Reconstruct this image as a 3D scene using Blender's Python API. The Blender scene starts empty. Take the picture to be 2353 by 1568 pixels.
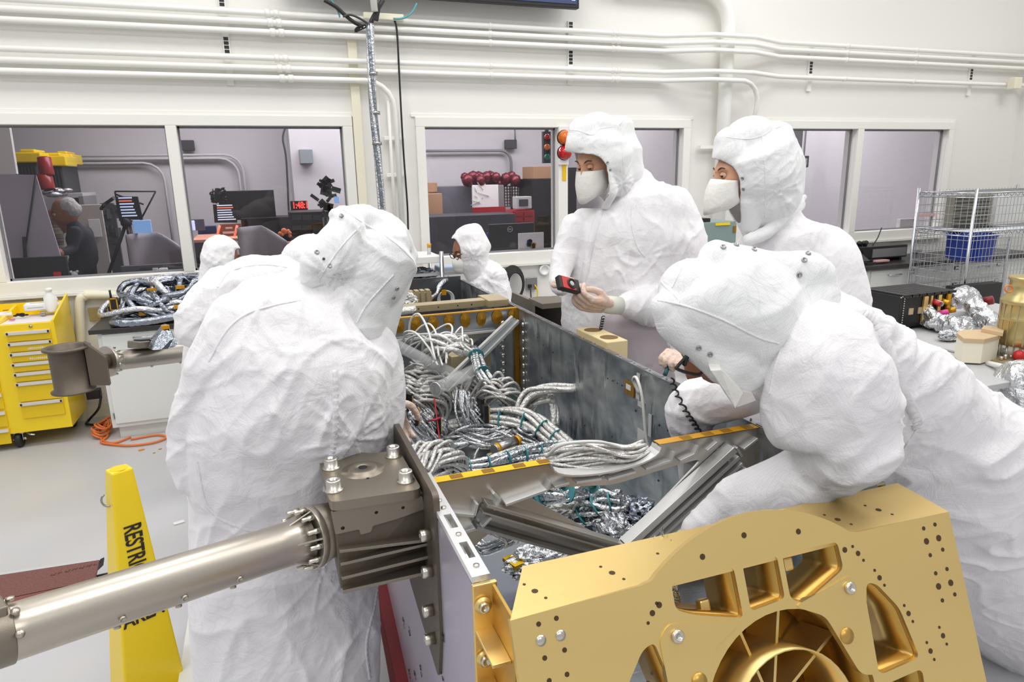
import bpy, math, random
import numpy as np
from mathutils import Vector, Matrix, noise, bvhtree
R = math.radians
random.seed(7)
scene = bpy.context.scene
COL = scene.collection

# ------------------------------------------------------------------ camera
YAW, PIT, ROL, FPX, CH = R(19.743), R(13.722), R(-1.120), 1560.3, 1.7
_f = Vector((math.sin(YAW)*math.cos(PIT), math.cos(YAW)*math.cos(PIT), -math.sin(PIT)))
_r0 = Vector((math.cos(YAW), -math.sin(YAW), 0)); _u0 = _r0.cross(_f)
_r = _r0*math.cos(ROL) + _u0*math.sin(ROL); _u = -_r0*math.sin(ROL) + _u0*math.cos(ROL)
CAMP = Vector((0, 0, CH))
cam = bpy.data.cameras.new('camera'); camo = bpy.data.objects.new('camera', cam); COL.objects.link(camo)
cam.sensor_width = 36; cam.lens = 36*FPX/2353; cam.clip_start = .05; cam.clip_end = 60
camo.matrix_world = Matrix((( _r.x, _u.x, -_f.x, 0), (_r.y, _u.y, -_f.y, 0), (_r.z, _u.z, -_f.z, CH), (0, 0, 0, 1)))
scene.camera = camo
def ray(px, py): return _f + _r*((px-1176.5)/FPX) - _u*((py-784)/FPX)
def at(px, py, ax, v):
    d = ray(px, py); i = 'xyz'.index(ax)
    return CAMP + d*((v-CAMP[i])/d[i])
def dep(px, py, t): return CAMP + ray(px, py)*t
def depth_of(p): return (Vector(p)-CAMP).dot(_f)
def proj(p):
    d = Vector(p)-CAMP; z = d.dot(_f)
    return 1176.5+FPX*d.dot(_r)/z, 784-FPX*d.dot(_u)/z

# ------------------------------------------------------------------ light
scene.view_settings.view_transform = 'Standard'; scene.view_settings.look = 'None'
scene.view_settings.exposure = 0.0; scene.view_settings.gamma = 1; scene.view_settings.use_curve_mapping = False
scene.render.film_transparent = False
W = bpy.data.worlds.new('world'); scene.world = W; W.use_nodes = True
W.node_tree.nodes['Background'].inputs[0].default_value = (.97, .98, 1.0, 1)
W.node_tree.nodes['Background'].inputs[1].default_value = .54
def area(name, loc, rot, sx, sy, power, col=(1, .985, .96)):
    l = bpy.data.lights.new(name, 'AREA'); l.shape = 'RECTANGLE'; l.size = sx; l.size_y = sy; l.energy = power; l.color = col
    o = bpy.data.objects.new(name, l); o.location = loc; o.rotation_euler = rot; COL.objects.link(o); return o
for i, (x, y) in enumerate([(-2.2, 1.2), (.9, 1.2), (4, 1.2), (-2.2, 3.9), (.9, 3.9), (4, 3.9), (7, 3.0), (.9, -2.0), (-2.6, -2)]):
    area('ceiling_light', (x, y, 4.6), (0, 0, 0), 1.9, 1.0, 44)
area('room_beyond_light', (1.5, 7.6, 3.05), (0, 0, 0), 6, 1.2, 210, (1, .98, 1))
area('room_beyond_light', (5.7, 7.6, 3.05), (0, 0, 0), 2.4, 1.2, 110, (1, .98, 1))
cy = scene.cycles
cy.max_bounces = 7; cy.diffuse_bounces = 4; cy.glossy_bounces = 4; cy.transmission_bounces = 4; cy.transparent_max_bounces = 8
cy.use_denoising = True; cy.use_adaptive_sampling = True; cy.adaptive_threshold = .02
cy.caustics_reflective = False; cy.caustics_refractive = False; cy.sample_clamp_indirect = 6

# ------------------------------------------------------------------ materials
def mat(name, col, rough=.5, metal=0, bump=None, spec=None, emit=None, var=None, coat=0):
    """bump=(scale, strength[, stretch vector]); var=(scale, second colour, amount)"""
    m = bpy.data.materials.new(name); m.use_nodes = True; nt = m.node_tree; b = nt.nodes['Principled BSDF']
    b.inputs['Base Color'].default_value = (*col, 1); b.inputs['Roughness'].default_value = rough; b.inputs['Metallic'].default_value = metal
    if spec is not None: b.inputs['Specular IOR Level'].default_value = spec
    if coat: b.inputs['Coat Weight'].default_value = coat
    if emit: b.inputs['Emission Color'].default_value = (*emit[:3], 1); b.inputs['Emission Strength'].default_value = emit[3]
    tc = nt.nodes.new('ShaderNodeTexCoord')
    def nz(scale, stretch=None, detail=4):
        n = nt.nodes.new('ShaderNodeTexNoise'); n.inputs['Scale'].default_value = scale; n.inputs['Detail'].default_value = detail
        mp = nt.nodes.new('ShaderNodeMapping'); nt.links.new(tc.outputs['Object'], mp.inputs[0]); nt.links.new(mp.outputs[0], n.inputs['Vector'])
        if stretch:
            mp.inputs['Scale'].default_value = stretch[:3]
            if len(stretch) > 3: mp.inputs['Rotation'].default_value = stretch[3:6]
        return n
    if bump:
        n = nz(bump[0], bump[2] if len(bump) > 2 else None)
        bp = nt.nodes.new('ShaderNodeBump'); bp.inputs['Strength'].default_value = bump[1]; bp.inputs['Distance'].default_value = .01
        nt.links.new(n.outputs[0], bp.inputs['Height']); nt.links.new(bp.outputs[0], b.inputs['Normal'])
    if var:
        n = nz(var[0], var[3] if len(var) > 3 else None)
        mx = nt.nodes.new('ShaderNodeMix'); mx.data_type = 'RGBA'
        rp = nt.nodes.new('ShaderNodeMapRange'); rp.inputs[1].default_value = .35; rp.inputs[2].default_value = .65; rp.inputs[4].default_value = var[2]
        nt.links.new(n.outputs[0], rp.inputs[0]); nt.links.new(rp.outputs[0], mx.inputs[0])
        mx.inputs[6].default_value = (*col, 1); mx.inputs[7].default_value = (*var[1], 1)
        nt.links.new(mx.outputs[2], b.inputs['Base Color'])
    return m
def rgb(r, g, b):
    return tuple((c/255/12.92 if c/255 <= .04045 else ((c/255+.055)/1.055)**2.4) for c in (r, g, b))
def cloth_mat(name, col, pitch=.0052, strength=.25, rough=.85, fold=.30):
    """clean-room polyester: white cloth with a fine woven grid"""
    m = mat(name, col, rough, 0); nt = m.node_tree; b = nt.nodes['Principled BSDF']
    tc = nt.nodes.new('ShaderNodeTexCoord'); sep = nt.nodes.new('ShaderNodeSeparateXYZ')
    mp = nt.nodes.new('ShaderNodeMapping'); mp.inputs['Rotation'].default_value = (.5, .4, .35)
    nt.links.new(tc.outputs['Object'], mp.inputs[0]); nt.links.new(mp.outputs[0], sep.inputs[0])
    prev = None
    for i in range(3):
        a = nt.nodes.new('ShaderNodeMath'); a.operation = 'MULTIPLY'; a.inputs[1].default_value = 2*math.pi/pitch; nt.links.new(sep.outputs[i], a.inputs[0])
        s = nt.nodes.new('ShaderNodeMath'); s.operation = 'SINE'; nt.links.new(a.outputs[0], s.inputs[0])
        p = nt.nodes.new('ShaderNodeMath'); p.operation = 'GREATER_THAN'; p.inputs[1].default_value = .86; nt.links.new(s.outputs[0], p.inputs[0])
        if prev:
            q = nt.nodes.new('ShaderNodeMath'); q.operation = 'MAXIMUM'; nt.links.new(prev.outputs[0], q.inputs[0]); nt.links.new(p.outputs[0], q.inputs[1]); prev = q
        else: prev = p
    mx = nt.nodes.new('ShaderNodeMix'); mx.data_type = 'RGBA'
    mm = nt.nodes.new('ShaderNodeMath'); mm.operation = 'MULTIPLY'; mm.inputs[1].default_value = strength; nt.links.new(prev.outputs[0], mm.inputs[0])
    nt.links.new(mm.outputs[0], mx.inputs[0]); mx.inputs[6].default_value = (*col, 1); mx.inputs[7].default_value = (col[0]*.72, col[1]*.72, col[2]*.73, 1)
    nt.links.new(mx.outputs[2], b.inputs['Base Color'])
    n = nt.nodes.new('ShaderNodeTexNoise'); n.inputs['Scale'].default_value = 14; n.inputs['Detail'].default_value = 5; n.inputs['Roughness'].default_value = .55
    n.inputs['Distortion'].default_value = 1.2
    nt.links.new(tc.outputs['Object'], n.inputs['Vector'])
    bp = nt.nodes.new('ShaderNodeBump'); bp.inputs['Strength'].default_value = .5; bp.inputs['Distance'].default_value = .012
    vo = nt.nodes.new('ShaderNodeTexVoronoi'); vo.inputs['Scale'].default_value = 8.5; n2 = nt.nodes.new('ShaderNodeTexNoise'); n2.inputs['Scale'].default_value = 3.5; n2.inputs['Detail'].default_value = 3
    ad = nt.nodes.new('ShaderNodeVectorMath'); ad.operation = 'MULTIPLY_ADD'; ad.inputs[1].default_value = (.34, .34, .34)
    nt.links.new(tc.outputs['Object'], n2.inputs['Vector']); nt.links.new(n2.outputs['Color'], ad.inputs[0]); nt.links.new(tc.outputs['Object'], ad.inputs[2]); nt.links.new(ad.outputs[0], vo.inputs['Vector'])
    b2 = nt.nodes.new('ShaderNodeBump'); b2.inputs['Strength'].default_value = fold; b2.inputs['Distance'].default_value = .035; nt.links.new(vo.outputs['Distance'], b2.inputs['Height'])
    nt.links.new(n.outputs[0], bp.inputs['Height']); nt.links.new(b2.outputs[0], bp.inputs['Normal']); nt.links.new(bp.outputs[0], b.inputs['Normal'])
    b.inputs['Sheen Weight'].default_value = .15
    return m
M = dict(
 wall=mat('wall paint', rgb(236, 234, 229), .6), frame=mat('window frame paint', rgb(238, 237, 230), .45),
 conduit=mat('painted conduit', rgb(243, 242, 236), .4), cream=mat('cream plastic', rgb(240, 234, 212), .4),
 floor=mat('floor vinyl', rgb(190, 191, 195), .32, 0, (3, .02), var=(1.5, rgb(199, 195, 191), .6)),
 back=mat('far room paint', rgb(200, 197, 199), .7), backfloor=mat('far room floor', rgb(120, 118, 122), .6),
 blind=mat('dark sill', rgb(60, 60, 64), .6),
 alu=mat('aluminium', rgb(182, 186, 190), .28, 1, (30, .05, (1, 6, 1))), aluw=mat('milled aluminium', rgb(234, 234, 232), .38, .55),
 aluface=mat('brushed face', rgb(214, 211, 206), .38, 1, (6, .03, (.3, .3, 12))),
 steel=mat('steel', rgb(168, 168, 168), .3, 1), chrome=mat('chrome wire', rgb(205, 208, 212), .25, 1),
 titan=mat('bead blasted titanium', rgb(150, 141, 128), .42, .85, (300, .04)), titanl=mat('satin tube', rgb(196, 188, 176), .34, .9, (200, .02)),
 titand=mat('dark titanium', rgb(112, 103, 92), .5, .7, (200, .05)),
 bolt=mat('bolt steel', rgb(216, 210, 200), .3, 1),
 gold=mat('gold anodised', (.90, .67, .27), .40, .90, (2, .04, (1, 8, 1)), var=(1.2, (.85, .61, .24), .7, (1, 3, 3))),
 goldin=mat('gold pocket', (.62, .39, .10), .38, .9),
 kapton=mat('amber tape', rgb(222, 160, 20), .28, .35, (40, .15)), kaptond=mat('amber patch', rgb(160, 116, 20), .3, .4, (60, .3)),
 ytape=mat('yellow tape', rgb(236, 190, 10), .4), champagne=mat('champagne alodine', rgb(200, 184, 146), .4, .6),
 foil=mat('crinkled foil', rgb(214, 216, 219), .2, .95, (70, .9)), foilw=mat('white foil wrap', rgb(228, 226, 222), .3, .55, (90, .8)),
 foild=mat('dark foil', rgb(150, 156, 166), .16, 1, (34, 1.0)), wire=mat('white wire', rgb(226, 226, 222), .4),
 teal=mat('teal lacing', rgb(90, 165, 172), .6), red=mat('red', rgb(196, 36, 40), .4), orange=mat('orange', rgb(226, 122, 60), .5),
 black=mat('black', rgb(28, 27, 28), .45), dark=mat('dark grey', rgb(60, 60, 62), .5), grey=mat('grey', rgb(128, 128, 130), .5),
 lgrey=mat('light grey', rgb(190, 190, 190), .5), yellow=mat('yellow enamel', rgb(246, 212, 8), .35, coat=.3), yellowd=mat('yellow drawer', rgb(232, 196, 6), .4),
 cab=mat('cabinet enamel', rgb(226, 227, 222), .4), top=mat('black worktop', rgb(50, 47, 45), .35), white=mat('white', rgb(238, 238, 236), .5),
 paper=mat('paper', rgb(232, 231, 229), .8), skin=mat('skin', rgb(214, 164, 134), .5, var=(30, rgb(206, 146, 118), .5)),
 skind=mat('deep skin', rgb(150, 100, 74), .5), brow=mat('eyebrow hair', rgb(84, 58, 42), .8), eyew=mat('eye white', rgb(222, 214, 208), .25),
 iris=mat('iris', rgb(52, 36, 28), .2), lash=mat('lash', rgb(70, 45, 34), .7),
 glove=mat('latex glove', rgb(226, 206, 190), .38, 0, (60, .5), var=(18, rgb(222, 184, 166), .8)), cuff=mat('cuff', rgb(224, 226, 212), .6),
 maroon=mat('dark red paint', rgb(128, 22, 28), .45), brown=mat('brown rubber', rgb(132, 84, 76), .7),
 clear=mat('acrylic', rgb(225, 228, 224), .15), hair=mat('grey hair', rgb(176, 174, 170), .8, 0, (80, .6)), jacket=mat('navy jacket', rgb(46, 46, 56), .8),
 led=mat('red led', (1, .05, .03), .4, emit=(1, .06, .04, 2.2)), screen=mat('screen', rgb(30, 40, 70), .3, emit=(.05, .08, .2, .5)),
 scrtxt=mat('screen text', (.8, .9, 1), .4, emit=(.55, .7, 1, .9)), scror=mat('screen red text', (1, .3, .2), .4, emit=(1, .2, .1, .8)),
 tablet=mat('tablet screen', (.3, .55, .9), .3, emit=(.16, .32, .6, .9)), blue=mat('blue', rgb(40, 70, 170), .5), navy=mat('navy', rgb(40, 56, 100), .6),
 amberlamp=mat('amber lens', rgb(226, 110, 10), .12, coat=.6), redlamp=mat('red lens', rgb(190, 14, 20), .12, coat=.6), green=mat('green lens', rgb(20, 130, 100), .2),
 card=mat('cardboard', rgb(168, 132, 100), .8), redb=mat('tool chest red', rgb(170, 30, 36), .4), beige=mat('beige block', rgb(222, 202, 156), .55),
 tan=mat('tan board', rgb(206, 180, 142), .6), teal2=mat('grey green case', rgb(134, 154, 150), .5), peach=mat('peach top', rgb(226, 160, 134), .5),
 steelb=mat('bin blue', rgb(38, 66, 168), .35), board=mat('projection board', rgb(176, 168, 180), .5), pink=mat('magenta', rgb(214, 60, 140), .4),
 perf=mat('mottled sheet', rgb(196, 190, 206), .35, .5), greenstrip=mat('pale yellow strip', rgb(226, 228, 130), .5), tealdk=mat('dark teal', rgb(20, 80, 84), .5))
M['cloth'] = cloth_mat('coverall cloth', rgb(245, 243, 245)); M['hoodc'] = cloth_mat('hood cloth', rgb(241, 242, 242), strength=.3, fold=.18)
M['clothfar'] = cloth_mat('far coverall cloth', rgb(249, 248, 249), .012, .12)
M['maskc'] = mat('mask paper', rgb(238, 236, 230), .85, 0, (60, .3))
# tinted pane: mostly see-through, a little mirror
def glass_mat():
    m = bpy.data.materials.new('window glass'); m.use_nodes = True; nt = m.node_tree; nt.nodes.clear()
    o = nt.nodes.new('ShaderNodeOutputMaterial'); mx = nt.nodes.new('ShaderNodeMixShader'); t = nt.nodes.new('ShaderNodeBsdfTransparent'); g = nt.nodes.new('ShaderNodeBsdfGlossy')
    t.inputs[0].default_value = (.80, .79, .81, 1); g.inputs['Roughness'].default_value = .01
    ge = nt.nodes.new('ShaderNodeNewGeometry'); dp = nt.nodes.new('ShaderNodeVectorMath'); dp.operation = 'DOT_PRODUCT'
    nt.links.new(ge.outputs['Incoming'], dp.inputs[0]); nt.links.new(ge.outputs['True Normal'], dp.inputs[1])
    def mth(op, a, b=None):
        n = nt.nodes.new('ShaderNodeMath'); n.operation = op
        for i, v in enumerate((a, b)):
            if v is None: continue
            if isinstance(v, (int, float)): n.inputs[i].default_value = v
            else: nt.links.new(v, n.inputs[i])
        return n.outputs[0]
    fr = mth('ADD', mth('MULTIPLY', mth('POWER', mth('SUBTRACT', 1.0, mth('ABSOLUTE', dp.outputs['Value'])), 5.0), .5), .03)
    nt.links.new(fr, mx.inputs[0]); nt.links.new(t.outputs[0], mx.inputs[1]); nt.links.new(g.outputs[0], mx.inputs[2]); nt.links.new(mx.outputs[0], o.inputs[0]); return m
M['glass'] = glass_mat()
def acrylic_mat():
    m = bpy.data.materials.new('clear plastic'); m.use_nodes = True; nt = m.node_tree; nt.nodes.clear()
    o = nt.nodes.new('ShaderNodeOutputMaterial'); mx = nt.nodes.new('ShaderNodeMixShader'); t = nt.nodes.new('ShaderNodeBsdfTransparent'); g = nt.nodes.new('ShaderNodeBsdfPrincipled')
    g.inputs['Roughness'].default_value = .2; g.inputs['Base Color'].default_value = (.75, .77, .76, 1); mx.inputs[0].default_value = .28
    nt.links.new(t.outputs[0], mx.inputs[1]); nt.links.new(g.outputs[0], mx.inputs[2]); nt.links.new(mx.outputs[0], o.inputs[0]); return m
M['clear'] = acrylic_mat()
def swirl_mat():
    m = mat('swirled aluminium', rgb(140, 149, 157), .3, .92, var=(4, rgb(206, 210, 211), 1.0, (1, 1.2, 2.6, R(38), 0, 0))); nt = m.node_tree; b = nt.nodes['Principled BSDF']
    tc = nt.nodes.new('ShaderNodeTexCoord')
    mp = nt.nodes.new('ShaderNodeMapping'); mp.inputs['Rotation'].default_value = (R(38), 0, 0); mp.inputs['Scale'].default_value = (1, 2.6, 1.0)
    nt.links.new(tc.outputs['Object'], mp.inputs[0])
    n = nt.nodes.new('ShaderNodeTexNoise'); n.inputs['Scale'].default_value = 3.4; n.inputs['Detail'].default_value = 1.5; n.inputs['Distortion'].default_value = .8; nt.links.new(mp.outputs[0], n.inputs[0])
    bp = nt.nodes.new('ShaderNodeBump'); bp.inputs['Strength'].default_value = .8; bp.inputs['Distance'].default_value = .03
    nt.links.new(n.outputs[0], bp.inputs['Height']); nt.links.new(bp.outputs[0], b.inputs['Normal'])
    mr = nt.nodes.new('ShaderNodeMapRange'); mr.inputs[1].default_value = .3; mr.inputs[2].default_value = .7; mr.inputs[3].default_value = .24; mr.inputs[4].default_value = .46
    nt.links.new(n.outputs[0], mr.inputs[0]); nt.links.new(mr.outputs[0], b.inputs['Roughness']); return m
M['swirl'] = swirl_mat()

# ------------------------------------------------------------------ mesh helpers
class MB:
    def __init__(s): s.v = []; s.f = []; s.sm = []; s.marks = []
    def add(s, vs, fs, smooth=False):
        s.marks.append((len(s.v), len(s.f)))
        k = len(s.v); s.v += [tuple(v) for v in vs]; s.f += [tuple(i+k for i in f) for f in fs]; s.sm += [smooth]*len(fs); return s
    def box(s, c, d, rz=0, m=None, taper=1.0):
        x, y, z = d[0]/2, d[1]/2, d[2]/2
        vs = [Vector((sx*x*(taper if sz > 0 else 1), sy*y*(taper if sz > 0 else 1), sz*z)) for sz in (-1, 1) for sy in (-1, 1) for sx in (-1, 1)]
        if rz: mr = Matrix.Rotation(rz, 3, 'Z'); vs = [mr @ v for v in vs]
        if m is not None: vs = [m @ v for v in vs]
        c = Vector(c); vs = [v+c for v in vs]
        return s.add(vs, [(0, 2, 3, 1), (4, 5, 7, 6), (0, 1, 5, 4), (1, 3, 7, 5), (3, 2, 6, 7), (2, 0, 4, 6)])
    def bx(s, x0, x1, y0, y1, z0, z1): return s.box(((x0+x1)/2, (y0+y1)/2, (z0+z1)/2), (abs(x1-x0), abs(y1-y0), abs(z1-z0)))
    def tube(s, pts, r, seg=8, closed=False, caps=True, flat=1.0, up=None):
        pts = [Vector(p) for p in pts]; n = len(pts); rr = r if isinstance(r, (list, tuple)) else [r]*n
        tans = []
        for i in range(n):
            a = pts[(i-1) % n] if closed or i > 0 else pts[0]; b = pts[(i+1) % n] if closed or i < n-1 else pts[-1]
            t = (b-a); tans.append(t.normalized() if t.length > 1e-9 else Vector((0, 0, 1)))
        nrm = (up.copy() if up else (Vector((0, 0, 1)) if abs(tans[0].z) < .9 else Vector((1, 0, 0))))
        vs = []
        for i in range(n):
            t = tans[i]; nrm = (nrm - t*nrm.dot(t)); nrm = nrm.normalized() if nrm.length > 1e-6 else t.orthogonal().normalized(); bn = t.cross(nrm)
            for k in range(seg):
                a = 2*math.pi*k/seg; vs.append(pts[i]+(nrm*math.sin(a)*flat+bn*math.cos(a))*rr[i])
        fs = []
        for i in range(n if closed else n-1):
            for k in range(seg):
                a = i*seg+k; b = i*seg+(k+1) % seg; j = (i+1) % n; fs.append((a, b, j*seg+(k+1) % seg, j*seg+k))
        s.add(vs, fs, True)
        if caps and not closed:
            k = len(s.v)-len(vs); s.f.append(tuple(k+i for i in reversed(range(seg)))); s.f.append(tuple(k+(n-1)*seg+i for i in range(seg))); s.sm += [False]*2
        return s
    def cyl(s, p0, p1, r, seg=20, r1=None): return s.tube([p0, p1], [r, r if r1 is None else r1], seg)
    def lathe(s, c, prof, seg=28, axis=(0, 0, 1), closed=False):
        """prof: (radius, height) pairs along the axis"""
        ax = Vector(axis).normalized(); u = ax.orthogonal().normalized(); w = ax.cross(u); c = Vector(c); vs = []; n = len(prof)
        for (r, h) in prof:
            for k in range(seg):
                a = 2*math.pi*k/seg; vs.append(c+ax*h+(u*math.cos(a)+w*math.sin(a))*max(r, 1e-5))
        fs = []
        for i in range(n if closed else n-1):
            j = (i+1) % n
            for k in range(seg): fs.append((i*seg+k, i*seg+(k+1) % seg, j*seg+(k+1) % seg, j*seg+k))
        s.add(vs, fs, True)
        if not closed:
            k0 = len(s.v)-len(vs)
            s.f.append(tuple(k0+i for i in reversed(range(seg)))); s.f.append(tuple(k0+(n-1)*seg+i for i in range(seg))); s.sm += [False]*2
        return s
    def ball(s, c, r, seg=16, sc=(1, 1, 1), m=None):
        vs = []; fs = []; c = Vector(c); rings = seg//2
        for i in range(rings+1):
            t = math.pi*i/rings
            for k in range(seg):
                a = 2*math.pi*k/seg; v = Vector((math.sin(t)*math.cos(a)*sc[0], math.sin(t)*math.sin(a)*sc[1], math.cos(t)*sc[2]))*r
                vs.append((m @ v if m is not None else v)+c)
        for i in range(rings):
            for k in range(seg): fs.append((i*seg+k, (i+1)*seg+k, (i+1)*seg+(k+1) % seg, i*seg+(k+1) % seg))
        return s.add(vs, fs, True)
    def prism(s, poly, thick):
        """poly: 3D points of a planar outline; extruded by the vector thick"""
        n = len(poly); t = Vector(thick); vs = [Vector(p) for p in poly]+[Vector(p)+t for p in poly]
        return s.add(vs, [tuple(reversed(range(n))), tuple(range(n, 2*n))]+[(i, (i+1) % n, n+(i+1) % n, n+i) for i in range(n)])
    def build_each(s, name, m, parent=None, bevel=0):
        """one object for every piece added"""
        E = s.marks+[(len(s.v), len(s.f))]; out = []
        for (v0, f0), (v1, f1) in zip(E[:-1], E[1:]):
            q = MB(); q.v = s.v[v0:v1]; q.f = [tuple(i-v0 for i in f) for f in s.f[f0:f1]]; q.sm = s.sm[f0:f1]; out.append(q.build(name, m, parent, bevel))
        return out
    def build(s, name, m, parent=None, bevel=0, origin=None):
        me = bpy.data.meshes.new(name); org = Vector(origin) if origin is not None else None
        if org is None:
            if parent is None and s.v:
                a = np.array(s.v); org = Vector(((a[:, 0].min()+a[:, 0].max())/2, (a[:, 1].min()+a[:, 1].max())/2, a[:, 2].min()))
            else: org = Vector((0, 0, 0))
        me.from_pydata([(v[0]-org.x, v[1]-org.y, v[2]-org.z) for v in s.v], [], s.f); me.validate()
        if len(me.polygons) == len(s.sm): me.polygons.foreach_set('use_smooth', s.sm)
        return link(name, me, m, parent, bevel, org)
def link(name, me, m, parent=None, bevel=0, org=(0, 0, 0)):
    me.materials.clear(); me.materials.append(M[m] if isinstance(m, str) else m)
    o = bpy.data.objects.new(name, me); COL.objects.link(o); o.location = org
    if parent is not None:
        o.parent = parent; o.matrix_parent_inverse = root_matrix(parent).inverted()
    if bevel:
        b = o.modifiers.new('bevel', 'BEVEL'); b.width = bevel; b.segments = 2; b.limit_method = 'ANGLE'; b.angle_limit = R(40)
    return o
def root_matrix(o):
    m = Matrix.Translation(o.location) @ o.rotation_euler.to_matrix().to_4x4()
    return m if o.parent is None else root_matrix(o.parent) @ o.matrix_parent_inverse @ m
def tag(o, label=None, cat=None, group=None, kind=None):
    if label: o['label'] = label
    if cat: o['category'] = cat
    if group: o['group'] = group
    if kind: o['kind'] = kind
    return o
def empty(name, loc, label, cat, group=None):
    o = bpy.data.objects.new(name, None); COL.objects.link(o); o.location = loc; o.empty_display_size = .05
    return tag(o, label, cat, group)
def struct(name, mb, m, bevel=0, label=None):
    return tag(mb.build(name, m, None, bevel), label, None, None, 'structure')
def copy_tree(o, parent=None):
    c = o.copy(); COL.objects.link(c)
    if parent is not None: c.parent = parent
    for ch in [x for x in COL.objects if x.parent == o]: copy_tree(ch, c)
    return c
def plate(name, outer, holes, basis, thick, m, parent=None, bevel=.0):
    """flat plate with holes: 2D outlines in the frame basis=(origin, U, V); extruded by thick along U x V, centred"""
    cu = bpy.data.curves.new('tmp', 'CURVE'); cu.dimensions = '2D'; cu.fill_mode = 'BOTH'; cu.extrude = abs(thick)/2-bevel; cu.bevel_depth = bevel; cu.bevel_resolution = 1
    for pl in [outer]+list(holes):
        sp = cu.splines.new('POLY'); sp.points.add(len(pl)-1); sp.use_cyclic_u = True
        for i, p in enumerate(pl): sp.points[i].co = (p[0], p[1], 0, 1)
    ob = bpy.data.objects.new('tmp', cu); COL.objects.link(ob); dg = bpy.context.evaluated_depsgraph_get(); dg.update()
    me = bpy.data.meshes.new_from_object(ob.evaluated_get(dg)); bpy.data.objects.remove(ob); bpy.data.curves.remove(cu)
    O, U, V = [Vector(x) for x in basis]; U.normalize(); V.normalize(); N = U.cross(V)
    me.transform(Matrix(((U.x, V.x, N.x, O.x), (U.y, V.y, N.y, O.y), (U.z, V.z, N.z, O.z), (0, 0, 0, 1)))); me.name = name
    if parent is None:
        a = np.array([v.co[:] for v in me.vertices]); org = Vector(((a[:, 0].min()+a[:, 0].max())/2, (a[:, 1].min()+a[:, 1].max())/2, a[:, 2].min())); me.transform(Matrix.Translation(-org))
        return link(name, me, m, None, 0, org)
    return link(name, me, m, parent)
def rnd(poly, r, seg=4):
    """round the corners of a 2D polygon"""
    out = []; n = len(poly)
    for i in range(n):
        p = Vector(poly[i]); a = Vector(poly[i-1]); b = Vector(poly[(i+1) % n]); d0 = (a-p); d1 = (b-p); rr = min(r, d0.length*.45, d1.length*.45)
        A = p+d0.normalized()*rr; B = p+d1.normalized()*rr
        for k in range(seg+1): t = k/seg; out.append(tuple(A*(1-t)**2+p*2*t*(1-t)+B*t*t))
    return out
def circ(c, r, n=16, a0=0, a1=2*math.pi, end=False):
    return [(c[0]+r*math.cos(a0+(a1-a0)*i/(n-1 if end else n)), c[1]+r*math.sin(a0+(a1-a0)*i/(n-1 if end else n))) for i in range(n)]
def bez(pts, n=24):
    """smooth path through the points (Catmull-Rom)"""
    P = [Vector(p) for p in pts]; P = [P[0]*2-P[1]]+P+[P[-1]*2-P[-2]]; out = []; m = len(P)-3; per = max(2, n//m)
    for i in range(m):
        a, b, c, d = P[i:i+4]
        for k in range(per):
            t = k/per; out.append(.5*((2*b)+(c-a)*t+(2*a-5*b+4*c-d)*t*t+(3*b-a-3*c+d)*t**3))
    out.append(P[-2]); return out
def text(s, size, basis, m, parent, name='lettering', align='LEFT', ext=.0006, bold=0, sx=1, sy=1):
    cu = bpy.data.curves.new('tmp', 'FONT'); cu.body = s; cu.size = size; cu.align_x = align; cu.extrude = ext; cu.offset = bold
    ob = bpy.data.objects.new('tmp', cu); COL.objects.link(ob); dg = bpy.context.evaluated_depsgraph_get(); dg.update()
    me = bpy.data.meshes.new_from_object(ob.evaluated_get(dg)); bpy.data.objects.remove(ob); bpy.data.curves.remove(cu)
    O, U, V = [Vector(x) for x in basis]; U.normalize(); V.normalize(); N = U.cross(V)
    me.transform(Matrix(((U.x*sx, V.x*sy, N.x, O.x), (U.y*sx, V.y*sy, N.y, O.y), (U.z*sx, V.z*sy, N.z, O.z), (0, 0, 0, 1)))); me.name = name
    return link(name, me, m, parent)
# ================================================================== the room
WY = 5.6; ZH, ZS = 2.09, 1.045
panes = [(-1.70, -.584), (-.511, .651), (1.295, 2.459), (2.549, 3.715), (4.60, 5.787), (5.868, 7.06)]
mb = MB()
xs = [-5.0]+[v for p in panes for v in p]+[8.13]
mb.bx(-5, 8.2, WY, WY+.14, ZH, 4.6); mb.bx(-5, 8.2, WY, WY+.14, -.02, ZS)
for i in range(0, len(xs), 2): mb.bx(xs[i], xs[i+1], WY, WY+.14, ZS, ZH)
struct('wall_back', mb, 'wall')
struct('wall_right', MB().bx(8.13, 8.27, -4, WY+.14, 0, 4.6), 'wall')
struct('floor', MB().bx(-6, 8.27, -4, WY+.1, -.1, 0), 'floor')
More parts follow.
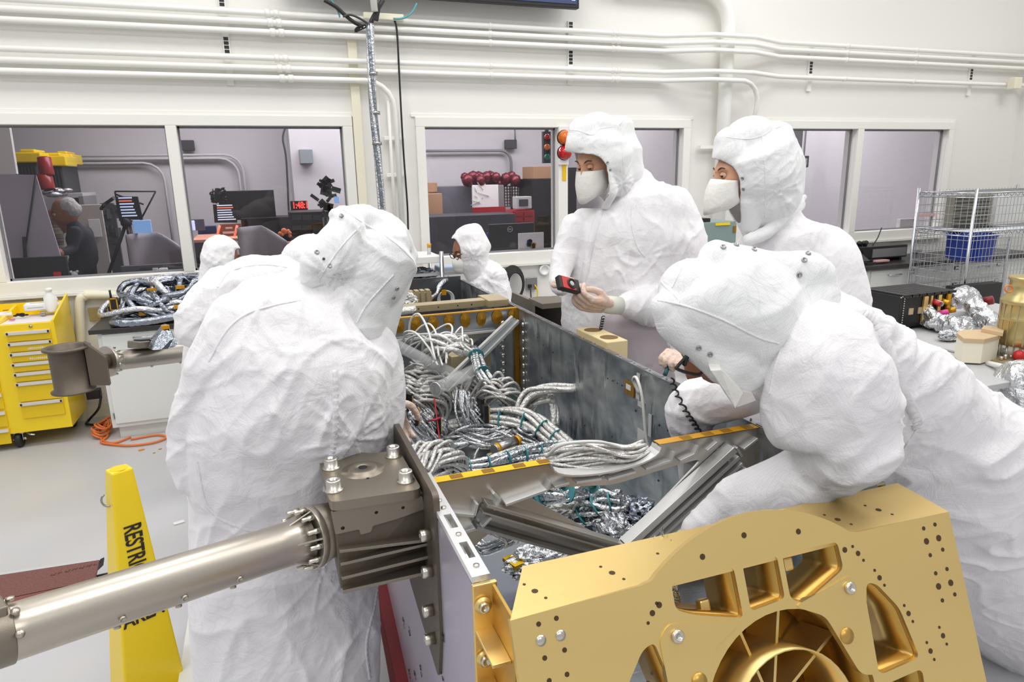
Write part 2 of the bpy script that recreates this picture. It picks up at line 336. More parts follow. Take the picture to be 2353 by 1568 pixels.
# the room beyond the glass
struct('wall_far', MB().bx(-5, 11, 9.2, 9.3, 0, 3.3), 'back')
mb = MB().bx(-5.1, -5, WY+.14, 9.3, 0, 3.3)
struct('wall_far_left', mb, 'back'); struct('wall_far_right', MB().bx(10.9, 11, WY+.14, 9.3, 0, 3.3), 'back')
struct('ceiling_far', MB().bx(-5.1, 11, WY+.14, 9.3, 3.2, 3.3), 'back')
struct('floor_far', MB().bx(-5.1, 11, WY+.1, 9.3, -.1, 0), 'backfloor')
struct('wall_partition', MB().bx(4.15, 4.25, 6.3, 9.2, 0, 3.2), 'back')
struct('wall_column', MB().bx(at(672, 400, 'y', 8.6).x, at(790, 400, 'y', 8.6).x, 8.6, 9.2, 0, 3.2), 'back')
struct('wall_partition_right', MB().bx(7.3, 7.4, 5.9, 8.0, 0, 3.2), 'back')
for n, (a, b) in enumerate([(0, 1), (2, 3), (4, 5)]):
    x0, x1 = panes[a][0], panes[b][1]; t = .075
    w = MB(); w.bx(x0-t, x1+t, WY-.03, WY, ZH, ZH+t); w.bx(x0-t, x1+t, WY-.03, WY, ZS-t-.02, ZS)
    w.bx(x0-t, x0, WY-.03, WY, ZS, ZH); w.bx(x1, x1+t, WY-.03, WY, ZS, ZH); w.bx(panes[a][1], panes[b][0], WY-.03, WY, ZS, ZH)
    wo = struct('window_%d' % (n+1), w, 'frame', .004)
    g = MB().bx(x0-t-.03, x1+t+.03, WY-.012, WY, ZH+t, ZH+t+.028); g.bx(x0-t-.02, x1+t+.02, WY-.05, WY, ZS-t-.045, ZS-t-.02); g.build('window_trim', 'frame', wo, .003)
    for k in (a, b):
        s = MB(); X0, X1 = panes[k]
        for q in ((X0, X1, ZH-.014, ZH), (X0, X1, ZS, ZS+.014), (X0, X0+.012, ZS, ZH), (X1-.012, X1, ZS, ZH)): s.bx(q[0], q[1], WY+.05, WY+.07, q[2], q[3])
        s.build('window_frame', 'grey', wo)
        MB().bx(X0, X1, WY+.058, WY+.064, ZS, ZH).build('pane', 'glass', wo)
# vertical cream raceway, wall seams
struct('trim_1', MB().bx(.732, .80, WY-.034, WY-.001, .0, 2.72), 'cream', .004)
struct('trim_2', MB().bx(.93, .945, WY-.006, WY, 0, 4.6), 'conduit')
struct('trim_3', MB().bx(-5, 8.13, WY-.012, WY, 0, .10), 'cream')

# ------------------------------------------------------------------ conduits
zl = [2.855, 2.795, 2.73, 2.556, 2.487, 2.42]
def conduit(label, path, r=.021, group='white conduits along the back wall'):
    o = MB().tube(path, r, 10).build('conduit', 'conduit'); tag(o, label, 'pipe', group)
    # couplings
    return o
yc = WY-.07
nm = ['topmost', 'second from the top', 'third from the top', 'fourth from the top', 'fifth from the top', 'lowest']
for i, z in enumerate(zl):
    p = [(-5, yc, z)]
    if i < 5: p += [(3.2, yc, z)]
    if i < 4:
        p = p+[(3.45, yc, z), (3.85, yc-.16, z), (4.28, yc-.16, z), (4.7, yc, z), (8.0, yc, z), (8.06, yc-.1, z), (8.06, 4.2, z)]
    elif i == 4:
        p = p+[(3.45, yc, z), (3.85, yc-.16, z), (4.2, yc-.15, z)]+[(4.22+.2*math.sin(a), yc-.13+.04*a, z-.2+.2*math.cos(a)) for a in (.4, .8, 1.2, 1.57)]+[(4.42, yc, 1.98)]
    else:
        p = p+[(.72, yc, z)]+[(.84+.22*math.sin(a), yc, z-.22+.22*math.cos(a)) for a in (0, .3, .6, .9, 1.2, 1.57)]+[(1.06, yc, 1.2)]
    q = MB().tube(p, .021, 10)
    for xc in (.18, .24):
        q.tube([(xc-.018+.012*i, yc, z), (xc+.018+.012*i, yc, z)], .028, 10)
    if i < 5:
        for xc in (1.85, 2.95, 3.0, 5.5, 6.4):
            if i < 4 or xc < 3.3: q.tube([(xc-.012, yc, z), (xc+.012, yc, z)], .026, 10)
    o = q.build('conduit', 'conduit')
    tag(o, ['white horizontal conduit, topmost of the six along the back wall', 'white horizontal conduit second from the top on the back wall', 'white horizontal conduit third from the top on the back wall',
            'white conduit fourth from the top, first below the wide gap', 'white conduit fifth from the top that elbows down right of the big vertical pipe', 'lowest white conduit on the back wall, elbowing down beside the silver cable drop'][i], 'pipe', 'white conduits along the back wall')
o = MB().tube([(1.01, WY-.05, 2.28), (1.01, WY-.05, 1.2)], .014, 8).build('conduit', 'conduit'); tag(o, 'thin straight vertical conduit beside the elbowed one, left of the middle window', 'pipe')
for (x, z) in ((1.04, 1.72), (1.04, 2.0)):
    tag(MB().box((x, WY-.04, z), (.16, .04, .03)).build('pipe_clamp', 'conduit', None, .004), 'short white clamp holding the twin vertical conduits, %s of the two' % ('lower' if z < 1.9 else 'upper'), 'clamp')
for i, (x, z0, z1) in enumerate([(-.116, 2.37, 3.3), (2.577, 2.44, 2.94), (5.122, 2.44, 2.86), (7.28, 2.44, 2.86)]):
    q = MB().box((x, WY-.012, (z0+z1)/2), (.045, .022, z1-z0)); o = q.build('strut_channel', 'conduit')
    s = MB(); z = z0+.02
    while z < z1-.03:
        if all(abs(z+.012-zz) > .030 for zz in zl): s.box((x, WY-.0245, z+.012), (.032, .003, .022))
        z += .028
    s.build_each('slot', 'black', o)
    tag(o, ['slotted wall channel crossing all six conduits above the left window', 'slotted wall channel just below the right end of the wall monitor', 'slotted wall channel right of the large vertical pipe', 'slotted wall channel nearest the right corner'][i], 'channel', 'strut channels behind the conduits')
# large vertical pipe with bend at the top
p = [(4.09, WY-.1, 0), (4.09, WY-.1, 2.95)]+[(3.79+.30*math.cos(a), WY-.1, 2.95+.30*math.sin(a)) for a in (.3, .6, .9, 1.2, 1.57)]+[(2.9, WY-.1, 3.25)]
o = MB().tube(p, .062, 16).build('vertical_pipe', 'conduit'); tag(o, 'large white vertical pipe that bends left at the top of the back wall', 'pipe')
q = MB().box((3.98, WY-.05, 1.92), (.22, .05, .028)); tag(q.build('pipe_clamp', 'conduit'), 'small white clamp on the large vertical pipe beside the hooded head', 'clamp')
tag(MB().box((7.78, 5.45, 2.56), (.11, .09, .12)).build('wall_sensor', 'cream', None, .01), 'small cream wall sensor under the conduits at the far right', 'sensor')

# ------------------------------------------------------------------ monitor and cables
mon = empty('wall_monitor', (1.85, 5.35, 3.0), 'large black wall monitor with blue text, cut off by the top edge', 'monitor')
TZ = 2.995
MB().bx(.32, 2.57, 5.40, 5.46, TZ, TZ+1.25).build('housing', 'black', mon, .006)
MB().bx(.345, 2.545, 5.394, 5.399, TZ+.03, TZ+1.22).build('screen', 'screen', mon)
q = MB(); rr = random.Random(3)
for c, (x0, w) in enumerate([(1.37, .05), (1.45, .11), (1.60, .07), (1.72, .11), (1.85, .05), (1.98, .05), (2.10, .04)]):
    for k in range(6): q.bx(x0, x0+w*rr.uniform(.7, 1), 5.391, 5.394, TZ+.045+.032*k, TZ+.060+.032*k)
for k in range(7): q.bx(2.34, 2.34+.11*rr.uniform(.6, 1), 5.391, 5.394, TZ+.055+.026*k, TZ+.067+.026*k); q.bx(2.50, 2.53, 5.391, 5.394, TZ+.055+.026*k, TZ+.067+.026*k)
q.bx(1.22, 1.33, 5.391, 5.394, TZ+.03, TZ+.09)
q.build('on_screen_text', mat('screen text blue', (.5, .6, 1), .4, emit=(.45, .55, 1, 1.0)), mon)
MB().bx(1.10, 1.16, 5.391, 5.394, TZ+.03, TZ+.09).build('on_screen_red', 'led', mon)
q = MB()
for k in range(60):
    a = rr.uniform(0, 6.28); d = rr.uniform(0, .06); q.ball((2.26+d*math.cos(a), 5.392, TZ+.12+d*math.sin(a)*.8), rr.uniform(.002, .006), 6)
q.build('on_screen_map', mat('map blue', (.3, .35, 1), .4, emit=(.2, .25, 1, 1.0)), mon)
o = MB().cyl((.875, 5.3, 3.6), (.905, 5.3, 2.86), .024, 14).build('drop_pole', 'conduit'); tag(o, 'white vertical drop pole hanging in front of the monitor cables', 'pole')
drop = empty('cable_drop', (.9, 5.3, 1.0), 'silver wrapped cable bundle hanging from the drop pole to the worker hood', 'cable bundle')
pts = [at(850, 55, 'y', 5.3), at(853, 150, 'y', 5.3), at(856, 220, 'y', 5.3), at(862, 300, 'y', 5.3), at(870, 380, 'y', 5.3), at(877, 480, 'y', 5.3), at(880, 560, 'y', 5.3)]
ph = 0
for k in range(5):
    a = k*1.2566; path = []
    for i, b in enumerate(bez(pts, 40)):
        w = a+i*.12; path.append(b+Vector((math.cos(w), math.sin(w), 0))*.017)
    MB().tube(path, .0135, 7).build('cable', 'foild' if k % 2 else 'foil', drop)
q = MB()
for t in (170, 260, 330): c = at(857+(t-170)*.06, t, 'y', 5.3); q.tube([c+Vector((0, 0, -.012)), c+Vector((0, 0, .012))], .036, 12)
q.build('tie', 'steel', drop)
def cable(label, pts, r, m, y=5.4, n=24, cat='cable', name='cable', seg=7):
    o = MB().tube(bez([at(x, v, 'y', y) for x, v in pts], n), r, seg).build(name, m); return tag(o, label, cat)
cable('thin black cable hanging down the wall left of the middle window', [(905, 42), (912, 70), (917, 160), (922, 260), (928, 360), (936, 470), (938, 528)], .0075, 'black', 5.5)
cable('light blue cable looping from the monitor to the cream box', [(904, 43), (925, 42), (945, 30), (958, 8)], .0075, 'teal', 5.42)
cable('thick black cable running from the top left to the drop pole knot', [(745, 0), (772, 16), (790, 32), (812, 50), (835, 62)], .014, 'black', 5.4)
cable('dark cable arching to the drop pole beside the black one', [(788, 38), (805, 34), (826, 42), (848, 56)], .008, 'dark', 5.38)
cable('thin blue cable crossing behind the black one at the top', [(758, -5), (770, 14), (777, 28), (781, 40)], .006, 'teal', 5.42)
cable('bundle of dark cables dropping from the monitor to the pole', [(880, 0), (872, 14), (862, 32), (852, 52)], .017, 'dark', 5.38)
q = MB()
for k in range(5):
    q.tube(bez([at(815+k, 70+k, 'y', 5.36), at(822+k*3, 62-k, 'y', 5.35), at(845, 55+k*2, 'y', 5.34), at(838, 64, 'y', 5.36), at(815+k, 73, 'y', 5.36)], 20), .005, 6)
tag(q.build('cable_knot', 'black'), 'tangled knot of black cable tied at the foot of the drop pole', 'cable')
tag(MB().box(at(881, 39, 'y', 5.5), (.30, .05, .045)).build('junction_box', 'cream', None, .006), 'cream junction box on the top conduits beside the drop pole', 'box')
tag(MB().box(at(866, 28, 'y', 5.33), (.04, .03, .12), m=Matrix.Rotation(.25, 3, 'Y')).build('power_adapter', 'black', None, .006), 'small black adapter hanging among the monitor cables', 'adapter')

# ------------------------------------------------------------------ items on the back wall below and beside the windows
lamp = empty('signal_light', (2.50, 5.5, 1.85), 'stack of orange and red warning domes on the window mullion', 'warning light')
MB().box((2.50, 5.56, 1.94), (.09, .03, .32)).build('back_plate', 'white', lamp, .004)
for z, m in ((2.005, 'amberlamp'), (1.88, 'redlamp')):
    l = MB().lathe((2.50, 5.55, z), [(.058, 0), (.060, .02), (.055, .05), (.038, .078), (.004, .09)], 20, (0, -1, 0)).build('lens', m, lamp); l['label'] = 'orange dome lens' if m == 'amberlamp' else 'red dome lens'
    MB().lathe((2.50, 5.555, z), [(.064, 0), (.064, .014)], 20, (0, -1, 0)).build('bezel', 'dark', lamp)
tag(MB().box((2.51, 5.567, 1.725), (.036, .004, .16)).build('tape_strip', 'ytape'), 'vertical strip of yellow tape below the warning domes', 'tape')
x = empty('wall_outlet', at(1221, 652, 'y', 5.58), 'grey wall outlet with a plugged cable below the middle window', 'outlet')
c = at(1221, 652, 'y', 5.58); MB().box(c, (.105, .02, .11)).build('plate', 'steel', x, .003)
MB().box(c+Vector((-.02, -.015, -.02)), (.03, .02, .03)).build('plug', 'black', x)
MB().tube(bez([c+Vector((-.02, -.03, -.03)), c+Vector((-.018, -.03, -.1)), c+Vector((-.01, -.03, -.2))], 8), .006, 6).build('cord', 'dark', x)
cc = MB().tube(bez([c+Vector((.02, -.03, -.01)), c+Vector((.045, -.03, -.06)), c+Vector((.04, -.03, -.2))], 8), .006, 6).build('cord', 'yellow', x); cc['label'] = 'yellow cord'
c = at(1250, 620, 'y', 5.58); o = MB().lathe(c, [(.05, 0), (.05, .02), (.036, .024), (.034, .008), (.0, .008)], 24, (0, -1, 0)).build('wall_port', 'white'); tag(o, 'round white capped port on the wall beside the outlet', 'port')
hose = empty('hose_reel', at(1186, 650, 'y', 5.3), 'coil of black hose hanging on the wall behind the seated worker', 'hose')
c = at(1178, 652, 'y', 5.52)
for k in range(7): MB().tube([c+Vector((math.cos(a)*(.105-.006*k), -.012*k, math.sin(a)*(.155-.008*k))) for a in np.linspace(0, 6.28, 33)[:-1]], .008, 6, True).build('loop', 'black', hose)
# left wall outlet, framed recess, cream corner pipe
rec = MB(); c0, c1 = at(180, 690, 'y', 5.58), at(470, 680, 'y', 5.58)
rec.tube(bez([at(188, 1000, 'y', 5.56), at(186, 800, 'y', 5.56), at(183, 700, 'y', 5.56), at(196, 681, 'y', 5.56), at(230, 678, 'y', 5.56), at(470, 684, 'y', 5.56)], 50), .033, 8)
tag(rec.build('cream_duct', 'cream'), 'cream plastic cable duct with a rounded corner behind the foil bundle', 'duct')
x = empty('wall_outlet', at(225, 722, 'y', 5.58), 'olive wall outlet beside the yellow tool chest', 'outlet'); c = at(224, 722, 'y', 5.57)
MB().box(c, (.11, .015, .10)).build('plate', mat('olive', rgb(150, 134, 86), .5), x, .003); MB().box(c+Vector((.045, -.03, -.01)), (.035, .04, .07)).build('plug', 'black', x)
tag(MB().box(at(38, 664, 'y', 5.59), (.028, .004, .032)).build('tape_tab', 'ytape'), 'tiny yellow tape tab under the left window', 'tape')
n = MB().box(at(37, 691, 'y', 5.595), (.17, .004, .10)); o = n.build('posted_notice', 'paper'); tag(o, 'faded notice sheet posted under the left window', 'notice')
q = MB(); c = at(37, 691, 'y', 5.59)
for k in range(6): q.box(c+Vector((-.01*(k % 2), 0, .035-.013*k)), (.13-.02*(k % 3), .002, .004))
q.build('print_lines', 'lgrey', o)

# ================================================================== beyond the glass: left window
def bxat(px0, px1, py0, py1, y, d): 
    a = at(px0, (py0+py1)/2, 'y', y); b = at(px1, (py0+py1)/2, 'y', y); t = at((px0+px1)/2, py0, 'y', y); u = at((px0+px1)/2, py1, 'y', y)
    return (a.x, b.x, y, y+d, min(t.z, u.z), max(t.z, u.z))
def simple(name, label, cat, px0, px1, py0, py1, y, d, m, bevel=.006, group=None, down=0):
    B = bxat(px0, px1, py0, py1, y, d)
    if down: B = B[:4]+(0, B[5])
    return tag(MB().bx(*B).build(name, m, None, bevel), label, cat, group)
pb = empty('poster_board', (-1.5, 6.2, 1), 'tall pale leaning board on an angled stand in the left window', 'board')
MB().prism([at(-30, 400, 'y', 6.3), at(82, 402, 'y', 6.3), at(140, 592, 'y', 6.3), at(-20, 596, 'y', 6.3)], (0, .02, 0)).build('panel', 'board', pb)
q = MB(); q.tube([at(82, 402, 'y', 6.29), at(55, 592, 'y', 6.29)], .006); q.tube([at(55, 545, 'y', 6.28), at(58, 592, 'y', 6.28)], .012)
q.build('stand_rod', 'dark', pb)
struct('white_slant_panel', MB().prism([at(-40, 270, 'y', 6.5), at(20, 285, 'y', 6.5), at(38, 400, 'y', 6.5), at(-40, 400, 'y', 6.5)], (0, .05, 0)), 'wall')  # white slanted sheet at the upper left of the left window
mo = empty('desk_monitor', (-1.6, 5.9, .9), 'wide dark desk monitor at the lower left of the left window', 'monitor')
MB().bx(*bxat(2, 156, 592, 652, 5.95, .05)).build('housing', 'black', mo, .005); MB().box(at(132, 631, 'y', 5.94), (.05, .003, .04)).build('sticker', 'red', mo)
simple('ledge_cube', 'small white cube standing on the window ledge at the left mullion', 'box', 365, 385, 617, 632, 5.8, .05, 'white')
q = MB(); c = at(173, 640, 'y', 5.78); q.ball(c+Vector((0, 0, -.02)), .028, 12, (1, 1, 1.2)); q.ball(c+Vector((0, 0, .03)), .022, 12); q.ball(c+Vector((-.02, 0, .05)), .01, 8); q.ball(c+Vector((.02, 0, .05)), .01, 8)
tag(q.build('small_figurine', 'lgrey'), 'small grey rounded toy figurine on the sill of the left window', 'figurine')
q = MB(); c = at(358, 627, 'y', 5.8); q.lathe(c+Vector((0, 0, -.025)), [(.02, 0), (.024, .03), (.02, .06)], 14); tag(q.build('small_jar', 'lgrey'), 'small pale jar next to the white cube on the ledge', 'jar')
# shelf with yellow-lidded totes
sh = empty('storage_shelf', (-1.9, 8.2, 0), 'grey storage shelf holding the yellow-lidded totes', 'shelf')
b = bxat(20, 190, 446, 453, 8.0, .6); MB().bx(*b).build('shelf_board', 'lgrey', sh); MB().bx(b[0], b[0]+.04, 8.0, 8.6, 0, b[4]).build('post', 'grey', sh); MB().bx(b[1]-.04, b[1], 8.0, 8.6, 0, b[4]).build('post', 'grey', sh)
for px0, px1, py0, py1, y, lab in ((33, 92, 372, 400, 7.9, 'black tote with a yellow lid, nearest the left edge of the window'), (92, 150, 380, 410, 8.15, 'black ribbed tote with a yellow lid, second from the left edge'), (120, 165, 376, 440, 8.5, 'black ribbed tote with a yellow lid, furthest back and tallest')):
    t = empty('storage_tote', at((px0+px1)/2, 440, 'y', y), lab, 'tote', 'yellow-lidded totes on the shelf')
    B = bxat(px0+3, px1-3, py0, 446, y, .38); MB().bx(*B).build('body', mat('tote black', rgb(50, 52, 54), .5), t, .01)
    q = MB()
    for k in range(7): xx = B[0]+(B[1]-B[0])*(k+.5)/7; q.bx(xx-.006, xx+.006, y-.012, y, B[4]+.02, B[5]-.04)
    q.build('rib', 'dark', t)
    L = bxat(px0-2, px1+2, py0-22, py0+2, y-.03, .44); q = MB(); q.bx(*L); q.bx(L[0]+.05, L[1]-.05, y, y+.36, L[5], L[5]+.03); q.build('lid', 'yellow', t, .012)
for k, (px, py, r_, h) in enumerate([(107, 434, .07, .13), (108, 402, .06, .16)]):
    c = at(px, py, 'y', 7.7); tag(MB().lathe(c, [(r_, 0), (r_*1.05, .01), (r_, h*.4), (r_*.95, h), (r_*.4, h+.01)], 16).build('red_jar', mat('jar red', rgb(150, 40, 44), .3)), ['lower red plastic jar in front of the totes', 'upper red plastic jar stacked in front of the totes'][k], 'jar')
c = at(115, 442, 'y', 7.75); q = MB(); rr = random.Random(5)
for k in range(9): q.ball(c+Vector((rr.uniform(-.16, .16), rr.uniform(-.05, .05), rr.uniform(-.02, .02))), rr.uniform(.04, .07), 8, (1.2, 1, .5))
tag(q.build('foil_parcel', 'foil'), 'crumpled foil parcel at the foot of the red jars', 'parcel')
# back-wall fittings
for k, (px, y0, w) in enumerate([((480, 555), 356, 0), ((480, 545), 364, 0)]):
    z = at(480, y0, 'y', 9.1).z; xe = at(px[1], y0, 'y', 9.1).x
    tag(MB().tube([(-4, 9.12, z), (xe-.2, 9.12, z)]+[(xe-.2+.2*math.sin(a), 9.12, z-.2+.2*math.cos(a)) for a in (.4, .8, 1.2, 1.57)]+[(xe, 9.12, z-1.2)], .016, 6).build('far_conduit', 'back'), ['upper bent conduit on the wall beyond the left windows', 'lower bent conduit on the wall beyond the left windows'][k], 'pipe', 'conduits on the far wall')
z = at(300, 375, 'y', 9.1).z; xe = at(373, 380, 'y', 9.1).x
tag(MB().tube([(-4, 9.12, z), (xe-.2, 9.12, z)]+[(xe-.2+.2*math.sin(a), 9.12, z-.2+.2*math.cos(a)) for a in (.4, .8, 1.2, 1.57)]+[(xe, 9.12, z-1.2)], .016, 6).build('far_conduit', 'back'), 'conduit bending down on the far wall behind the teleprompter', 'pipe', 'conduits on the far wall')
simple('far_vent_box', 'dark grey box high on the far wall beside the left mullion', 'box', 416, 446, 322, 346, 9.1, .08, 'dark')
simple('electrical_box', 'grey electrical box on the pale column in the second window', 'box', 689, 719, 343, 376, 8.45, .15, mat('panel grey', rgb(132, 140, 144), .5))
o = MB().tube(bez([at(656, 290, 'y', 8.2), at(650, 320, 'y', 8.2), at(658, 370, 'y', 8.2), at(665, 520, 'y', 8.2)], 16), .012, 6).build('hanging_pole', 'dark'); tag(o, 'thin dark pole and cord hanging beside the pale column', 'pole')
# ================================================================== soft bodies: tapered tubes fused into one surface
def tnode(px, py, y, rpx, flat=.75):
    p = at(px, py, 'y', y); return (p, rpx*depth_of(p)/FPX, flat)
def soft(tubes, voxel, smooth=6, seg=20, fn=None, cut=None, shell=0, bsm=8):
    """tubes: lists of (point, radius, flatness along the view). Returns one continuous mesh (world coordinates)."""
    q = MB()
    for T in tubes:
        if len(T) == 1: p, r, f = T[0]; q.ball(p, r, 20, (1, 1, 1)); continue
        P = [Vector(t[0]) for t in T]; n = len(P); pts = []; rad = []; fl = []
        B = bez(P, 4*(n-1)); m = len(B)-1
        for i, b in enumerate(B):
            t = i/m*(n-1); k = min(int(t), n-2); u = t-k; u = u*u*(3-2*u)
            pts.append(b); rad.append(T[k][1]*(1-u)+T[k+1][1]*u); fl.append(T[k][2]*(1-u)+T[k+1][2]*u)
        # rounded ends
        def cap(i, s):
            d = (pts[i]-pts[i-s*-1 if False else (i+1 if i == 0 else i-1)]).normalized(); out = []
            for a in (.35, .7, 1.05, 1.35, 1.52): out.append((pts[i]+d*rad[i]*math.sin(a)*.8, rad[i]*math.cos(a), fl[i]))
            return out
        h = cap(0, 1)[::-1]; e = cap(len(pts)-1, 1)
        seq = h+list(zip(pts, rad, fl))+e
        vs = []; fs = []; N = len(seq)
        for i, (p, r, f) in enumerate(seq):
            t = (seq[min(i+1, N-1)][0]-seq[max(i-1, 0)][0]).normalized(); vd = (p-CAMP).normalized()
            sd = t.cross(vd); sd = sd.normalized() if sd.length > .15 else Vector((0, 0, 1)).cross(t).normalized(); nn = sd.cross(t).normalized()
            for k in range(seg):
                a = 2*math.pi*k/seg; vs.append(p+sd*math.cos(a)*r+nn*math.sin(a)*r*f)
        for i in range(N-1):
            for k in range(seg): fs.append((i*seg+k, i*seg+(k+1) % seg, (i+1)*seg+(k+1) % seg, (i+1)*seg+k))
        fs.append(tuple(reversed(range(seg)))); fs.append(tuple((N-1)*seg+k for k in range(seg)))
        q.add(vs, fs, True)
    me = bpy.data.meshes.new('tmp'); me.from_pydata(q.v, [], q.f); ob = bpy.data.objects.new('tmp', me); COL.objects.link(ob)
    r = ob.modifiers.new('r', 'REMESH'); r.mode = 'VOXEL'; r.voxel_size = voxel; r.use_smooth_shade = True
    if smooth: s = ob.modifiers.new('s', 'SMOOTH'); s.factor = .5; s.iterations = smooth
    dg = bpy.context.evaluated_depsgraph_get(); dg.update(); m2 = bpy.data.meshes.new_from_object(ob.evaluated_get(dg)); bpy.data.objects.remove(ob); bpy.data.meshes.remove(me)
    if fn:
        m2.update(); N = [v.normal.copy() for v in m2.vertices]
        for v, n in zip(m2.vertices, N): v.co = v.co+n*fn(v.co, n)
    if cut or shell:
        import bmesh
        bm = bmesh.new(); bm.from_mesh(m2)
        if cut:
            dead = [v for v in bm.verts if cut(v.co, v.normal)]
            bmesh.ops.delete(bm, geom=dead, context='VERTS')
            lo = [v for v in bm.verts if not v.link_faces]; bmesh.ops.delete(bm, geom=lo, context='VERTS')
            for _ in range(bsm):
                new = {}
                for e in bm.edges:
                    if e.is_boundary:
                        for a, b in ((e.verts[0], e.verts[1]), (e.verts[1], e.verts[0])): new.setdefault(a, []).append(b.co)
                for v, c in new.items(): v.co = v.co*.4+sum(c, Vector())*(.6/len(c))
        bm.to_mesh(m2); bm.free()
        if shell:
            ob = bpy.data.objects.new('tmp', m2); COL.objects.link(ob); s = ob.modifiers.new('s', 'SOLIDIFY'); s.thickness = shell; s.offset = -1
            dg = bpy.context.evaluated_depsgraph_get(); dg.update(); m3 = bpy.data.meshes.new_from_object(ob.evaluated_get(dg)); bpy.data.objects.remove(ob); m2 = m3
    m2.polygons.foreach_set('use_smooth', [True]*len(m2.polygons))
    return m2
def bvh_of(me): return bvhtree.BVHTree.FromPolygons([v.co.copy() for v in me.vertices], [tuple(p.vertices) for p in me.polygons])
def nz(v): return noise.noise(v)
def folds(base=.006, freq=7, fields=(), crumple=.0015, seed=0, dirn=(0, 0, 1), stretch=.35):
    """cloth relief: soft drapes plus sharp creases; fields = (centre, radius, direction, freq, stretch, amp)"""
    off = Vector((seed*3.1, seed*1.7, seed*2.3)); D = Vector(dirn).normalized()
    F = [(Vector(c), r, Vector(d).normalized(), f, s, a) for c, r, d, f, s, a in fields]
    D2 = (D+Vector((.9, .1, .5)) if abs(D.x) < .6 else D+Vector((-.4, .2, 1.1))).normalized()
    def fn(p, n):
        q = p+off; al = D*q.dot(D); w = q-al+al*stretch*.55
        wp = Vector((nz(q*2.5), nz(q*2.5+Vector((9, 0, 0))), nz(q*2.5+Vector((0, 9, 0)))))
        d = base*1.1*nz(w*freq*.55+wp*.5)
        m1 = min(1, max(0, nz(q*2.6)*3+.45)); m2 = min(1, max(0, nz(q*2.9+Vector((4, 4, 4)))*3+.2))
        k = max(0., 1-abs(nz(w*freq*1.25+wp*.9+Vector((5, 5, 5))))*5.5); d += base*.85*k*k*m1
        a2 = D2*q.dot(D2); w2 = q-a2+a2*.2; k = max(0., 1-abs(nz(w2*freq*1.5+wp*.8))*6); d += base*.7*k*k*m2
        k = max(0., 1-abs(nz(q*freq*2.2+wp*2))*6); d += crumple*k*k*1.6*m2
        for c, r, dd, f, s, a in F:
            e = (p-c).length_squared/(r*r)
            if e < 4:
                g = math.exp(-e*1.6); al = dd*q.dot(dd); w2 = q-al+al*s; x = nz(w2*f+wp*.7)
                kk = max(0., 1-abs(x)*2.6); d += a*g*(kk*kk*1.3-.35)
        return d
    return fn
def seam(me_bvh, px, width, h, parent, m='cloth', name='seam', rib=0, n=40):
    """a sewn strip lying on the garment along the pixel path (found by casting onto the garment surface)"""
    pts = bez([Vector((x, y, 0)) for x, y in px], n); hits = []
    for p in pts:
        d = ray(p.x, p.y).normalized(); loc, nor, idx, ds = me_bvh.ray_cast(CAMP, d)
        if loc is not None and (not hits or abs((loc-hits[-1][0]).length) < .12): hits.append((loc, nor if nor.dot(d) < 0 else -nor))
    if len(hits) < 3: return None
    vs = []; fs = []; N = len(hits)
    for _ in range(3):
        hits = [hits[0]]+[((hits[i-1][0]+hits[i][0]*2+hits[i+1][0])/4, (hits[i-1][1]+hits[i][1]+hits[i+1][1]).normalized()) for i in range(1, N-1)]+[hits[-1]]
    for i, (p, nn) in enumerate(hits):
        t = (hits[min(i+1, N-1)][0]-hits[max(i-1, 0)][0]).normalized(); s = t.cross(nn).normalized()
        hh = h*(1+rib*((i % 2)*2-1)) if rib else h
        for a, b in ((-.5, -.002), (-.42, hh), (.42, hh), (.5, -.002)): vs.append(p+s*width*a+nn*(b if b > 0 else -h*.6))
    for i in range(N-1):
        for k in range(4): fs.append((i*4+k, i*4+(k+1) % 4, (i+1)*4+(k+1) % 4, (i+1)*4+k))
    return MB().add(vs, fs, True).build(name, m, parent)
def snap(me_bvh, px, py, r, parent, m='steel', ring=True, name='snap'):
    d = ray(px, py).normalized(); loc, nor, idx, ds = me_bvh.ray_cast(CAMP, d)
    if loc is None: return
    if nor.dot(d) > 0: nor = -nor
    pr = [(r, -.002), (r, .0025), (r*.72, .004), (r*.6, .0015), (0, .0015)] if ring else [(r, -.002), (r*.9, .003), (0, .004)]
    return MB().lathe(loc, pr, 14, nor).build(name, m, parent)
def pinpoly(poly):
    def f(x, y):
        c = False; j = len(poly)-1
        for i in range(len(poly)):
            a, b = poly[i], poly[j]
            if (a[1] > y) != (b[1] > y) and x < (b[0]-a[0])*(y-a[1])/(b[1]-a[1])+a[0]: c = not c
            j = i
        return c
    return f
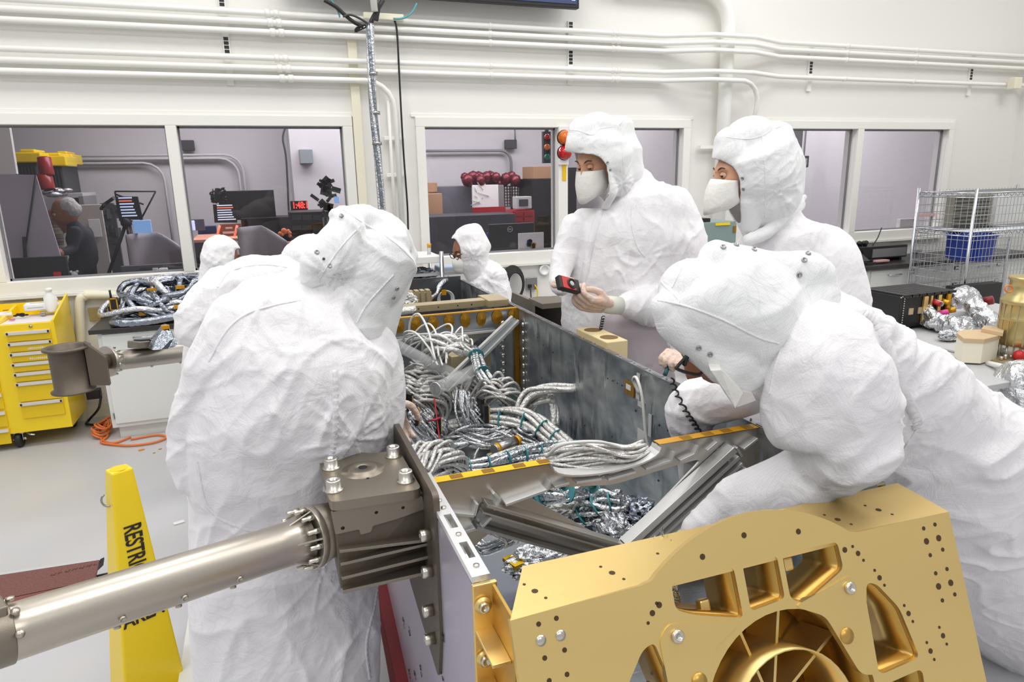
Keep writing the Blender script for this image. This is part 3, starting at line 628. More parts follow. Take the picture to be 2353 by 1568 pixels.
def head_mesh(center, fwd, scale=1.0, up=(0, 0, 1), seg=(72, 48)):
    """adult head: brow, sockets, nose, lips, chin, ears. local X forward, Y left, Z up"""
    X = Vector(fwd).normalized(); Y = Vector(up).cross(X).normalized(); Z = X.cross(Y); c = Vector(center); vs = []; fs = []; n, m = seg
    def g(a, b, s): return math.exp(-(a*a)/(s*s)-(b*b)/(s*s))
    for i in range(m+1):
        t = math.pi*i/m
        for k in range(n):
            a = 2*math.pi*k/n; x, y, z = math.sin(t)*math.cos(a), math.sin(t)*math.sin(a), math.cos(t)
            px, py, pz = x*.096, y*.076, z*.118
            if x > 0: px *= 1.0; pz -= .006*x
            if pz < -.02: py *= 1-.9*(-.02-pz)*2.2; px *= 1-.25*max(0, -x)*(-.02-pz)*20*.3
            if x > 0:
                for s in (-1, 1):
                    px -= .016*g(py-s*.032, pz-.014, .017)       # eye socket
                    px += .008*math.exp(-((py-s*.028)/.026)**2-((pz-.040)/.011)**2)  # brow ridge
                    px += .006*g(py-s*.042, pz+.022, .022)       # cheekbone
                w = .010 if pz > -.02 else .014
                hgt = max(0, 1-abs((pz+.008)/.036)) if pz > -.03 else max(0, 1-(-.03-pz)/.012)*.62
                prof = .006+.022*max(0, min(1, (.028-pz)/.055)) if pz > -.034 else .024*max(0, 1-(-.034-pz)/.009)
                if -.045 < pz < .034: px += prof*math.exp(-(py/w)**2)
                px += .006*math.exp(-(py/.022)**2-((pz+.060)/.008)**2)+.006*math.exp(-(py/.02)**2-((pz+.074)/.007)**2)+.008*g(py, pz+.100, .018)
            for s in (-1, 1):
                e = math.exp(-((px+.006)/.016)**2-((pz-.0)/.03)**2); 
                if s*py > .05: py += s*.012*e
            vs.append(c+(X*px+Y*py+Z*pz)*scale)
    for i in range(m):
        for k in range(n): fs.append((i*n+k, (i+1)*n+k, (i+1)*n+(k+1) % n, i*n+(k+1) % n))
    q = MB().add(vs, fs, True); F = Matrix((X, Y, Z)).transposed()
    return q, F
def face_bits(parent, c, F, scale=1.0, look=-.4, eyes=(-1, 1)):
    c = Vector(c)
    for s in eyes:
        e = c+F @ Vector((.079, s*.032, .014))*scale; MB().ball(e, .0122*scale, 16).build('eye', 'eyew', parent)
        d = F @ Vector((math.cos(look), .5, math.sin(look))).normalized(); ir = MB(); ir.lathe(e+d*.0108*scale, [(.0062*scale, 0), (.005*scale, .0012), (0, .002)], 14, d); ir.build('iris', 'iris', parent)
        lid = MB(); n = 12
        for (t0, t1, off) in ((.02 if look > -.3 else -.16, 1.5, .0008), (-1.5, -.52, .0008)):
            vs = []; fs = []
            for i in range(7):
                t = t0+(t1-t0)*i/6
                for k in range(n+1):
                    a = -1.55+3.1*k/n; r = .0132*scale; v = Vector((math.cos(t)*math.cos(a), math.cos(t)*math.sin(a), math.sin(t)-.35*a*a*.15)); vs.append(e+(F @ v)*(r+off))
            for i in range(6):
                for k in range(n): fs.append((i*(n+1)+k, i*(n+1)+k+1, (i+1)*(n+1)+k+1, (i+1)*(n+1)+k))
            lid.add(vs, fs, True)
        lid.build('eyelid', 'skin', parent)
        la = MB(); la.tube([e+(F @ Vector((math.cos(a)*.0142, math.sin(a)*.0142, -.0022 if look < -.3 else .0)))*scale for a in np.linspace(-1.1, 1.1, 9)], .0009*scale, 5); la.build('eyelashes', 'lash', parent)
        b = MB(); b.tube([c+F @ Vector(((.0905-.10*(t*t)*.12), s*(.014+.038*t), .036+.010*math.sin(t*2.6)))*scale for t in np.linspace(0, 1, 9)], [.0028*scale*(1-.5*abs(t-.3)) for t in np.linspace(0, 1, 9)], 6, flat=1.3); b.build('eyebrow', 'brow', parent)
def hand(wrist, palm_dir, palm_n, fingers, thumb, parent, name='glove', m='glove', scale=1.0, voxel=.0026, mirror=1):
    """wrist point, direction to the knuckles, palm normal; fingers = curl angles per finger; five separate digits"""
    A = Vector(palm_dir).normalized(); Nn = Vector(palm_n); Nn = (Nn-A*Nn.dot(A)).normalized(); S = A.cross(Nn)*mirror; w = Vector(wrist); T = []
    s = scale
    for o in (-.028, -.009, .010, .028): T.append([(w+S*o*.7*s, .017*s, 1), (w+A*.045*s+S*o*s, .0165*s, 1), (w+A*.088*s+S*o*1.05*s, .0125*s, 1)])
    for i, (o, L) in enumerate(zip((-.030, -.010, .011, .031), (.072, .080, .074, .058))):
        p = w+A*.086*s+S*o*1.05*s; d = A.copy(); nodes = [(p, .0108*s, 1)]; c = fingers[i]; ax = A.cross(Nn).normalized(); ang = 0
        for seg_, (f, r) in enumerate(((.45, .0102), (.30, .0094), (.25, .0082))):
            ang += c[seg_]; d = (A*math.cos(ang)+Nn*math.sin(ang)+S*o*.6).normalized(); p = p+d*L*f*s; nodes.append((p, r*s, 1))
        T.append(nodes)
    p = w+A*.022*s-S*.030*s; nodes = [(w+A*.01*s-S*.012*s, .016*s, 1), (p, .014*s, 1)]
    for d, L, r in zip(thumb, (.038, .030, .026), (.0125, .0112, .0095)):
        p = p+(A*d[0]-S*d[1]+Nn*d[2]).normalized()*L*s; nodes.append((p, r*s, 1))
    T.append(nodes)
    me = soft(T, voxel, 3, 12, fn=lambda p, n: .0007*nz(p*120)+.0009*max(0, 1-abs(nz(p*55))*6))
    return link(name, me, m, parent)
def glasses(parent, c, F, scale=1.0, m='black'):
    q = MB(); c = Vector(c)
    for s in (-1, 1):
        o = [(.052*math.copysign(abs(math.cos(a))**.6, math.cos(a))*.52, .038*math.copysign(abs(math.sin(a))**.7, math.sin(a))*.52) for a in np.linspace(0, 2*math.pi, 21)[:-1]]
        q.tube([c+F @ Vector((.107, s*.034+u, .010+v))*scale for u, v in o], .0028*scale, 6, True)
        q.tube([c+F @ Vector((.107, s*.060, .02))*scale, c+F @ Vector((.06, s*.076, .02))*scale, c+F @ Vector((-.01, s*.078, .015))*scale], .0026*scale, 6)
    q.tube([c+F @ Vector((.108, -.009, .016))*scale, c+F @ Vector((.108, .009, .016))*scale], .0026*scale, 6)
    return q.build('glasses', m, parent)

# ------------------------------------------------------------------ man in the far room (grey hair, dark jacket, leaning left)
Y = 6.9
hc = at(150, 488, 'y', Y)
q, F = head_mesh(hc, (-.9, -.2, -.35), 1.0, seg=(40, 28)); man = q.build('person', 'skind'); tag(man, 'person with grey hair and dark jacket bending over behind the left window', 'person')
face_bits(man, hc, F, 1.0, 0)
hm = soft([[(hc+Vector((.02, .0, .05)), .085, 1), (hc+Vector((.06, .0, .01)), .075, 1)]], .012, 3, fn=lambda p, n: .006*nz(p*50)); link('hair', hm, 'hair', man)
jk = [[tnode(165, 512, Y, 14), tnode(183, 545, Y, 30), tnode(192, 585, Y, 30), tnode(188, 610, Y, 27)],
      [tnode(172, 530, Y-.12, 14), tnode(168, 570, Y-.15, 11), tnode(142, 580, Y-.25, 9)], [tnode(200, 530, Y+.12, 12), tnode(212, 570, Y+.1, 10), tnode(206, 600, Y, 8)]]
link('jacket', soft(jk, .016, 4, fn=folds(.008, 6, seed=3)), 'jacket', man)
tr = [[tnode(182, 600, Y, 22), tnode(178, 660, Y-.05, 14), tnode(180, 760, Y-.05, 11), (Vector((at(180, 760, 'y', Y).x, Y-.05, .06)), .06, 1)], [tnode(200, 605, Y, 18), tnode(215, 650, Y+.1, 12), tnode(232, 740, Y+.1, 10), (Vector((at(236, 740, 'y', Y).x, Y+.1, .06)), .06, 1)]]
link('trousers', soft(tr, .016, 4), 'jacket', man)
MB().tube([tnode(140, 580, Y-.26, 1)[0], tnode(128, 584, Y-.3, 1)[0]], .035, 8).build('hand', 'skind', man)
# striped-shirt colleague hidden in front of him
Y2 = 6.75
q, F = head_mesh(at(133, 508, 'y', 7.15), (-.8, .5, -.3), 1.0, seg=(32, 24)); p2 = q.build('person', 'skind'); tag(p2, 'person in a striped shirt standing behind the dark jacketed one', 'person')
link('striped_shirt', soft([[tnode(126, 505, 7.1, 12), tnode(128, 540, 7.1, 16), tnode(130, 590, 7.1, 16)]], .014, 3), mat('stripes', rgb(60, 56, 54), .8, var=(9, rgb(190, 180, 160), .9, (.1, .1, 6))), p2)
link('trousers', soft([[tnode(128, 590, 7.1, 14), (Vector((at(130, 590, 'y', 7.1).x, 7.1, .06)), .07, 1)]], .02, 3), 'jacket', p2)

# ------------------------------------------------------------------ other things beyond the left windows
prm = empty('teleprompter', at(300, 600, 'y', 7.2), 'teleprompter on a black tripod showing white and red text', 'teleprompter')
def screen_text(parent, px0, px1, py0, py1, y, slant, rows, mred=True):
    q = MB(); qr = MB(); rr = random.Random(px0)
    for k in range(rows):
        t = (k+.5)/rows; yy = py0+(py1-py0)*t; xo = slant*t; a = at(px0+xo, yy, 'y', y); b = at(px0+xo+(px1-px0)*rr.uniform(.7, 1), yy, 'y', y); h = (at(px0, py0, 'y', y).z-at(px0, py1, 'y', y).z)/rows*.45
        (qr if k == 1 and mred else q).bx(a.x, b.x, y-.004, y, a.z-h/2, a.z+h/2)
    q.build('on_screen_text', 'scrtxt', parent)
    if qr.v: qr.build('on_screen_heading', 'scror', parent)
def quad(px, y, d): return MB().prism([at(a, b, 'y', y) for a, b in px], (0, d, 0))
quad([(266, 452), (316, 452), (328, 505), (274, 505)], 7.2, .03).build('screen', 'black', prm); screen_text(prm, 271, 308, 452, 500, 7.19, 10, 7)
q = MB()
for a, b in (((264, 440), (358, 440)), ((264, 440), (276, 508)), ((358, 440), (322, 508)), ((276, 508), (322, 508)), ((264, 446), (330, 470))): q.tube([at(*a, 'y', 7.25), at(*b, 'y', 7.25)], .008, 6)
q.build('hood_frame', 'black', prm)
q = MB()
for a, b in (((290, 512), (246, 640)), ((292, 512), (300, 560)), ((296, 512), (322, 640)), ((240, 470), (262, 455)), ((233, 480), (240, 470))): q.tube([at(*a, 'y', 7.2), at(*b, 'y', 7.1)], .016, 8)
q.ball(at(290, 512, 'y', 7.2), .05, 10); q.build('tripod', 'black', prm)
simple('tablet', 'bright blue tablet screen clipped below the teleprompter', 'tablet', 306, 348, 506, 536, 7.0, .02, 'tablet')
simple('notice_board', 'beige free-standing panel with a white sheet, right of the bending man', 'board', 184, 246, 470, 640, 7.8, .03, mat('panel beige', rgb(186, 180, 172), .7), down=1)
simple('pinned_sheet', 'white sheet pinned to the beige panel', 'paper', 205, 232, 504, 545, 7.78, .004, 'paper')
simple('brown_box', 'brown carton on the shelf above the beige panel', 'box', 165, 200, 455, 478, 8.2, .2, 'card')
q = MB(); rr = random.Random(9); q.bx(at(240, 500, 'y', 8.3).x, at(268, 500, 'y', 8.3).x, 8.25, 8.3, 0, at(250, 470, 'y', 8.3).z)
for k in range(16): q.box(at(rr.uniform(240, 268), rr.uniform(470, 610), 'y', 8.3), (.12, .1, rr.uniform(.03, .1)), rr.uniform(-.5, .5))
tag(q.build('equipment_rack', 'dark'), 'cluttered dark equipment rack behind the tripod legs', 'rack')
def chair(px, py, y, w, lab):
    c = at(px, py, 'y', y); t = empty('office_chair', (c.x, y, 0), lab, 'chair', 'grey shell chairs beyond the glass'); s = w
    vs = []; fs = []; nx, ny = 10, 8
    for j in range(ny+1):
        for i in range(nx+1):
            u = i/nx*2-1; v = j/ny; hh = v*(.42*(1-.35*max(0, u))); vs.append((c.x+u*s/2, y+.22*(1-u*u)*1.0-.1*v*0, c.z-.26+hh))
    for j in range(ny):
        for i in range(nx): a = j*(nx+1)+i; fs.append((a, a+1, a+nx+2, a+nx+1))
    o = MB().add(vs, fs, True).build('backrest', mat('chair shell', rgb(150, 146, 150), .6), t); o.modifiers.new('s', 'SOLIDIFY').thickness = .02
    MB().lathe((c.x, y-.02, c.z-.30), [(.0, 0), (.22, 0), (.25, .03), (.22, .05), (.0, .05)], 20).build('seat', mat('seat pad', rgb(170, 150, 152), .7), t)
    MB().cyl((c.x, y, .05), (c.x, y, c.z-.3), .03).build('column', 'chrome', t)
    for k in range(5): a = k*1.2566; MB().tube([(c.x, y, .08), (c.x+.27*math.cos(a), y+.27*math.sin(a), .04)], .02, 6).build('leg', 'black', t)
chair(358, 578, 6.9, .42, 'grey shell-back chair with a pinkish seat behind the left mullion'); chair(606, 562, 6.7, .40, 'grey shell-back chair beside the peach table in the second window')
simple('low_partition', 'low dark grey partition along the bottom of the left window', 'partition', 280, 440, 608, 668, 6.3, .05, mat('dark partition', rgb(74, 74, 80), .6), down=1)
simple('wide_monitor', 'wide black monitor facing the glass in the second window', 'monitor', 503, 632, 438, 505, 8.0, .05, 'black')
s2 = empty('prompter_screen', at(515, 512, 'y', 7.6), 'dark screen with white and red lines of text, second window', 'screen'); quad([(489, 470), (545, 474), (545, 512), (493, 512)], 7.6, .03).build('housing', 'black', s2); screen_text(s2, 498, 540, 470, 508, 7.59, 3, 7)
lp = empty('laptop', at(528, 548, 'y', 7.3), 'open laptop with a brown and orange screen, second window', 'laptop'); quad([(505, 516), (553, 514), (562, 548), (496, 548)], 7.3, .015).build('screen', mat('brown screen', rgb(110, 60, 44), .4, emit=(.25, .08, .04, .5)), lp)
q = MB(); q.tube([at(505, 518, 'y', 7.29), at(498, 546, 'y', 7.29)], .012, 5); q.tube([at(545, 518, 'y', 7.29), at(538, 546, 'y', 7.29)], .012, 5); q.build('screen_stripes', 'scror', lp)
q = MB(); q.bx(*bxat(518, 534, 522, 526, 7.285, .004)); q.bx(*bxat(512, 538, 532, 537, 7.285, .004)); q.build('on_screen_text', 'paper', lp)
simple('small_monitor', 'small bright screen at the left edge of the second window', 'monitor', 438, 470, 504, 530, 7.4, .03, mat('bright screen', rgb(90, 90, 110), .4)); simple('phone_screen', 'glowing white-blue phone screen beside the left mullion', 'phone', 437, 448, 507, 530, 7.35, .01, mat('glow', (.7, .8, 1), .4, emit=(.5, .6, 1, 1.2)))
pt = empty('work_table', at(540, 560, 'y', 7.2), 'peach topped work table in the second window', 'table'); B = bxat(440, 575, 549, 556, 7.0, .7); MB().bx(*B).build('tabletop', 'peach', pt, .004); z0 = B[4]
for x in (B[0]+.05, B[1]-.05): MB().bx(x-.03, x+.03, 7.0, 7.06, 0, z0).build('leg', 'dark', pt)
q = MB(); c = at(497, 450, 'y', 7.7); rr = random.Random(4)
for k in range(14): q.tube(bez([c+Vector((rr.uniform(-.06, .1), 0, rr.uniform(-.08, .08))) for _ in range(4)], 12), .008, 5)
tag(q.build('microphone_rig', 'black'), 'tangled black microphone rig above the text screen', 'rig')
ck = empty('led_clock', at(689, 473, 'y', 7.8), 'black clock with red glowing digits in the second window', 'clock'); B = bxat(668, 707, 462, 484, 7.8, .06); MB().bx(*B).build('housing', 'black', ck, .004); MB().bx((B[0]+B[1])/2-.02, (B[0]+B[1])/2+.02, 7.82, 7.86, 0, B[4]).build('stand', 'black', ck)
text('1:48:1', (B[5]-B[4])*.95, ((B[0]+.015, 7.795, B[4]+.025), (1, 0, 0), (0, 0, 1)), 'led', ck, 'digits', bold=.003, sx=.72)
q = MB(); rr = random.Random(12)
for k in range(26):
    c = at(748+rr.gauss(0, 10), rr.uniform(412, 500), 'y', 7.0); q.box(c, (rr.uniform(.02, .09), .05, rr.uniform(.02, .08)), 0, Matrix.Rotation(rr.uniform(-.8, .8), 3, 'Y'))
q.tube([at(752, 410, 'y', 7), at(758, 440, 'y', 7)], .02); c = at(747, 500, 'y', 7); q.tube([c, Vector((c.x, 7, 0))], .03)
cr = q.build('camera_rig', 'black'); tag(cr, 'black studio camera rig on a stand at the right of the second window', 'camera'); MB().bx(*bxat(768, 779, 452, 467, 6.93, .02)).build('viewfinder_screen', 'tablet', cr)
simple('equipment_case', 'stack of black rack equipment below the camera rig', 'equipment', 672, 800, 486, 620, 7.2, .5, 'black', down=1)
q = MB()
for k in range(12): q.box(at(682+(k % 4)*24, 500+(k//4)*24, 'y', 7.19), (.09, .01, .05))
tag(q.build('rack_modules', 'dark'), 'grey modules set into the front of the black rack equipment', 'modules')
simple('black_cabinet', 'dark cabinet behind the second worker in the second window', 'cabinet', 555, 672, 500, 540, 7.9, .4, 'black', down=1)
q = MB(); c = at(655, 540, 'y', 7.0); rr = random.Random(2)
for k in range(9): q.ball(c+Vector((rr.uniform(-.05, .05), rr.uniform(-.03, .03), rr.uniform(-.02, .06))), rr.uniform(.015, .03), 8)
tag(q.build('flower_pot', 'orange'), 'small orange and yellow bouquet near the second window corner', 'flowers')
simple('orange_folder', 'orange folder lying below the bouquet', 'folder', 645, 672, 557, 568, 7.0, .1, mat('folder', rgb(224, 120, 84), .6))
simple('blue_chair_back', 'dark blue padded chair back between laptop and monitor', 'chair', 455, 498, 520, 552, 7.9, .08, 'navy', down=1)

# ------------------------------------------------------------------ beyond the middle window
simple('far_vent_box', 'small dark box on the far wall in the middle window', 'box', 1163, 1188, 321, 342, 9.1, .08, 'dark')
z = at(1000, 347, 'y', 9.1).z; xe = at(1175, 347, 'y', 9.1).x
tag(MB().tube([(at(975, 347, 'y', 9.1).x, 9.12, z), (xe-.15, 9.12, z)]+[(xe-.15+.15*math.sin(a), 9.12, z-.15+.15*math.cos(a)) for a in (.4, .8, 1.2, 1.57)]+[(xe, 9.12, z-.9)], .02, 6).build('far_conduit', 'grey'), 'grey bent conduit on the far wall in the middle window', 'pipe', 'conduits on the far wall')
tag(MB().tube([at(1183, 296, 'y', 9.1), at(1184, 322, 'y', 9.1)], .012, 6).build('far_conduit', 'grey'), 'short conduit stub above the small dark box', 'pipe')
tl = empty('signal_lamp', at(1256, 375, 'y', 6.6), 'small traffic light with amber and green lenses seen in the middle window', 'signal light'); MB().bx(*bxat(1249, 1268, 302, 375, 6.6, .05)).build('housing', 'dark', tl, .004)
MB().bx(*(lambda b: (b[0]+.03, b[1]-.03, 6.61, 6.64, b[5], 3.2))(bxat(1249, 1268, 302, 375, 6.6, .05))).build('hanger', 'dark', tl)
for y_, m in ((315, 'redlamp'), (338, 'amberlamp'), (361, 'green')): MB().ball(at(1257, y_, 'y', 6.58), .032, 12).build('lens', m, tl)
simple('carton', 'upper cardboard carton at the left of the middle window', 'box', 981, 1005, 420, 442, 8.6, .3, 'card', group='cartons'); simple('carton', 'lower tall cardboard carton at the left of the middle window', 'box', 981, 1017, 445, 486, 8.4, .3, 'card', group='cartons', down=1)
simple('carton', 'cardboard carton on top of the tall black cabinet', 'box', 1226, 1270, 382, 411, 8.2, .4, 'card', group='cartons')
simple('tall_cabinet', 'tall black cabinet behind the middle window mullion', 'cabinet', 1224, 1276, 411, 590, 8.2, .5, 'black', down=1)
simple('grey_cabinet', 'grey double-door cabinet behind the middle window', 'cabinet', 1003, 1085, 428, 490, 8.75, .4, mat('cabinet grey', rgb(112, 110, 120), .5), down=1)
simple('whiteboard', 'white sheet board with a faint drawing behind the middle window', 'board', 1086, 1146, 425, 475, 8.5, .04, 'paper', down=1); simple('grey_locker', 'grey locker beside the white sheet board', 'cabinet', 1146, 1158, 425, 478, 8.5, .3, 'grey', down=1)
q = MB(); rr = random.Random(8)
for k in range(8): a = at(rr.uniform(1094, 1136), rr.uniform(433, 468), 'y', 8.49); q.tube([a, a+Vector((rr.uniform(-.15, .15), 0, rr.uniform(-.1, .1)))], .004, 4)
tag(q.build('drawing_lines', mat('faint ink', rgb(190, 196, 180), .8)), 'faint sketch lines on the white sheet board', 'drawing')
for k, (a, b, l) in enumerate(((1073, 1132, 'dark red foil wrapped bundle on top of the grey cabinet'), (1134, 1192, 'dull red draped bundle right of the foil wrapped one'))):
    c = at((a+b)/2, 413, 'y', 8.6); q = MB(); rr = random.Random(k)
    for j in range(14): q.ball(c+Vector((rr.uniform(-.2, .2), rr.uniform(-.08, .08), rr.uniform(-.06, .05))), rr.uniform(.05, .09), 8)
    tag(q.build('wrapped_bundle', mat('dull red foil', rgb(112, 40, 52), .25, .5, (30, .8))), l, 'bundle')
tc_ = empty('tool_chest', at(1120, 520, 'y', 8.0), 'open red tool chest behind the middle window', 'tool chest'); MB().bx(*bxat(1088, 1162, 476, 512, 8.1, .05)).build('lid', 'redb', tc_); MB().bx(*bxat(1088, 1172, 508, 524, 7.8, .4)).build('body', 'redb', tc_)
td = empty('tool_cabinet', at(1203, 530, 'y', 8.0), 'red multi-drawer tool cabinet with a meter on top', 'tool cabinet'); MB().bx(*(lambda b: b[:4]+(0, b[5]))(bxat(1178, 1228, 484, 530, 8.0, .4))).build('body', 'redb', td)
for k in range(3):
    for j in range(2): MB().bx(*bxat(1181+j*24, 1201+j*24, 487+k*13, 496+k*13, 7.98, .02)).build('drawer', mat('drawer red', rgb(140, 24, 30), .4), td)
simple('meter', 'pale instrument with a dark display on the red drawers', 'instrument', 1187, 1222, 452, 480, 8.0, .15, 'lgrey'); simple('meter_display', 'dark display of the pale instrument', 'display', 1193, 1214, 458, 474, 7.99, .01, 'dark')
q = MB(); B = bxat(1160, 1202, 428, 474, 8.7, .02)
for k in range(8): x = B[0]+(B[1]-B[0])*k/7; q.bx(x-.006, x+.006, 8.7, 8.72, B[4], B[5]); zz = B[4]+(B[5]-B[4])*k/7; q.bx(B[0], B[1], 8.7, 8.72, zz-.006, zz+.006)
tag(q.build('wire_rack', mat('rack beige', rgb(150, 138, 120), .5)), 'beige wire rack beside the white sheet board', 'rack')
c = at(1130, 508, 'y', 7.7); q = MB(); rr = random.Random(5)
for k in range(10): q.ball(c+Vector((rr.uniform(-.17, .17), 0, rr.uniform(-.03, .03))), rr.uniform(.03, .06), 8)
tag(q.build('plastic_parcel', 'foil'), 'crumpled clear plastic parcel in the open red tool chest', 'parcel')
simple('work_desk', 'dark desk with a monitor back in the middle window', 'desk', 985, 1185, 495, 590, 7.6, .6, mat('desk dark', rgb(62, 62, 68), .5), down=1)
dm = empty('desk_monitor', at(1170, 590, 'y', 6.4), 'black monitor back with a small round emblem behind the seated worker', 'monitor'); B = bxat(1125, 1228, 514, 584, 6.4, .05); MB().bx(*B).build('housing', 'black', dm, .005); MB().bx((B[0]+B[1])/2-.05, (B[0]+B[1])/2+.05, 6.46, 6.52, 0, B[5]-.1).build('stand', 'black', dm)
c = at(1172, 527, 'y', 6.395); MB().tube([c+Vector((.026*math.cos(a), 0, .026*math.sin(a))) for a in np.linspace(0, 6.28, 21)[:-1]], .003, 5, True).build('emblem', 'lgrey', dm)
text('DELL', .02, (c+Vector((-.021, -.004, -.006)), (1, 0, 0), (0, 0, 1)), 'lgrey', dm, 'emblem_lettering', bold=.0004, sx=.85)
ws = simple('leaning_sign', 'white card with a blue and an orange blot standing on the window ledge', 'sign', 1191, 1250, 535, 583, 5.68, .01, 'paper')
for px, py, m, s in ((1217, 559, 'blue', 1), (1226, 564, mat('blot orange', rgb(226, 160, 40), .5), .9)):
    c = at(px, py, 'y', 5.675); q = MB(); rr = random.Random(px)
    for k in range(9): q.lathe(c+Vector((rr.uniform(-.012, .012), 0, rr.uniform(-.02, .02))), [(.018*s, 0), (.018*s, .002)], 12, (0, -1, 0))
    q.build('print_blot', m, ws)
simple('blue_garment', 'blue glove hanging behind the monitor in the middle window', 'glove', 1120, 1138, 535, 560, 6.455, .03, 'blue')
simple('dark_shelf', 'dark shelf and equipment filling the right pane beside the tall worker', 'shelf', 1302, 1325, 385, 590, 8.0, .5, 'black', down=1)
simple('filing_cabinet', 'blue grey cabinet visible over the tall worker shoulder', 'cabinet', 1480, 1546, 388, 460, 8.0, .5, mat('cab blue', rgb(96, 110, 130), .5), down=1); simple('grey_carton', 'grey box on top of the blue grey cabinet', 'box', 1468, 1496, 360, 388, 8.2, .3, 'grey'); simple('flat_box', 'flat dark tray on the blue grey cabinet', 'tray', 1500, 1528, 380, 388, 8.0, .2, 'dark')
# right window
simple('door_panel', 'dark framed door in the room beyond the right window', 'door', 1848, 1888, 414, 540, 8.6, .05, mat('door dark', rgb(96, 96, 100), .5), down=1); simple('door_leaf', 'grey leaf set in the dark framed door', 'door', 1846, 1880, 420, 540, 8.58, .02, mat('leaf', rgb(150, 150, 154), .5), down=1)
ls = empty('hanging_sign', at(1850, 385, 'y', 7.6), 'small dark square sign seen right of the upright hood', 'sign'); MB().bx(*bxat(1840, 1859, 358, 385, 7.6, .04)).build('panel', 'dark', ls, .01); MB().bx(*(lambda b: (b[0]+.05, b[0]+.07, 7.61, 7.63, b[5], 3.2))(bxat(1840, 1859, 358, 385, 7.6, .04))).build('hanger', 'grey', ls); MB().bx(*bxat(1845, 1855, 364, 379, 7.59, .01)).build('symbol', 'lgrey', ls)
simple('wall_plate', 'small grey switch plate in the room beyond the right window', 'switch plate', 2033, 2063, 490, 502, 8.9, .03, 'grey')
simple('white_panel_box', 'white tilted panel on the right window ledge', 'panel', 2068, 2106, 503, 532, 5.665, .05, 'white')
simple('low_white_counter', 'long pale counter beyond the right window', 'counter', 1890, 2090, 512, 560, 7.6, .5, 'lgrey', down=1)
simple('small_sign', 'small red and white strip sign near the wire rack top', 'sign', 2106, 2148, 491, 498, 5.62, .01, mat('faded red', rgb(214, 168, 162), .5))
# ================================================================== spacecraft frame: aluminium box bolted to its gold end fitting
ZR, XL, XR, Y0, YB, YF, YE, ZF = 1.0, .30, 1.25, 1.04, 1.46, 3.39, 4.51, .50
sc_ = empty('spacecraft_frame', ((XL+XR)/2, 2.7, .05), 'long open aluminium spacecraft box with amber taped bulkheads on red and white stands', 'spacecraft structure')
MB().bx(XR, XR+.012, 1.05, YE, .30, ZR).build('side_panel', 'swirl', sc_)
MB().bx(XL-.008, XL+.004, 1.04, YE, .30, ZR).build('side_panel', 'swirl', sc_)
q = MB()
q.bx(XR-.004, XR+.022, 1.05, YE, ZR-.002, ZR+.006); q.build('rim', 'alu', sc_)
q = MB(); y = 1.08
while y < YE-.05:
    q.bx(XR+.001, XR+.017, y, y+.055, ZR+.006, ZR+.0075); q.ball((XR+.009, y+.085, ZR+.008), .004, 6); y += .11
q.build_each('rim_pad', 'steel', sc_)
# left flange with pockets
fo = [(XL-.012, 1.038), (XL+.022, 1.038), (XL+.022, 1.50), (XL-.012, 1.50)]
ph = [[(XL-.002, a), (XL+.014, a), (XL+.014, a+.06), (XL-.002, a+.06)] for a in (1.10, 1.22)]
plate('flange', fo, ph, ((0, 0, ZR), (1, 0, 0), (0, 1, 0)), .012, 'aluw', sc_)
q = MB()
for y in (1.07, 1.19, 1.31, 1.345, 1.385): q.lathe((XL+.006, y, ZR+.006), [(.006, 0), (.006, .003), (0, .004)], 10)
q.build_each('rivet', 'bolt', sc_)
MB().bx(XL-.012, XL+.015, 1.5, YE, ZR-.006, ZR+.006).build('rim', 'alu', sc_)
MB().bx(XL, XR, YB, YE, ZF-.02, ZF).build('deck', 'alu', sc_); MB().bx(XL, XR, Y0, YB, .54, .56).build('deck', 'alu', sc_)
MB().bx(XL, XR, YE, YE+.012, .3, ZR+.03).build('end_panel', mat('end panel', rgb(112, 114, 118), .35, .9), sc_)
# lower skin below the left side with black stencil marks
sk = MB().bx(XL-.010, XL-.006, 1.04, 2.4, .14, .985).build('skin_sheet', 'perf', sc_)
q = MB(); rr = random.Random(11)
for (py, pz) in ((1.30, .70), (1.22, .60), (1.33, .58), (1.2, .50), (1.4, .45), (1.5, .60), (1.12, .55), (1.75, .40), (1.85, .36), (1.7, .28), (1.95, .45), (1.6, .38), (1.55, .25), (1.8, .22), (1.45, .3)):
    for k in range(9): q.box((XL-.012, py+rr.uniform(-.012, .012), pz+rr.uniform(-.015, .015)), (.0008, .006, .004))
q.build('stencil_marks', 'black', sk)
MB().prism([(XL-.013, 1.372, .87), (XL-.013, 1.392, .90), (XL-.013, 1.40, .70), (XL-.013, 1.385, .625), (XL-.013, 1.36, .70)], (-.003, 0, 0)).build('pale_strip', 'greenstrip', sc_)

# near bulkhead (arched cut-out on top, V of box beams below)
def BP(px, py): p = at(px, py, 'y', YB); return (p.x, p.z)
bh = empty('near_bulkhead', (0, 0, 0), None, None); bh.parent = sc_; bh.matrix_parent_inverse = root_matrix(sc_).inverted()
arc = [(.612, 1.0)]+[(.768+.154*math.cos(a), .999-.046*math.sin(a)**.75) for a in np.linspace(math.pi*.985, math.pi*.015, 16)]+[(.925, 1.0)]
outer = [(XL+.004, 1.0)]+arc+[(XR, 1.0), (XR, .56), (XL+.004, .56)]
tri1 = rnd([(.545, .925), (.62, .93), (.80, .905), (.96, .925), (1.075, .935), (.845, .745), (.80, .735)], .03)
tri2 = rnd([(.40, .80), (.46, .845), (.70, .735), (.76, .60), (.40, .60)], .03)
tri3 = rnd([(1.21, .90), (1.20, .60), (.88, .60), (.86, .70), (1.14, .90)], .03)
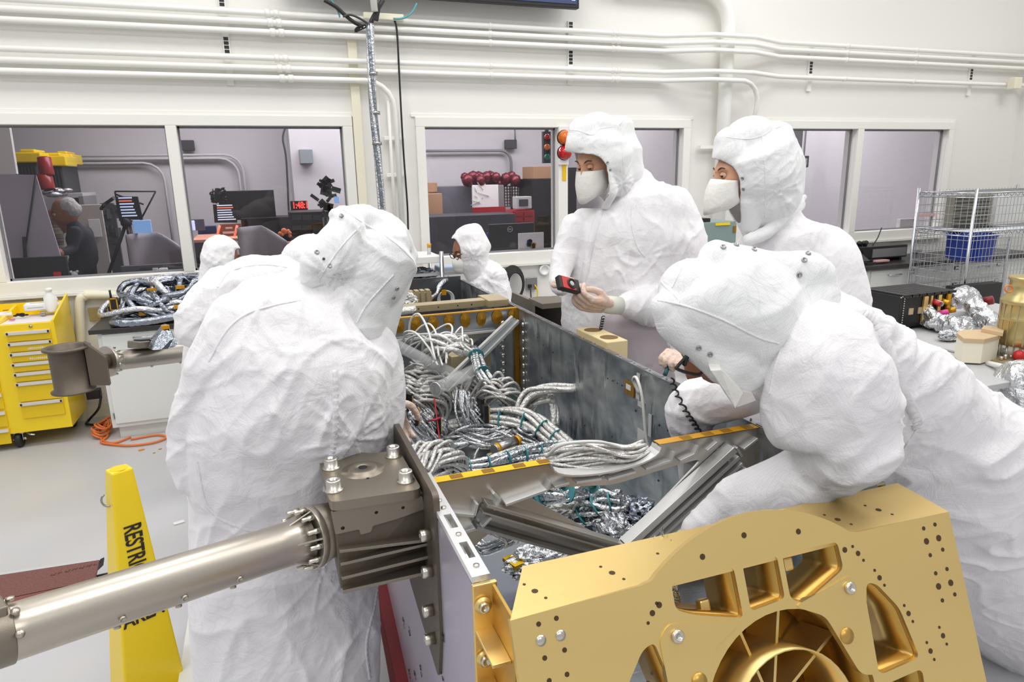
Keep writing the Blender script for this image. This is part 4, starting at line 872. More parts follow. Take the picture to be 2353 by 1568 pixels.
plate('web', outer, [tri1, tri2, tri3], ((0, YB, 0), (1, 0, 0), (0, 0, 1)), .006, 'aluface', bh)
def beam(pts, d, w=.004, y0=-.028, nm='beam', m='aluface', par=None, z=None):
    q = MB()
    for a, b in zip(pts[:-1], pts[1:]):
        A = Vector((a[0], YB, a[1])); B = Vector((b[0], YB, b[1])); t = (B-A).normalized(); s = Vector((0, 1, 0)).cross(t)*d
        q.prism([A+s, B+s, B-s, A-s], (0, y0, 0))
    return q.build(nm, m, par or bh, .002)
a1 = [(.425, .905), (.80, .715)]; b1 = [(1.175, .925), (.85, .70)]
def rail(A, B, off, wid, dpt, m='aluface'):
    A = Vector((A[0], YB-.004, A[1])); B = Vector((B[0], YB-.004, B[1])); t = (B-A).normalized(); s = t.cross(Vector((0, 1, 0))); s = s if s.z > 0 else -s
    return [A+s*(off+wid/2), B+s*(off+wid/2), B+s*(off-wid/2), A+s*(off-wid/2)], (0, -dpt, 0)
for P, (A, B) in enumerate((a1, b1)):
    for off, wid, dpt in ((.030, .008, .034), (-.030, .008, .034), (.0, .045, .004), (.008, .005, .026)) if not P else ((.046, .020, .040), (.012, .012, .034), (-.016, .009, .030), (-.034, .010, .036)):
        pl, d = rail(A, B, off, wid, dpt); MB().prism(pl, d).build('diagonal_rib', 'aluw' if P else ('aluface' if off > 0 else 'alu'), bh, .001)
# horizontal pocket ribs and gussets
ribs = [((.335, .862), (.43, .872)), ((.43, .872), (.452, .892)), ((.345, .925), (.41, .905)), ((.41, .905), (.418, .935)), ((.46, .91), (.475, .935)), ((.475, .935), (.46, .955)),
        ((.49, .918), (.60, .937)), ((.60, .937), (.61, .96)), ((.62, .94), (.66, .945)), ((.68, .943), (.75, .94)), ((.77, .935), (.85, .942)), ((.88, .945), (.955, .955)), ((.955, .955), (.965, .98)),
        ((.985, .95), (1.03, .962)), ((1.03, .962), (1.04, .985)), ((1.07, .965), (1.10, .985)), ((1.12, .955), (1.15, .915)), ((1.165, .96), (1.185, .93)), ((1.19, .95), (1.235, .975))]
for i, (A, B) in enumerate(ribs):
    A = Vector((A[0], YB, A[1])); B = Vector((B[0], YB, B[1])); t = (B-A).normalized(); s = t.cross(Vector((0, 1, 0)))*.0035
    MB().prism([A+s, B+s, B-s, A-s], (0, -.028, 0)).build('stiffener', 'aluw', bh, .001)
# white arched rim and tape on the top edge
q = MB(); vs = []; fs = []
for i, (x, z) in enumerate(arc[1:-1]): vs += [(x, YB-.030, z+.001), (x, YB+.014, z+.001), (x, YB+.014, z+.006), (x, YB-.030, z+.006)]
for i in range(len(arc)-3):
    for k in range(4): fs.append((i*4+k, i*4+(k+1) % 4, i*4+4+(k+1) % 4, i*4+4+k))
fs += [(0, 1, 2, 3), tuple((len(arc)-3)*4+k for k in (3, 2, 1, 0))]
q.add(vs, fs).build('arched_rim', 'aluw', bh)
for x0, x1 in ((XL+.01, .612), (.925, XR)):
    MB().bx(x0, x1, YB-.016, YB+.012, ZR, ZR+.003).build('edge_cap', 'alu', bh); MB().bx(x0, x1, YB-.017, YB+.013, ZR+.003, ZR+.0042).build('amber_tape', 'kapton' if x0 > .9 else 'ytape', bh)
q = MB()
for x in (.36, .44, .52, .585, 1.0, 1.07, 1.13, 1.2): q.bx(x, x+.03, YB-.013, YB+.009, ZR+.0043, ZR+.005)
q.build_each('amber_patch', 'kaptond', bh)
# far bulkhead: amber tape, patches, box braces
fb = empty('far_bulkhead', (0, 0, 0), None, None); fb.parent = sc_; fb.matrix_parent_inverse = root_matrix(sc_).inverted()
fo = [(XL, 1.0), (XR, 1.0), (XR, ZF), (XL, ZF)]
fh = [rnd([(.36, .845), (.95, .865), (.80, .76), (.62, .68), (.36, .76)], .04), rnd([(.62, .60), (.85, .70), (1.03, .86), (1.12, .86), (1.12, .56), (.62, .56)], .04)]
plate('web', fo, fh, ((0, YF, 0), (1, 0, 0), (0, 0, 1)), .008, 'alu', fb)
MB().bx(XL, XR, YF-.01, YF+.018, ZR, ZR+.006).build('amber_edge', 'kapton', fb)
q = MB(); rr = random.Random(6); x = .34
while x < 1.26:
    q.add(*(lambda c: ([(c[0]+.026*math.cos(a)*(1+.25*rr.random()), YF-.008, c[1]+.036*math.sin(a)*(1+.25*rr.random())) for a in np.linspace(0, 6.28, 10)[:-1]]+[(c[0], YF-.018, c[1])], [(k, (k+1) % 9, 9) for k in range(9)]))((x, .963))); x += .088
q.build_each('amber_patch', 'kaptond', fb)
MB().bx(XL, 1.12, YF-.03, YF-.01, .888, .898).build('white_rail', 'aluw', fb)
for A, B in (((1.20, .965), (.55, .62)), ((1.235, .94), (.60, .595))):
    pl, d = (lambda a, b: ([a+Vector((0, 0, .008)), b+Vector((0, 0, .008)), b-Vector((0, 0, .008)), a-Vector((0, 0, .008))], (0, -.03, 0)))(Vector((A[0], YF-.04, A[1])), Vector((B[0], YF-.4, B[1])))
    MB().prism(pl, d).build('brace_rail', 'aluw', fb)
MB().prism([Vector((1.215, YF-.04, .96)), Vector((.57, YF-.42, .615)), Vector((.585, YF-.42, .60)), Vector((1.23, YF-.04, .945))], (0, -.01, 0)).build('brace_web', 'alu', fb)
q = MB()
for k in range(9): q.lathe((1.16, YF-.008, .93-.045*k), [(.012, 0), (.012, .012), (.004, .014)], 10, (0, -1, 0)); q.lathe((XR-.002, YF-.1, .93-.045*k), [(.012, 0), (.012, .008), (.004, .012)], 10, (-1, 0, 0))
q.build_each('fastener', 'bolt', fb)
MB().box((XR-.012, YF-.012, .75), (.022, .022, .49)).build('amber_corner', 'kaptond', fb)
# cross member behind it (champagne) and its bracket
MB().bx(XL, XR, 3.58, 3.66, .985, 1.025).build('cross_beam', 'champagne', sc_, .003)
MB().bx(1.13, XR, 3.52, 3.72, .99, 1.03).build('beam_bracket', 'champagne', sc_, .003)
q = MB()
for x in (.75, .86, .97, 1.05): q.lathe((x, 3.579, 1.005), [(.004, 0), (.004, .001)], 8, (0, -1, 0))
q.build_each('beam_hole', 'black', sc_)
# right panel details: holes, label, taped tag, slots
q = MB()
for i in range(8): q.lathe((XR-.0015, 2.12-.055*i+.9*0, .83+.000*i), [(.0045, 0), (.0045, .001)], 8, (1, 0, 0))
for (y, z) in ((3.1, .9), (3.02, .88), (2.9, .87), (3.05, .7), (2.7, .6), (2.55, .62), (2.3, .66), (2.1, .6), (1.95, .62), (1.85, .55), (1.75, .6)): q.lathe((XR-.0015, y, z), [(.004, 0), (.004, .001)], 8, (1, 0, 0))
q.build_each('drilled_hole', 'black', sc_)
def panelpt(px, py, off=.003): p = at(px, py, 'x', XR); return Vector((XR-off, p.y, p.z))
c = panelpt(1448, 893); o = MB().box(c, (.003, .07, .055)).build('amber_label', 'kaptond', sc_); MB().box(c+Vector((-.002, .005, .004)), (.002, .035, .02)).build('label_text', 'paper', sc_)
for px, py, w, h in ((1468, 888, .022, .10), (1495, 978, .02, .085), (1475, 1003, .05, .05), (1474, 930, .04, .02)):
    MB().box(panelpt(px, py), (.003, w, h)).build('tag_plate', 'aluw', sc_)
q = MB()
for k in range(7): p = panelpt(1398+k*11, 870+k*5.4); q.lathe(p, [(.004, 0), (.004, .001)], 8, (-1, 0, 0))
q.build_each('drilled_hole', 'black', sc_)
MB().tube(bez([panelpt(1470, 905), panelpt(1466, 872, .02), panelpt(1480, 868, .03), panelpt(1492, 910, .03), panelpt(1495, 1000, .02), panelpt(1497, 1030, .01)], 26), .006, 7).build('sensor_wire', 'wire', sc_)
# legs / stands of the frame
for x, y in ((.42, 2.3), (1.15, 2.3), (.42, 4.2), (1.15, 4.2)):
    MB().bx(x-.03, x+.03, y-.03, y+.03, 0, .30).build('leg', 'lgrey', sc_)
MB().bx(.36, 1.2, 1.4, 4.4, .26, .30).build('base_tray', 'lgrey', sc_)

# ------------------------------------------------------------------ gold end fitting
phi = R(22); G0 = Vector((.80, .907, 1.0)); GU = Vector((1, 0, 0)); GV = Vector((0, math.sin(phi), math.cos(phi))); GN = GU.cross(GV)
def gp(u, v, w=0): return G0+GU*u+GV*v+GN*w
gf = empty('gold_end_fitting', (.8, .9, .3), 'gold anodised end fitting with a round hub and pocket cut-outs in the right foreground', 'fitting')
cc_ = (0, -.277); Ro = .362
half = math.asin(.277/Ro)
top = [(-.487, 0)]+[(cc_[0]+Ro*math.cos(a), cc_[1]+Ro*math.sin(a)) for a in np.linspace(math.pi-half, half, 40)]+[(.487, 0)]
top[1] = (-.245, .004); top[-2] = (.245, .004)
outer = top+[(.487, -.50), (.45, -.62), (-.45, -.62), (-.487, -.50)]
pk = [rnd([(-.186, -.004), (-.054, -.002), (-.052, -.094), (-.152, -.066), (-.186, -.05)], .012), rnd([(-.034, -.002), (.044, -.002), (.044, -.080), (-.034, -.086)], .010), rnd([(.056, -.002), (.188, -.004), (.190, -.056), (.085, -.098), (.056, -.084)], .012)]
def mir(p): return [(-a, b) for a, b in reversed(p)]
tri = rnd([(.238, -.092), (.262, -.10), (.305, -.155), (.330, -.255), (.226, -.262), (.207, -.206)], .014)
tri_b = rnd([(.232, -.282), (.330, -.276), (.322, -.36), (.27, -.44), (.21, -.36)], .014)
bore = circ((.02, -.288), .190, 48)
clev = rnd([(-.215, -.115), (-.19, -.078), (-.155, -.082), (-.05, -.112), (-.09, -.15), (-.12, -.20), (-.165, -.22)], .02)
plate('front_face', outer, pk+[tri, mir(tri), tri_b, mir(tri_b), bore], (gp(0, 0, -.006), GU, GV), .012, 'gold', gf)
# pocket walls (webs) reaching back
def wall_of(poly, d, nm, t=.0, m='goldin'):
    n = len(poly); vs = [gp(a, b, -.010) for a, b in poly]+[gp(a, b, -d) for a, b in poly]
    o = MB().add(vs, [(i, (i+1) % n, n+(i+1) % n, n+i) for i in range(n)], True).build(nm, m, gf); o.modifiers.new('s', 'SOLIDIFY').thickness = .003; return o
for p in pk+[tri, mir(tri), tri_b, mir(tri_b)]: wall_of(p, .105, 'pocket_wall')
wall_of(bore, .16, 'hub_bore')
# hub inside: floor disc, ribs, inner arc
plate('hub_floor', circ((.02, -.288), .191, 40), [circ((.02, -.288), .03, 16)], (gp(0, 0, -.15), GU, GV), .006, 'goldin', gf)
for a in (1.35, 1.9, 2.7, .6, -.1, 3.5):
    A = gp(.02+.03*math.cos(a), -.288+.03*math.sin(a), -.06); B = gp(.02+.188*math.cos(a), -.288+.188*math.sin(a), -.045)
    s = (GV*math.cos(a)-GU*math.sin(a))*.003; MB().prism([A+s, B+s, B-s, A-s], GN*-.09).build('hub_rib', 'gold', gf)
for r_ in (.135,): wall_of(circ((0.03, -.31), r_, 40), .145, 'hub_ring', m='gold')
# rounded gussets with bolts over the lower pockets
for s in (-1, 1):
    g = rnd([(.205*s, -.068), (.228*s, -.09), (.222*s, -.26), (.18*s, -.25), (.125*s, -.13), (.06*s, -.098)], .016)
    plate('bolt_lug', g if s > 0 else g[::-1], [], (gp(0, 0, -.005), GU, GV), .014, 'gold', gf)
    for (u, v) in ((.193*s, -.092),):
        MB().lathe(gp(u, v, .001), [(.012, 0), (.012, .006), (.009, .009), (.006, .009), (.005, .004), (0, .004)], 20, GN).build('bolt', 'bolt', gf)
    MB().lathe(gp(.165*s, -.175, .001), [(.015, 0), (.015, .003), (.0, .003)], 20, GN).build('boss', 'goldin', gf)
# top deck, with small holes
plate('top_deck', [(-.505, -.14), (.412, -.14), (.487, .0), (-.487, .0)], [], (Vector((.8, .907, .994)), Vector((-1, 0, 0)), Vector((0, -1, 0))), .012, 'gold', gf)
q = MB()
for x in (-.42, -.27, -.15, -.02, .25, .36):
    for dx, dy, r_ in ((0, .06, .006), (-.010, .085, .003), (.010, .035, .003)): q.lathe(Vector((.8+x+dx, .907+dy, 1.0)), [(r_, 0), (r_, .0006)], 10)
for (u, v) in ((-.422, -.040), (.428, -.044), (-.418, -.130), (.434, -.135)):
    for du, dv, r_ in ((-.018, .024, .0042), (.014, .026, .0042), (-.016, -.03, .0042), (.02, -.026, .0042), (.016, -.002, .0065), (-.018, -.002, .0065)): q.lathe(gp(u+du, v+dv, .0), [(r_, 0), (r_, .0006)], 12, GN)
for (u, v, a) in ((-.232, -.045, .9), (-.262, -.155, .95), (.232, -.035, -1.0), (.272, -.09, -1.1), (.325, -.17, -1.2), (.36, -.25, -1.3), (.4, -.23, -1.3)):
    for k, r_ in ((-1, .003), (0, .0052), (1, .003)): q.lathe(gp(u+.018*k*math.cos(a), v+.018*k*math.sin(a), 0), [(r_, 0), (r_, .0006)], 12, GN)
for a in (2.30, 1.93, 1.63, 1.25, .9): q.lathe(gp(.325*math.cos(a), -.277+.325*math.sin(a), 0), [(.0055, 0), (.0055, .0006)], 12, GN)
q.build_each('drilled_hole', mat('hole brown', rgb(70, 48, 20), .6), gf)
q = MB()
for u in (-.440, -.405): q.lathe(gp(u, -.042, 0), [(.009, 0), (.009, .0015), (0, .0018)], 16, GN)
q.build_each('plug', 'bolt', gf)
for (u, v) in ((-.10, -.072), (-.022, -.06), (.10, -.035), (.235, -.20)):
    MB().box(gp(u, v, -.05), (.022, .018, .026), m=Matrix.Rotation(-phi, 3, 'X')).build('clip', 'gold', gf, .004)
# left end box of the fitting
q = MB(); 
for (z0, z1) in ((.898, .905), (.79, .797), (.68, .687), (.57, .577)): q.bx(.288, .322, .93, 1.03, z0, z1)
q.build_each('shelf', 'gold', gf, .001)
q = MB().bx(.322, .328, .915, 1.03, .50, .99); q.build('inner_web', 'goldin', gf, .001)
MB().bx(.286, .332, 1.028, 1.038, .45, .994).build('end_flange', 'gold', gf, .002)
for z in (.955, .845, .73, .62):
    MB().lathe((.303, 1.028, z), [(.016, 0), (.016, .008), (.0, .009)], 18, (0, -1, 0)).build('bolt_boss', 'gold', gf)
    MB().lathe((.303, 1.020, z), [(.010, 0), (.010, .008), (.006, .009), (.005, .004), (0, .004)], 16, (0, -1, 0)).build('bolt', 'bolt', gf)
MB().bx(.36, 1.25, .95, 1.03, .30, .42).build('lower_beam', 'gold', gf)

# ------------------------------------------------------------------ lifting arms
def arm(label, p_near, p_far, r, cup=None, stud=(.25, .45, .65)):
    t = empty('lifting_arm', Vector(p_near)*1, label, 'arm', 'tubular lifting arms')
    A, B = Vector(p_near), Vector(p_far); d = (B-A).normalized(); L = (B-A).length
    MB().tube([A-d*.10, A, A+d*L*.5, B-d*.09, B-d*.05, B-d*.02], [r, r, r, r, r*1.02, r*1.22], 36).build('tube', 'titanl', t)
    MB().cyl(B-d*.012, B+d*.004, r*1.52, 36).build('flange', 'titanl', t, .001)
    u = d.orthogonal().normalized(); w = d.cross(u)
    for k in range(12):
        a = k*math.pi/6+.2; c = B-d*.012+(u*math.cos(a)+w*math.sin(a))*r*1.34
        MB().lathe(c, [(r*.14, 0), (r*.14, .012), (r*.10, .014), (r*.1, .028), (0, .029)], 10, -d).build('bolt', 'bolt', t)
        g = B-d*.012+(u*math.cos(a+.26)+w*math.sin(a+.26))*r
        if k % 2: MB().prism([g, g+(u*math.cos(a+.26)+w*math.sin(a+.26))*r*.45, g-d*.05], (u*-math.sin(a+.26)+w*math.cos(a+.26))*.004).build('gusset', 'titanl', t)
    side = d.cross(Vector((0, 0, 1))).normalized()
    for s in stud:
        for an in (-.35, -1.25):
            n = (side*math.cos(an)+Vector((0, 0, 1))*-math.sin(an)*-1)
            n = (side*math.cos(an)*(1 if side.y < 0 else -1)+Vector((0, 0, 1))*math.sin(an)).normalized(); n = (n-d*n.dot(d)).normalized(); c = A+d*L*s+n*r*.97
            MB().lathe(c, [(.0065, 0), (.0065, .006), (.005, .007), (.004, .004), (0, .004)], 12, n).build('stud', 'titanl', t)
    return t, d
Bn = Vector((.035, 1.495, .898)); An = dep(57, 1444, 1.168)
t, d = arm('satin metal lifting arm reaching from the grey bracket to the lower left corner', An, Bn, .0485)
q = MB().tube([An-d*.35, An-d*.02], .052, 36); q.build('end_sleeve', 'titan', t, .002)
q = MB().box(An-d*.07+Vector((0, 0, .047)), (.10, .05, .03), m=d.to_track_quat('X', 'Z').to_matrix()); q.build('sleeve_block', 'titan', t, .003)
for k in range(5): MB().lathe(An-d*(.01+.0*k)+Vector((0, 0, 0))+(Matrix.Rotation(k*.7-1.6, 3, d) @ Vector((0, 0, 1)))*.054, [(.007, 0), (.007, .006), (0, .007)], 10, (Matrix.Rotation(k*.7-1.6, 3, d) @ Vector((0, 0, 1)))).build('stud', 'titanl', t)
# bracket block that ties the near arm to the box
br = empty('bracket_block', (.18, 1.5, .78), 'dark grey machined bracket with four socket bolts joining the near arm to the box', 'bracket')
X0, X1, Ya, Yb, Zt = .078, .272, 1.40, 1.66, 1.02
plate('top_plate', rnd([(X0, Ya), (X1+.005, Ya-.01), (X1, Yb-.03), (.20, Yb-.02), (.13, Yb+.035), (.085, Yb+.045), (X0-.005, Yb+.01)], .02), [circ((.112, Yb+.005), .021, 24)], ((0, 0, Zt-.011), (1, 0, 0), (0, 1, 0)), .022, 'titan', br)
MB().lathe((.168, 1.545, Zt-.001), [(.052, 0), (.052, .001), (.036, .001), (.034, .007), (.027, .008), (.012, .008), (.011, .0), (0, 0)], 32).build('boss', 'titan', br)
MB().lathe((.168, 1.545, Zt+.0065), [(.0105, 0), (.0105, .001)], 20).build('boss_hole', 'black', br); MB().lathe((.172, 1.492, Zt), [(.004, 0), (.004, .0006)], 10).build('pin_hole', 'black', br)
for x, y in ((.098, 1.585), (.092, 1.46), (.252, 1.60), (.252, 1.445)):
    MB().lathe((x, y, Zt), [(.021, 0), (.021, .003), (.0165, .004), (.0165, .024), (.015, .026), (.008, .026), (.008, .018), (0, .018)], 24).build('socket_bolt', 'bolt', br)
# body below the plate
MB().prism([(X0+.006, Ya+.012, Zt-.02), (X0+.006, Ya+.012, .80), (.30, Ya+.035, .78), (.30, Ya+.012, Zt-.02)], (0, .20, 0)).build('body', 'titand', br, .003)
plate('front_lip', rnd([(X0, .995), (X1+.008, .995), (X1+.012, .962), (.22, .950), (.165, .944), (.16, .93), (.137, .928), (.135, .942), (X0+.005, .94)], .004), [circ((.10, .952), .0045, 10), circ((.175, .975), .004, 10), circ((.235, .975), .004, 10)], ((0, Ya+.008, 0), (1, 0, 0), (0, 0, 1)), .006, 'titan', br)
for z0, z1, th in ((.905, .893, .007), (.873, .885, .007), (.838, .852, .007), (.805, .812, .008)):
    MB().prism([(X0+.01, Ya-.004, z0), (.298, Ya-.012, z1), (.298, Ya-.012, z1-th), (X0+.01, Ya-.004, z0-th)], (0, .05, 0)).build('rib', 'titan', br, .001)
MB().cyl(Bn, Vector((.10, 1.53, .895)), .072, 32, .058).build('collar', 'titan', br)
pe = [(1.30, 1.045), (1.76, 1.05), (1.78, .95), (1.66, .63), (1.34, .56), (1.30, .70)]
plate('end_plate', rnd(pe, .02), [], ((.289, 0, 0), (0, 1, 0), (0, 0, 1)), .014, 'titand', br)
for y, z in ((1.345, .93), (1.345, .84), (1.36, .73), (1.36, .655)):
    MB().lathe((.282, y, z), [(.014, 0), (.014, .022), (.012, .024), (.006, .024), (.006, .018), (0, .018)], 16, (-1, 0, 0)).build('side_bolt', 'bolt', br)
# far arm with a cup
Bc = dep(222, 834, 3.18); Bb = dep(470, 806, 3.78)
t2, d2 = arm('second lifting arm behind the bending worker, carrying a dark open cup', Bb, Bc+(Bb-Bc).normalized()*.05, .0485, stud=(.3, .6))
cpc = at(160, 842, 'y', Bc.y-.12)
q = MB().lathe(cpc+Vector((0, 0, -.115)), [(.070, 0), (.088, .0), (.089, .007), (.074, .014), (.074, .19), (.094, .196), (.094, .205), (.080, .208), (.070, .203), (.066, .05), (0, .05)], 36)
q.build('cup', 'titand', t2); MB().prism([cpc+Vector((.075, -.03, -.09)), cpc+Vector((.15, -.03, -.10)), cpc+Vector((.15, -.03, .03)), cpc+Vector((.075, -.03, .11))], (0, .03, 0)).build('cup_web', 'titand', t2)
MB().cyl(cpc+Vector((.06, 0, 0)), Bc+(Bb-Bc).normalized()*.055, .05, 24, .034).build('cup_neck', 'titand', t2)
c = dep(343, 803, 3.42); m3 = d2.to_track_quat('X', 'Z').to_matrix(); MB().box(c+Vector((0, 0, .03)), (.18, .075, .035), m=m3).build('saddle_block', 'titan', t2, .004); MB().box(c+Vector((0, 0, .05)), (.12, .05, .006), m=m3).build('saddle_slot', 'black', t2)
# dark socket and plate beyond the box on the right (a third arm end)
t3 = empty('far_socket', (1.5, 3.3, .9), 'dark round socket with a grey end plate just outside the right side of the box', 'socket')
MB().prism([at(1176, 672, 'y', 3.7), at(1222, 692, 'y', 3.45), at(1222, 745, 'y', 3.45), at(1176, 722, 'y', 3.7)], (.02, 0, 0)).build('end_plate', 'titan', t3)
c = at(1262, 712, 'y', 3.6); MB().lathe(c+Vector((0, 0, -.14)), [(.02, 0), (.15, 0), (.15, .17), (.17, .175), (.17, .19), (.14, .19), (.13, .1), (0, .1)], 32).build('cup', mat('very dark metal', rgb(70, 62, 56), .5, .6), t3)
MB().bx(*(lambda a, b: (a.x, b.x, 3.3, 3.5, a.z-.03, a.z))(at(1222, 688, 'y', 3.45), at(1290, 690, 'y', 3.45))).build('cover', 'titan', t3, .003)
MB().cyl(c+Vector((0, 0, -.14)), (c.x, c.y, 0), .05).build('stand', 'titand', t3)

# ------------------------------------------------------------------ cable harnesses inside the box
def PZ(px, py, z): return at(px, py, 'z', z)
HG = 'foil wrapped cable harnesses inside the box'
def harness(label, paths, r, n, spread, m, tie=None, seed=0, name='cable_harness', seg=7, parent=None, wob=.008, group=HG):
    rr = random.Random(seed); t = parent or empty(name, paths[0][0], label, 'cable harness', group); q = MB()
    for P in paths:
        base = bez(P, 26); ph = rr.uniform(0, 6)
        for k in range(n):
            a = ph+k*6.283/max(n, 1); rad = spread*(.35+.65*rr.random()) if n > 1 else 0; o = Vector((rr.uniform(-1, 1), rr.uniform(-1, 1), rr.uniform(-1, 1)))*wob; pts = []
            for i, b in enumerate(base):
                tt = i/(len(base)-1); w = a+tt*2.2; f = 1+.5*math.sin(math.pi*tt)
                pts.append(b+Vector((math.cos(w), math.sin(w)*.6, math.sin(w)))*rad*f+o*math.sin(math.pi*tt))
            q.tube(pts, r*rr.uniform(.8, 1.15), seg)
    q.build('strands', m, t)
    if tie:
        q = MB()
        for P in paths:
            B = bez(P, 40)
            for i in range(3, len(B)-2, tie): 
                dd = (B[i+1]-B[i-1]).normalized()*.0022; q.tube([B[i]-dd, B[i]+dd], spread+r*1.25, 10)
        q.build_each('teal_tie', 'teal', t)
    return t
zf = ZF+.02
harness('thick foil trunk with teal ties curving along the box floor to the right', [[PZ(960, 1000, zf+.02), PZ(1060, 985, zf+.05), PZ(1130, 968, zf+.08), PZ(1215, 972, zf+.09), PZ(1270, 1005, zf+.05), PZ(1330, 1045, zf+.02)]], .012, 9, .034, 'foilw', 5, 1)
harness('foil trunk with teal ties running low across the front of the box floor', [[PZ(1060, 1075, zf+.02), PZ(1130, 1062, zf+.03), PZ(1200, 1045, zf+.03), PZ(1260, 1035, zf+.03), PZ(1310, 1030, zf+.03)]], .010, 7, .022, 'foil', 6, 2)
harness('double arch of thick foil cables reaching the swirled side panel', [[PZ(1200, 1000, zf+.02), PZ(1192, 950, zf+.12), PZ(1215, 905, zf+.2), PZ(1260, 893, zf+.23), PZ(1325, 893, zf+.24)], [PZ(1212, 960, zf+.05), PZ(1225, 925, zf+.15), PZ(1255, 912, zf+.18), PZ(1272, 930, zf+.14), PZ(1275, 975, zf+.06)]], .013, 3, .014, 'foilw', None, 3)
harness('broad arch of pale cables behind the foil arches', [[PZ(1105, 925, zf+.12), PZ(1130, 890, zf+.22), PZ(1160, 890, zf+.22), PZ(1185, 920, zf+.14), PZ(1192, 955, zf+.03)]], .008, 14, .040, 'foilw', None, 4)
harness('fan of thin silver cables spreading down from the connector stack', [[PZ(1062, 905, zf+.2), PZ(1070, 940, zf+.15), PZ(1085, 980, zf+.07), PZ(1105, 1012, zf+.01)], [PZ(1085, 925, zf+.18), PZ(1100, 955, zf+.12), PZ(1105, 985, zf+.05), PZ(1112, 1010, zf)]], .006, 14, .034, 'foil', None, 5)
harness('big bunch of pale looped cables at the left of the box, under the sleeve', [[PZ(925, 880, zf+.25), PZ(960, 870, zf+.30), PZ(1000, 885, zf+.25), PZ(1012, 930, zf+.15), PZ(1000, 985, zf+.04)], [PZ(930, 905, zf+.22), PZ(960, 895, zf+.26), PZ(990, 915, zf+.2), PZ(1000, 960, zf+.1), PZ(985, 1010, zf+.01)]], .008, 15, .040, 'foilw', None, 6)
harness('drooping fan of silver cables at the left rim beside the bent sleeve', [[PZ(935, 950, zf+.2), PZ(950, 985, zf+.12), PZ(965, 1015, zf+.05), PZ(945, 1035, zf+.02)], [PZ(965, 935, zf+.18), PZ(1000, 975, zf+.1), PZ(1005, 1010, zf+.03), PZ(970, 1035, zf)]], .0065, 15, .038, 'foil', None, 7)
harness('frayed bundle of white cables in the near left corner of the bay', [[PZ(945, 1070, zf+.2), PZ(980, 1045, zf+.22), PZ(1020, 1045, zf+.2), PZ(1045, 1065, zf+.14), PZ(1060, 1095, zf+.06)], [PZ(960, 1090, zf+.2), PZ(985, 1065, zf+.2), PZ(1015, 1065, zf+.15), PZ(1030, 1095, zf+.08)]], .0085, 13, .034, 'foilw', None, 8)
harness('coil of brownish and silver cables lying in the arched cut-out', [[PZ(1250, 1058, .97), PZ(1300, 1040, .99), PZ(1370, 1030, 1.0), PZ(1440, 1040, .99), PZ(1480, 1030, .99)], [PZ(1260, 1068, .96), PZ(1320, 1062, .965), PZ(1390, 1056, .97), PZ(1450, 1042, .98)]], .0055, 9, .018, 'foilw', None, 9, wob=.014)
harness('thin white wires looping high behind the clear braces', [[at(930, 800, 'y', 3.2), at(950, 768, 'y', 3.1), at(985, 758, 'y', 3.0), at(1010, 785, 'y', 2.9), at(1015, 830, 'y', 2.8)], [at(1000, 830, 'y', 3.0), at(1015, 790, 'y', 2.9), at(1050, 775, 'y', 2.9), at(1075, 800, 'y', 2.8)]], .0045, 7, .035, 'wire', None, 10, wob=.03)
harness('foil cable bunch arching under the metal brace near the far bulkhead', [[at(980, 830, 'y', 3.0), at(1000, 795, 'y', 2.9), at(1040, 785, 'y', 2.85), at(1070, 800, 'y', 2.85)]], .011, 8, .034, 'foilw', None, 11)
harness('foil trunk descending from the far bulkhead to the floor', [[at(1090, 805, 'y', 3.2), at(1110, 860, 'y', 3.0), at(1150, 905, 'y', 2.9), PZ(1190, 950, zf+.06)]], .012, 7, .026, 'foil', 9, 12)
harness('mass of crossing silver cables on the floor between the trunks', [[PZ(1000, 1030, zf), PZ(1060, 1015, zf+.05), PZ(1130, 1000, zf+.04), PZ(1180, 985, zf+.06)], [PZ(1040, 1000, zf+.03), PZ(1100, 1010, zf+.06), PZ(1170, 1015, zf+.03), PZ(1240, 1035, zf+.03)], [PZ(1150, 950, zf+.02), PZ(1200, 1000, zf+.05), PZ(1240, 1010, zf+.02), PZ(1300, 1045, zf)]], .007, 8, .03, 'foil', None, 13, wob=.02)
harness('tangle of silver cables under the clear braces at mid box', [[PZ(930, 870, zf+.1), PZ(990, 850, zf+.15), PZ(1050, 870, zf+.12), PZ(1100, 900, zf+.06)], [PZ(950, 840, zf+.1), PZ(1020, 880, zf+.1), PZ(1060, 920, zf+.05)], [PZ(1110, 840, zf+.05), PZ(1080, 880, zf+.1), PZ(1070, 930, zf+.04)]], .008, 9, .04, 'foilw', None, 14, wob=.03)
harness('single white wire arcing over the cable coil at the cut-out', [[PZ(1255, 1050, .98), PZ(1300, 1018, 1.03), PZ(1380, 1012, 1.04), PZ(1430, 1030, 1.0)]], .004, 1, 0, 'wire', None, 15)
harness('thin white wire curling from the gold cylinder across the floor', [[PZ(1130, 1000, zf+.04), PZ(1165, 990, zf+.06), PZ(1110, 1015, zf+.02), PZ(1090, 1050, zf+.05)]], .0035, 2, .01, 'wire', None, 16)
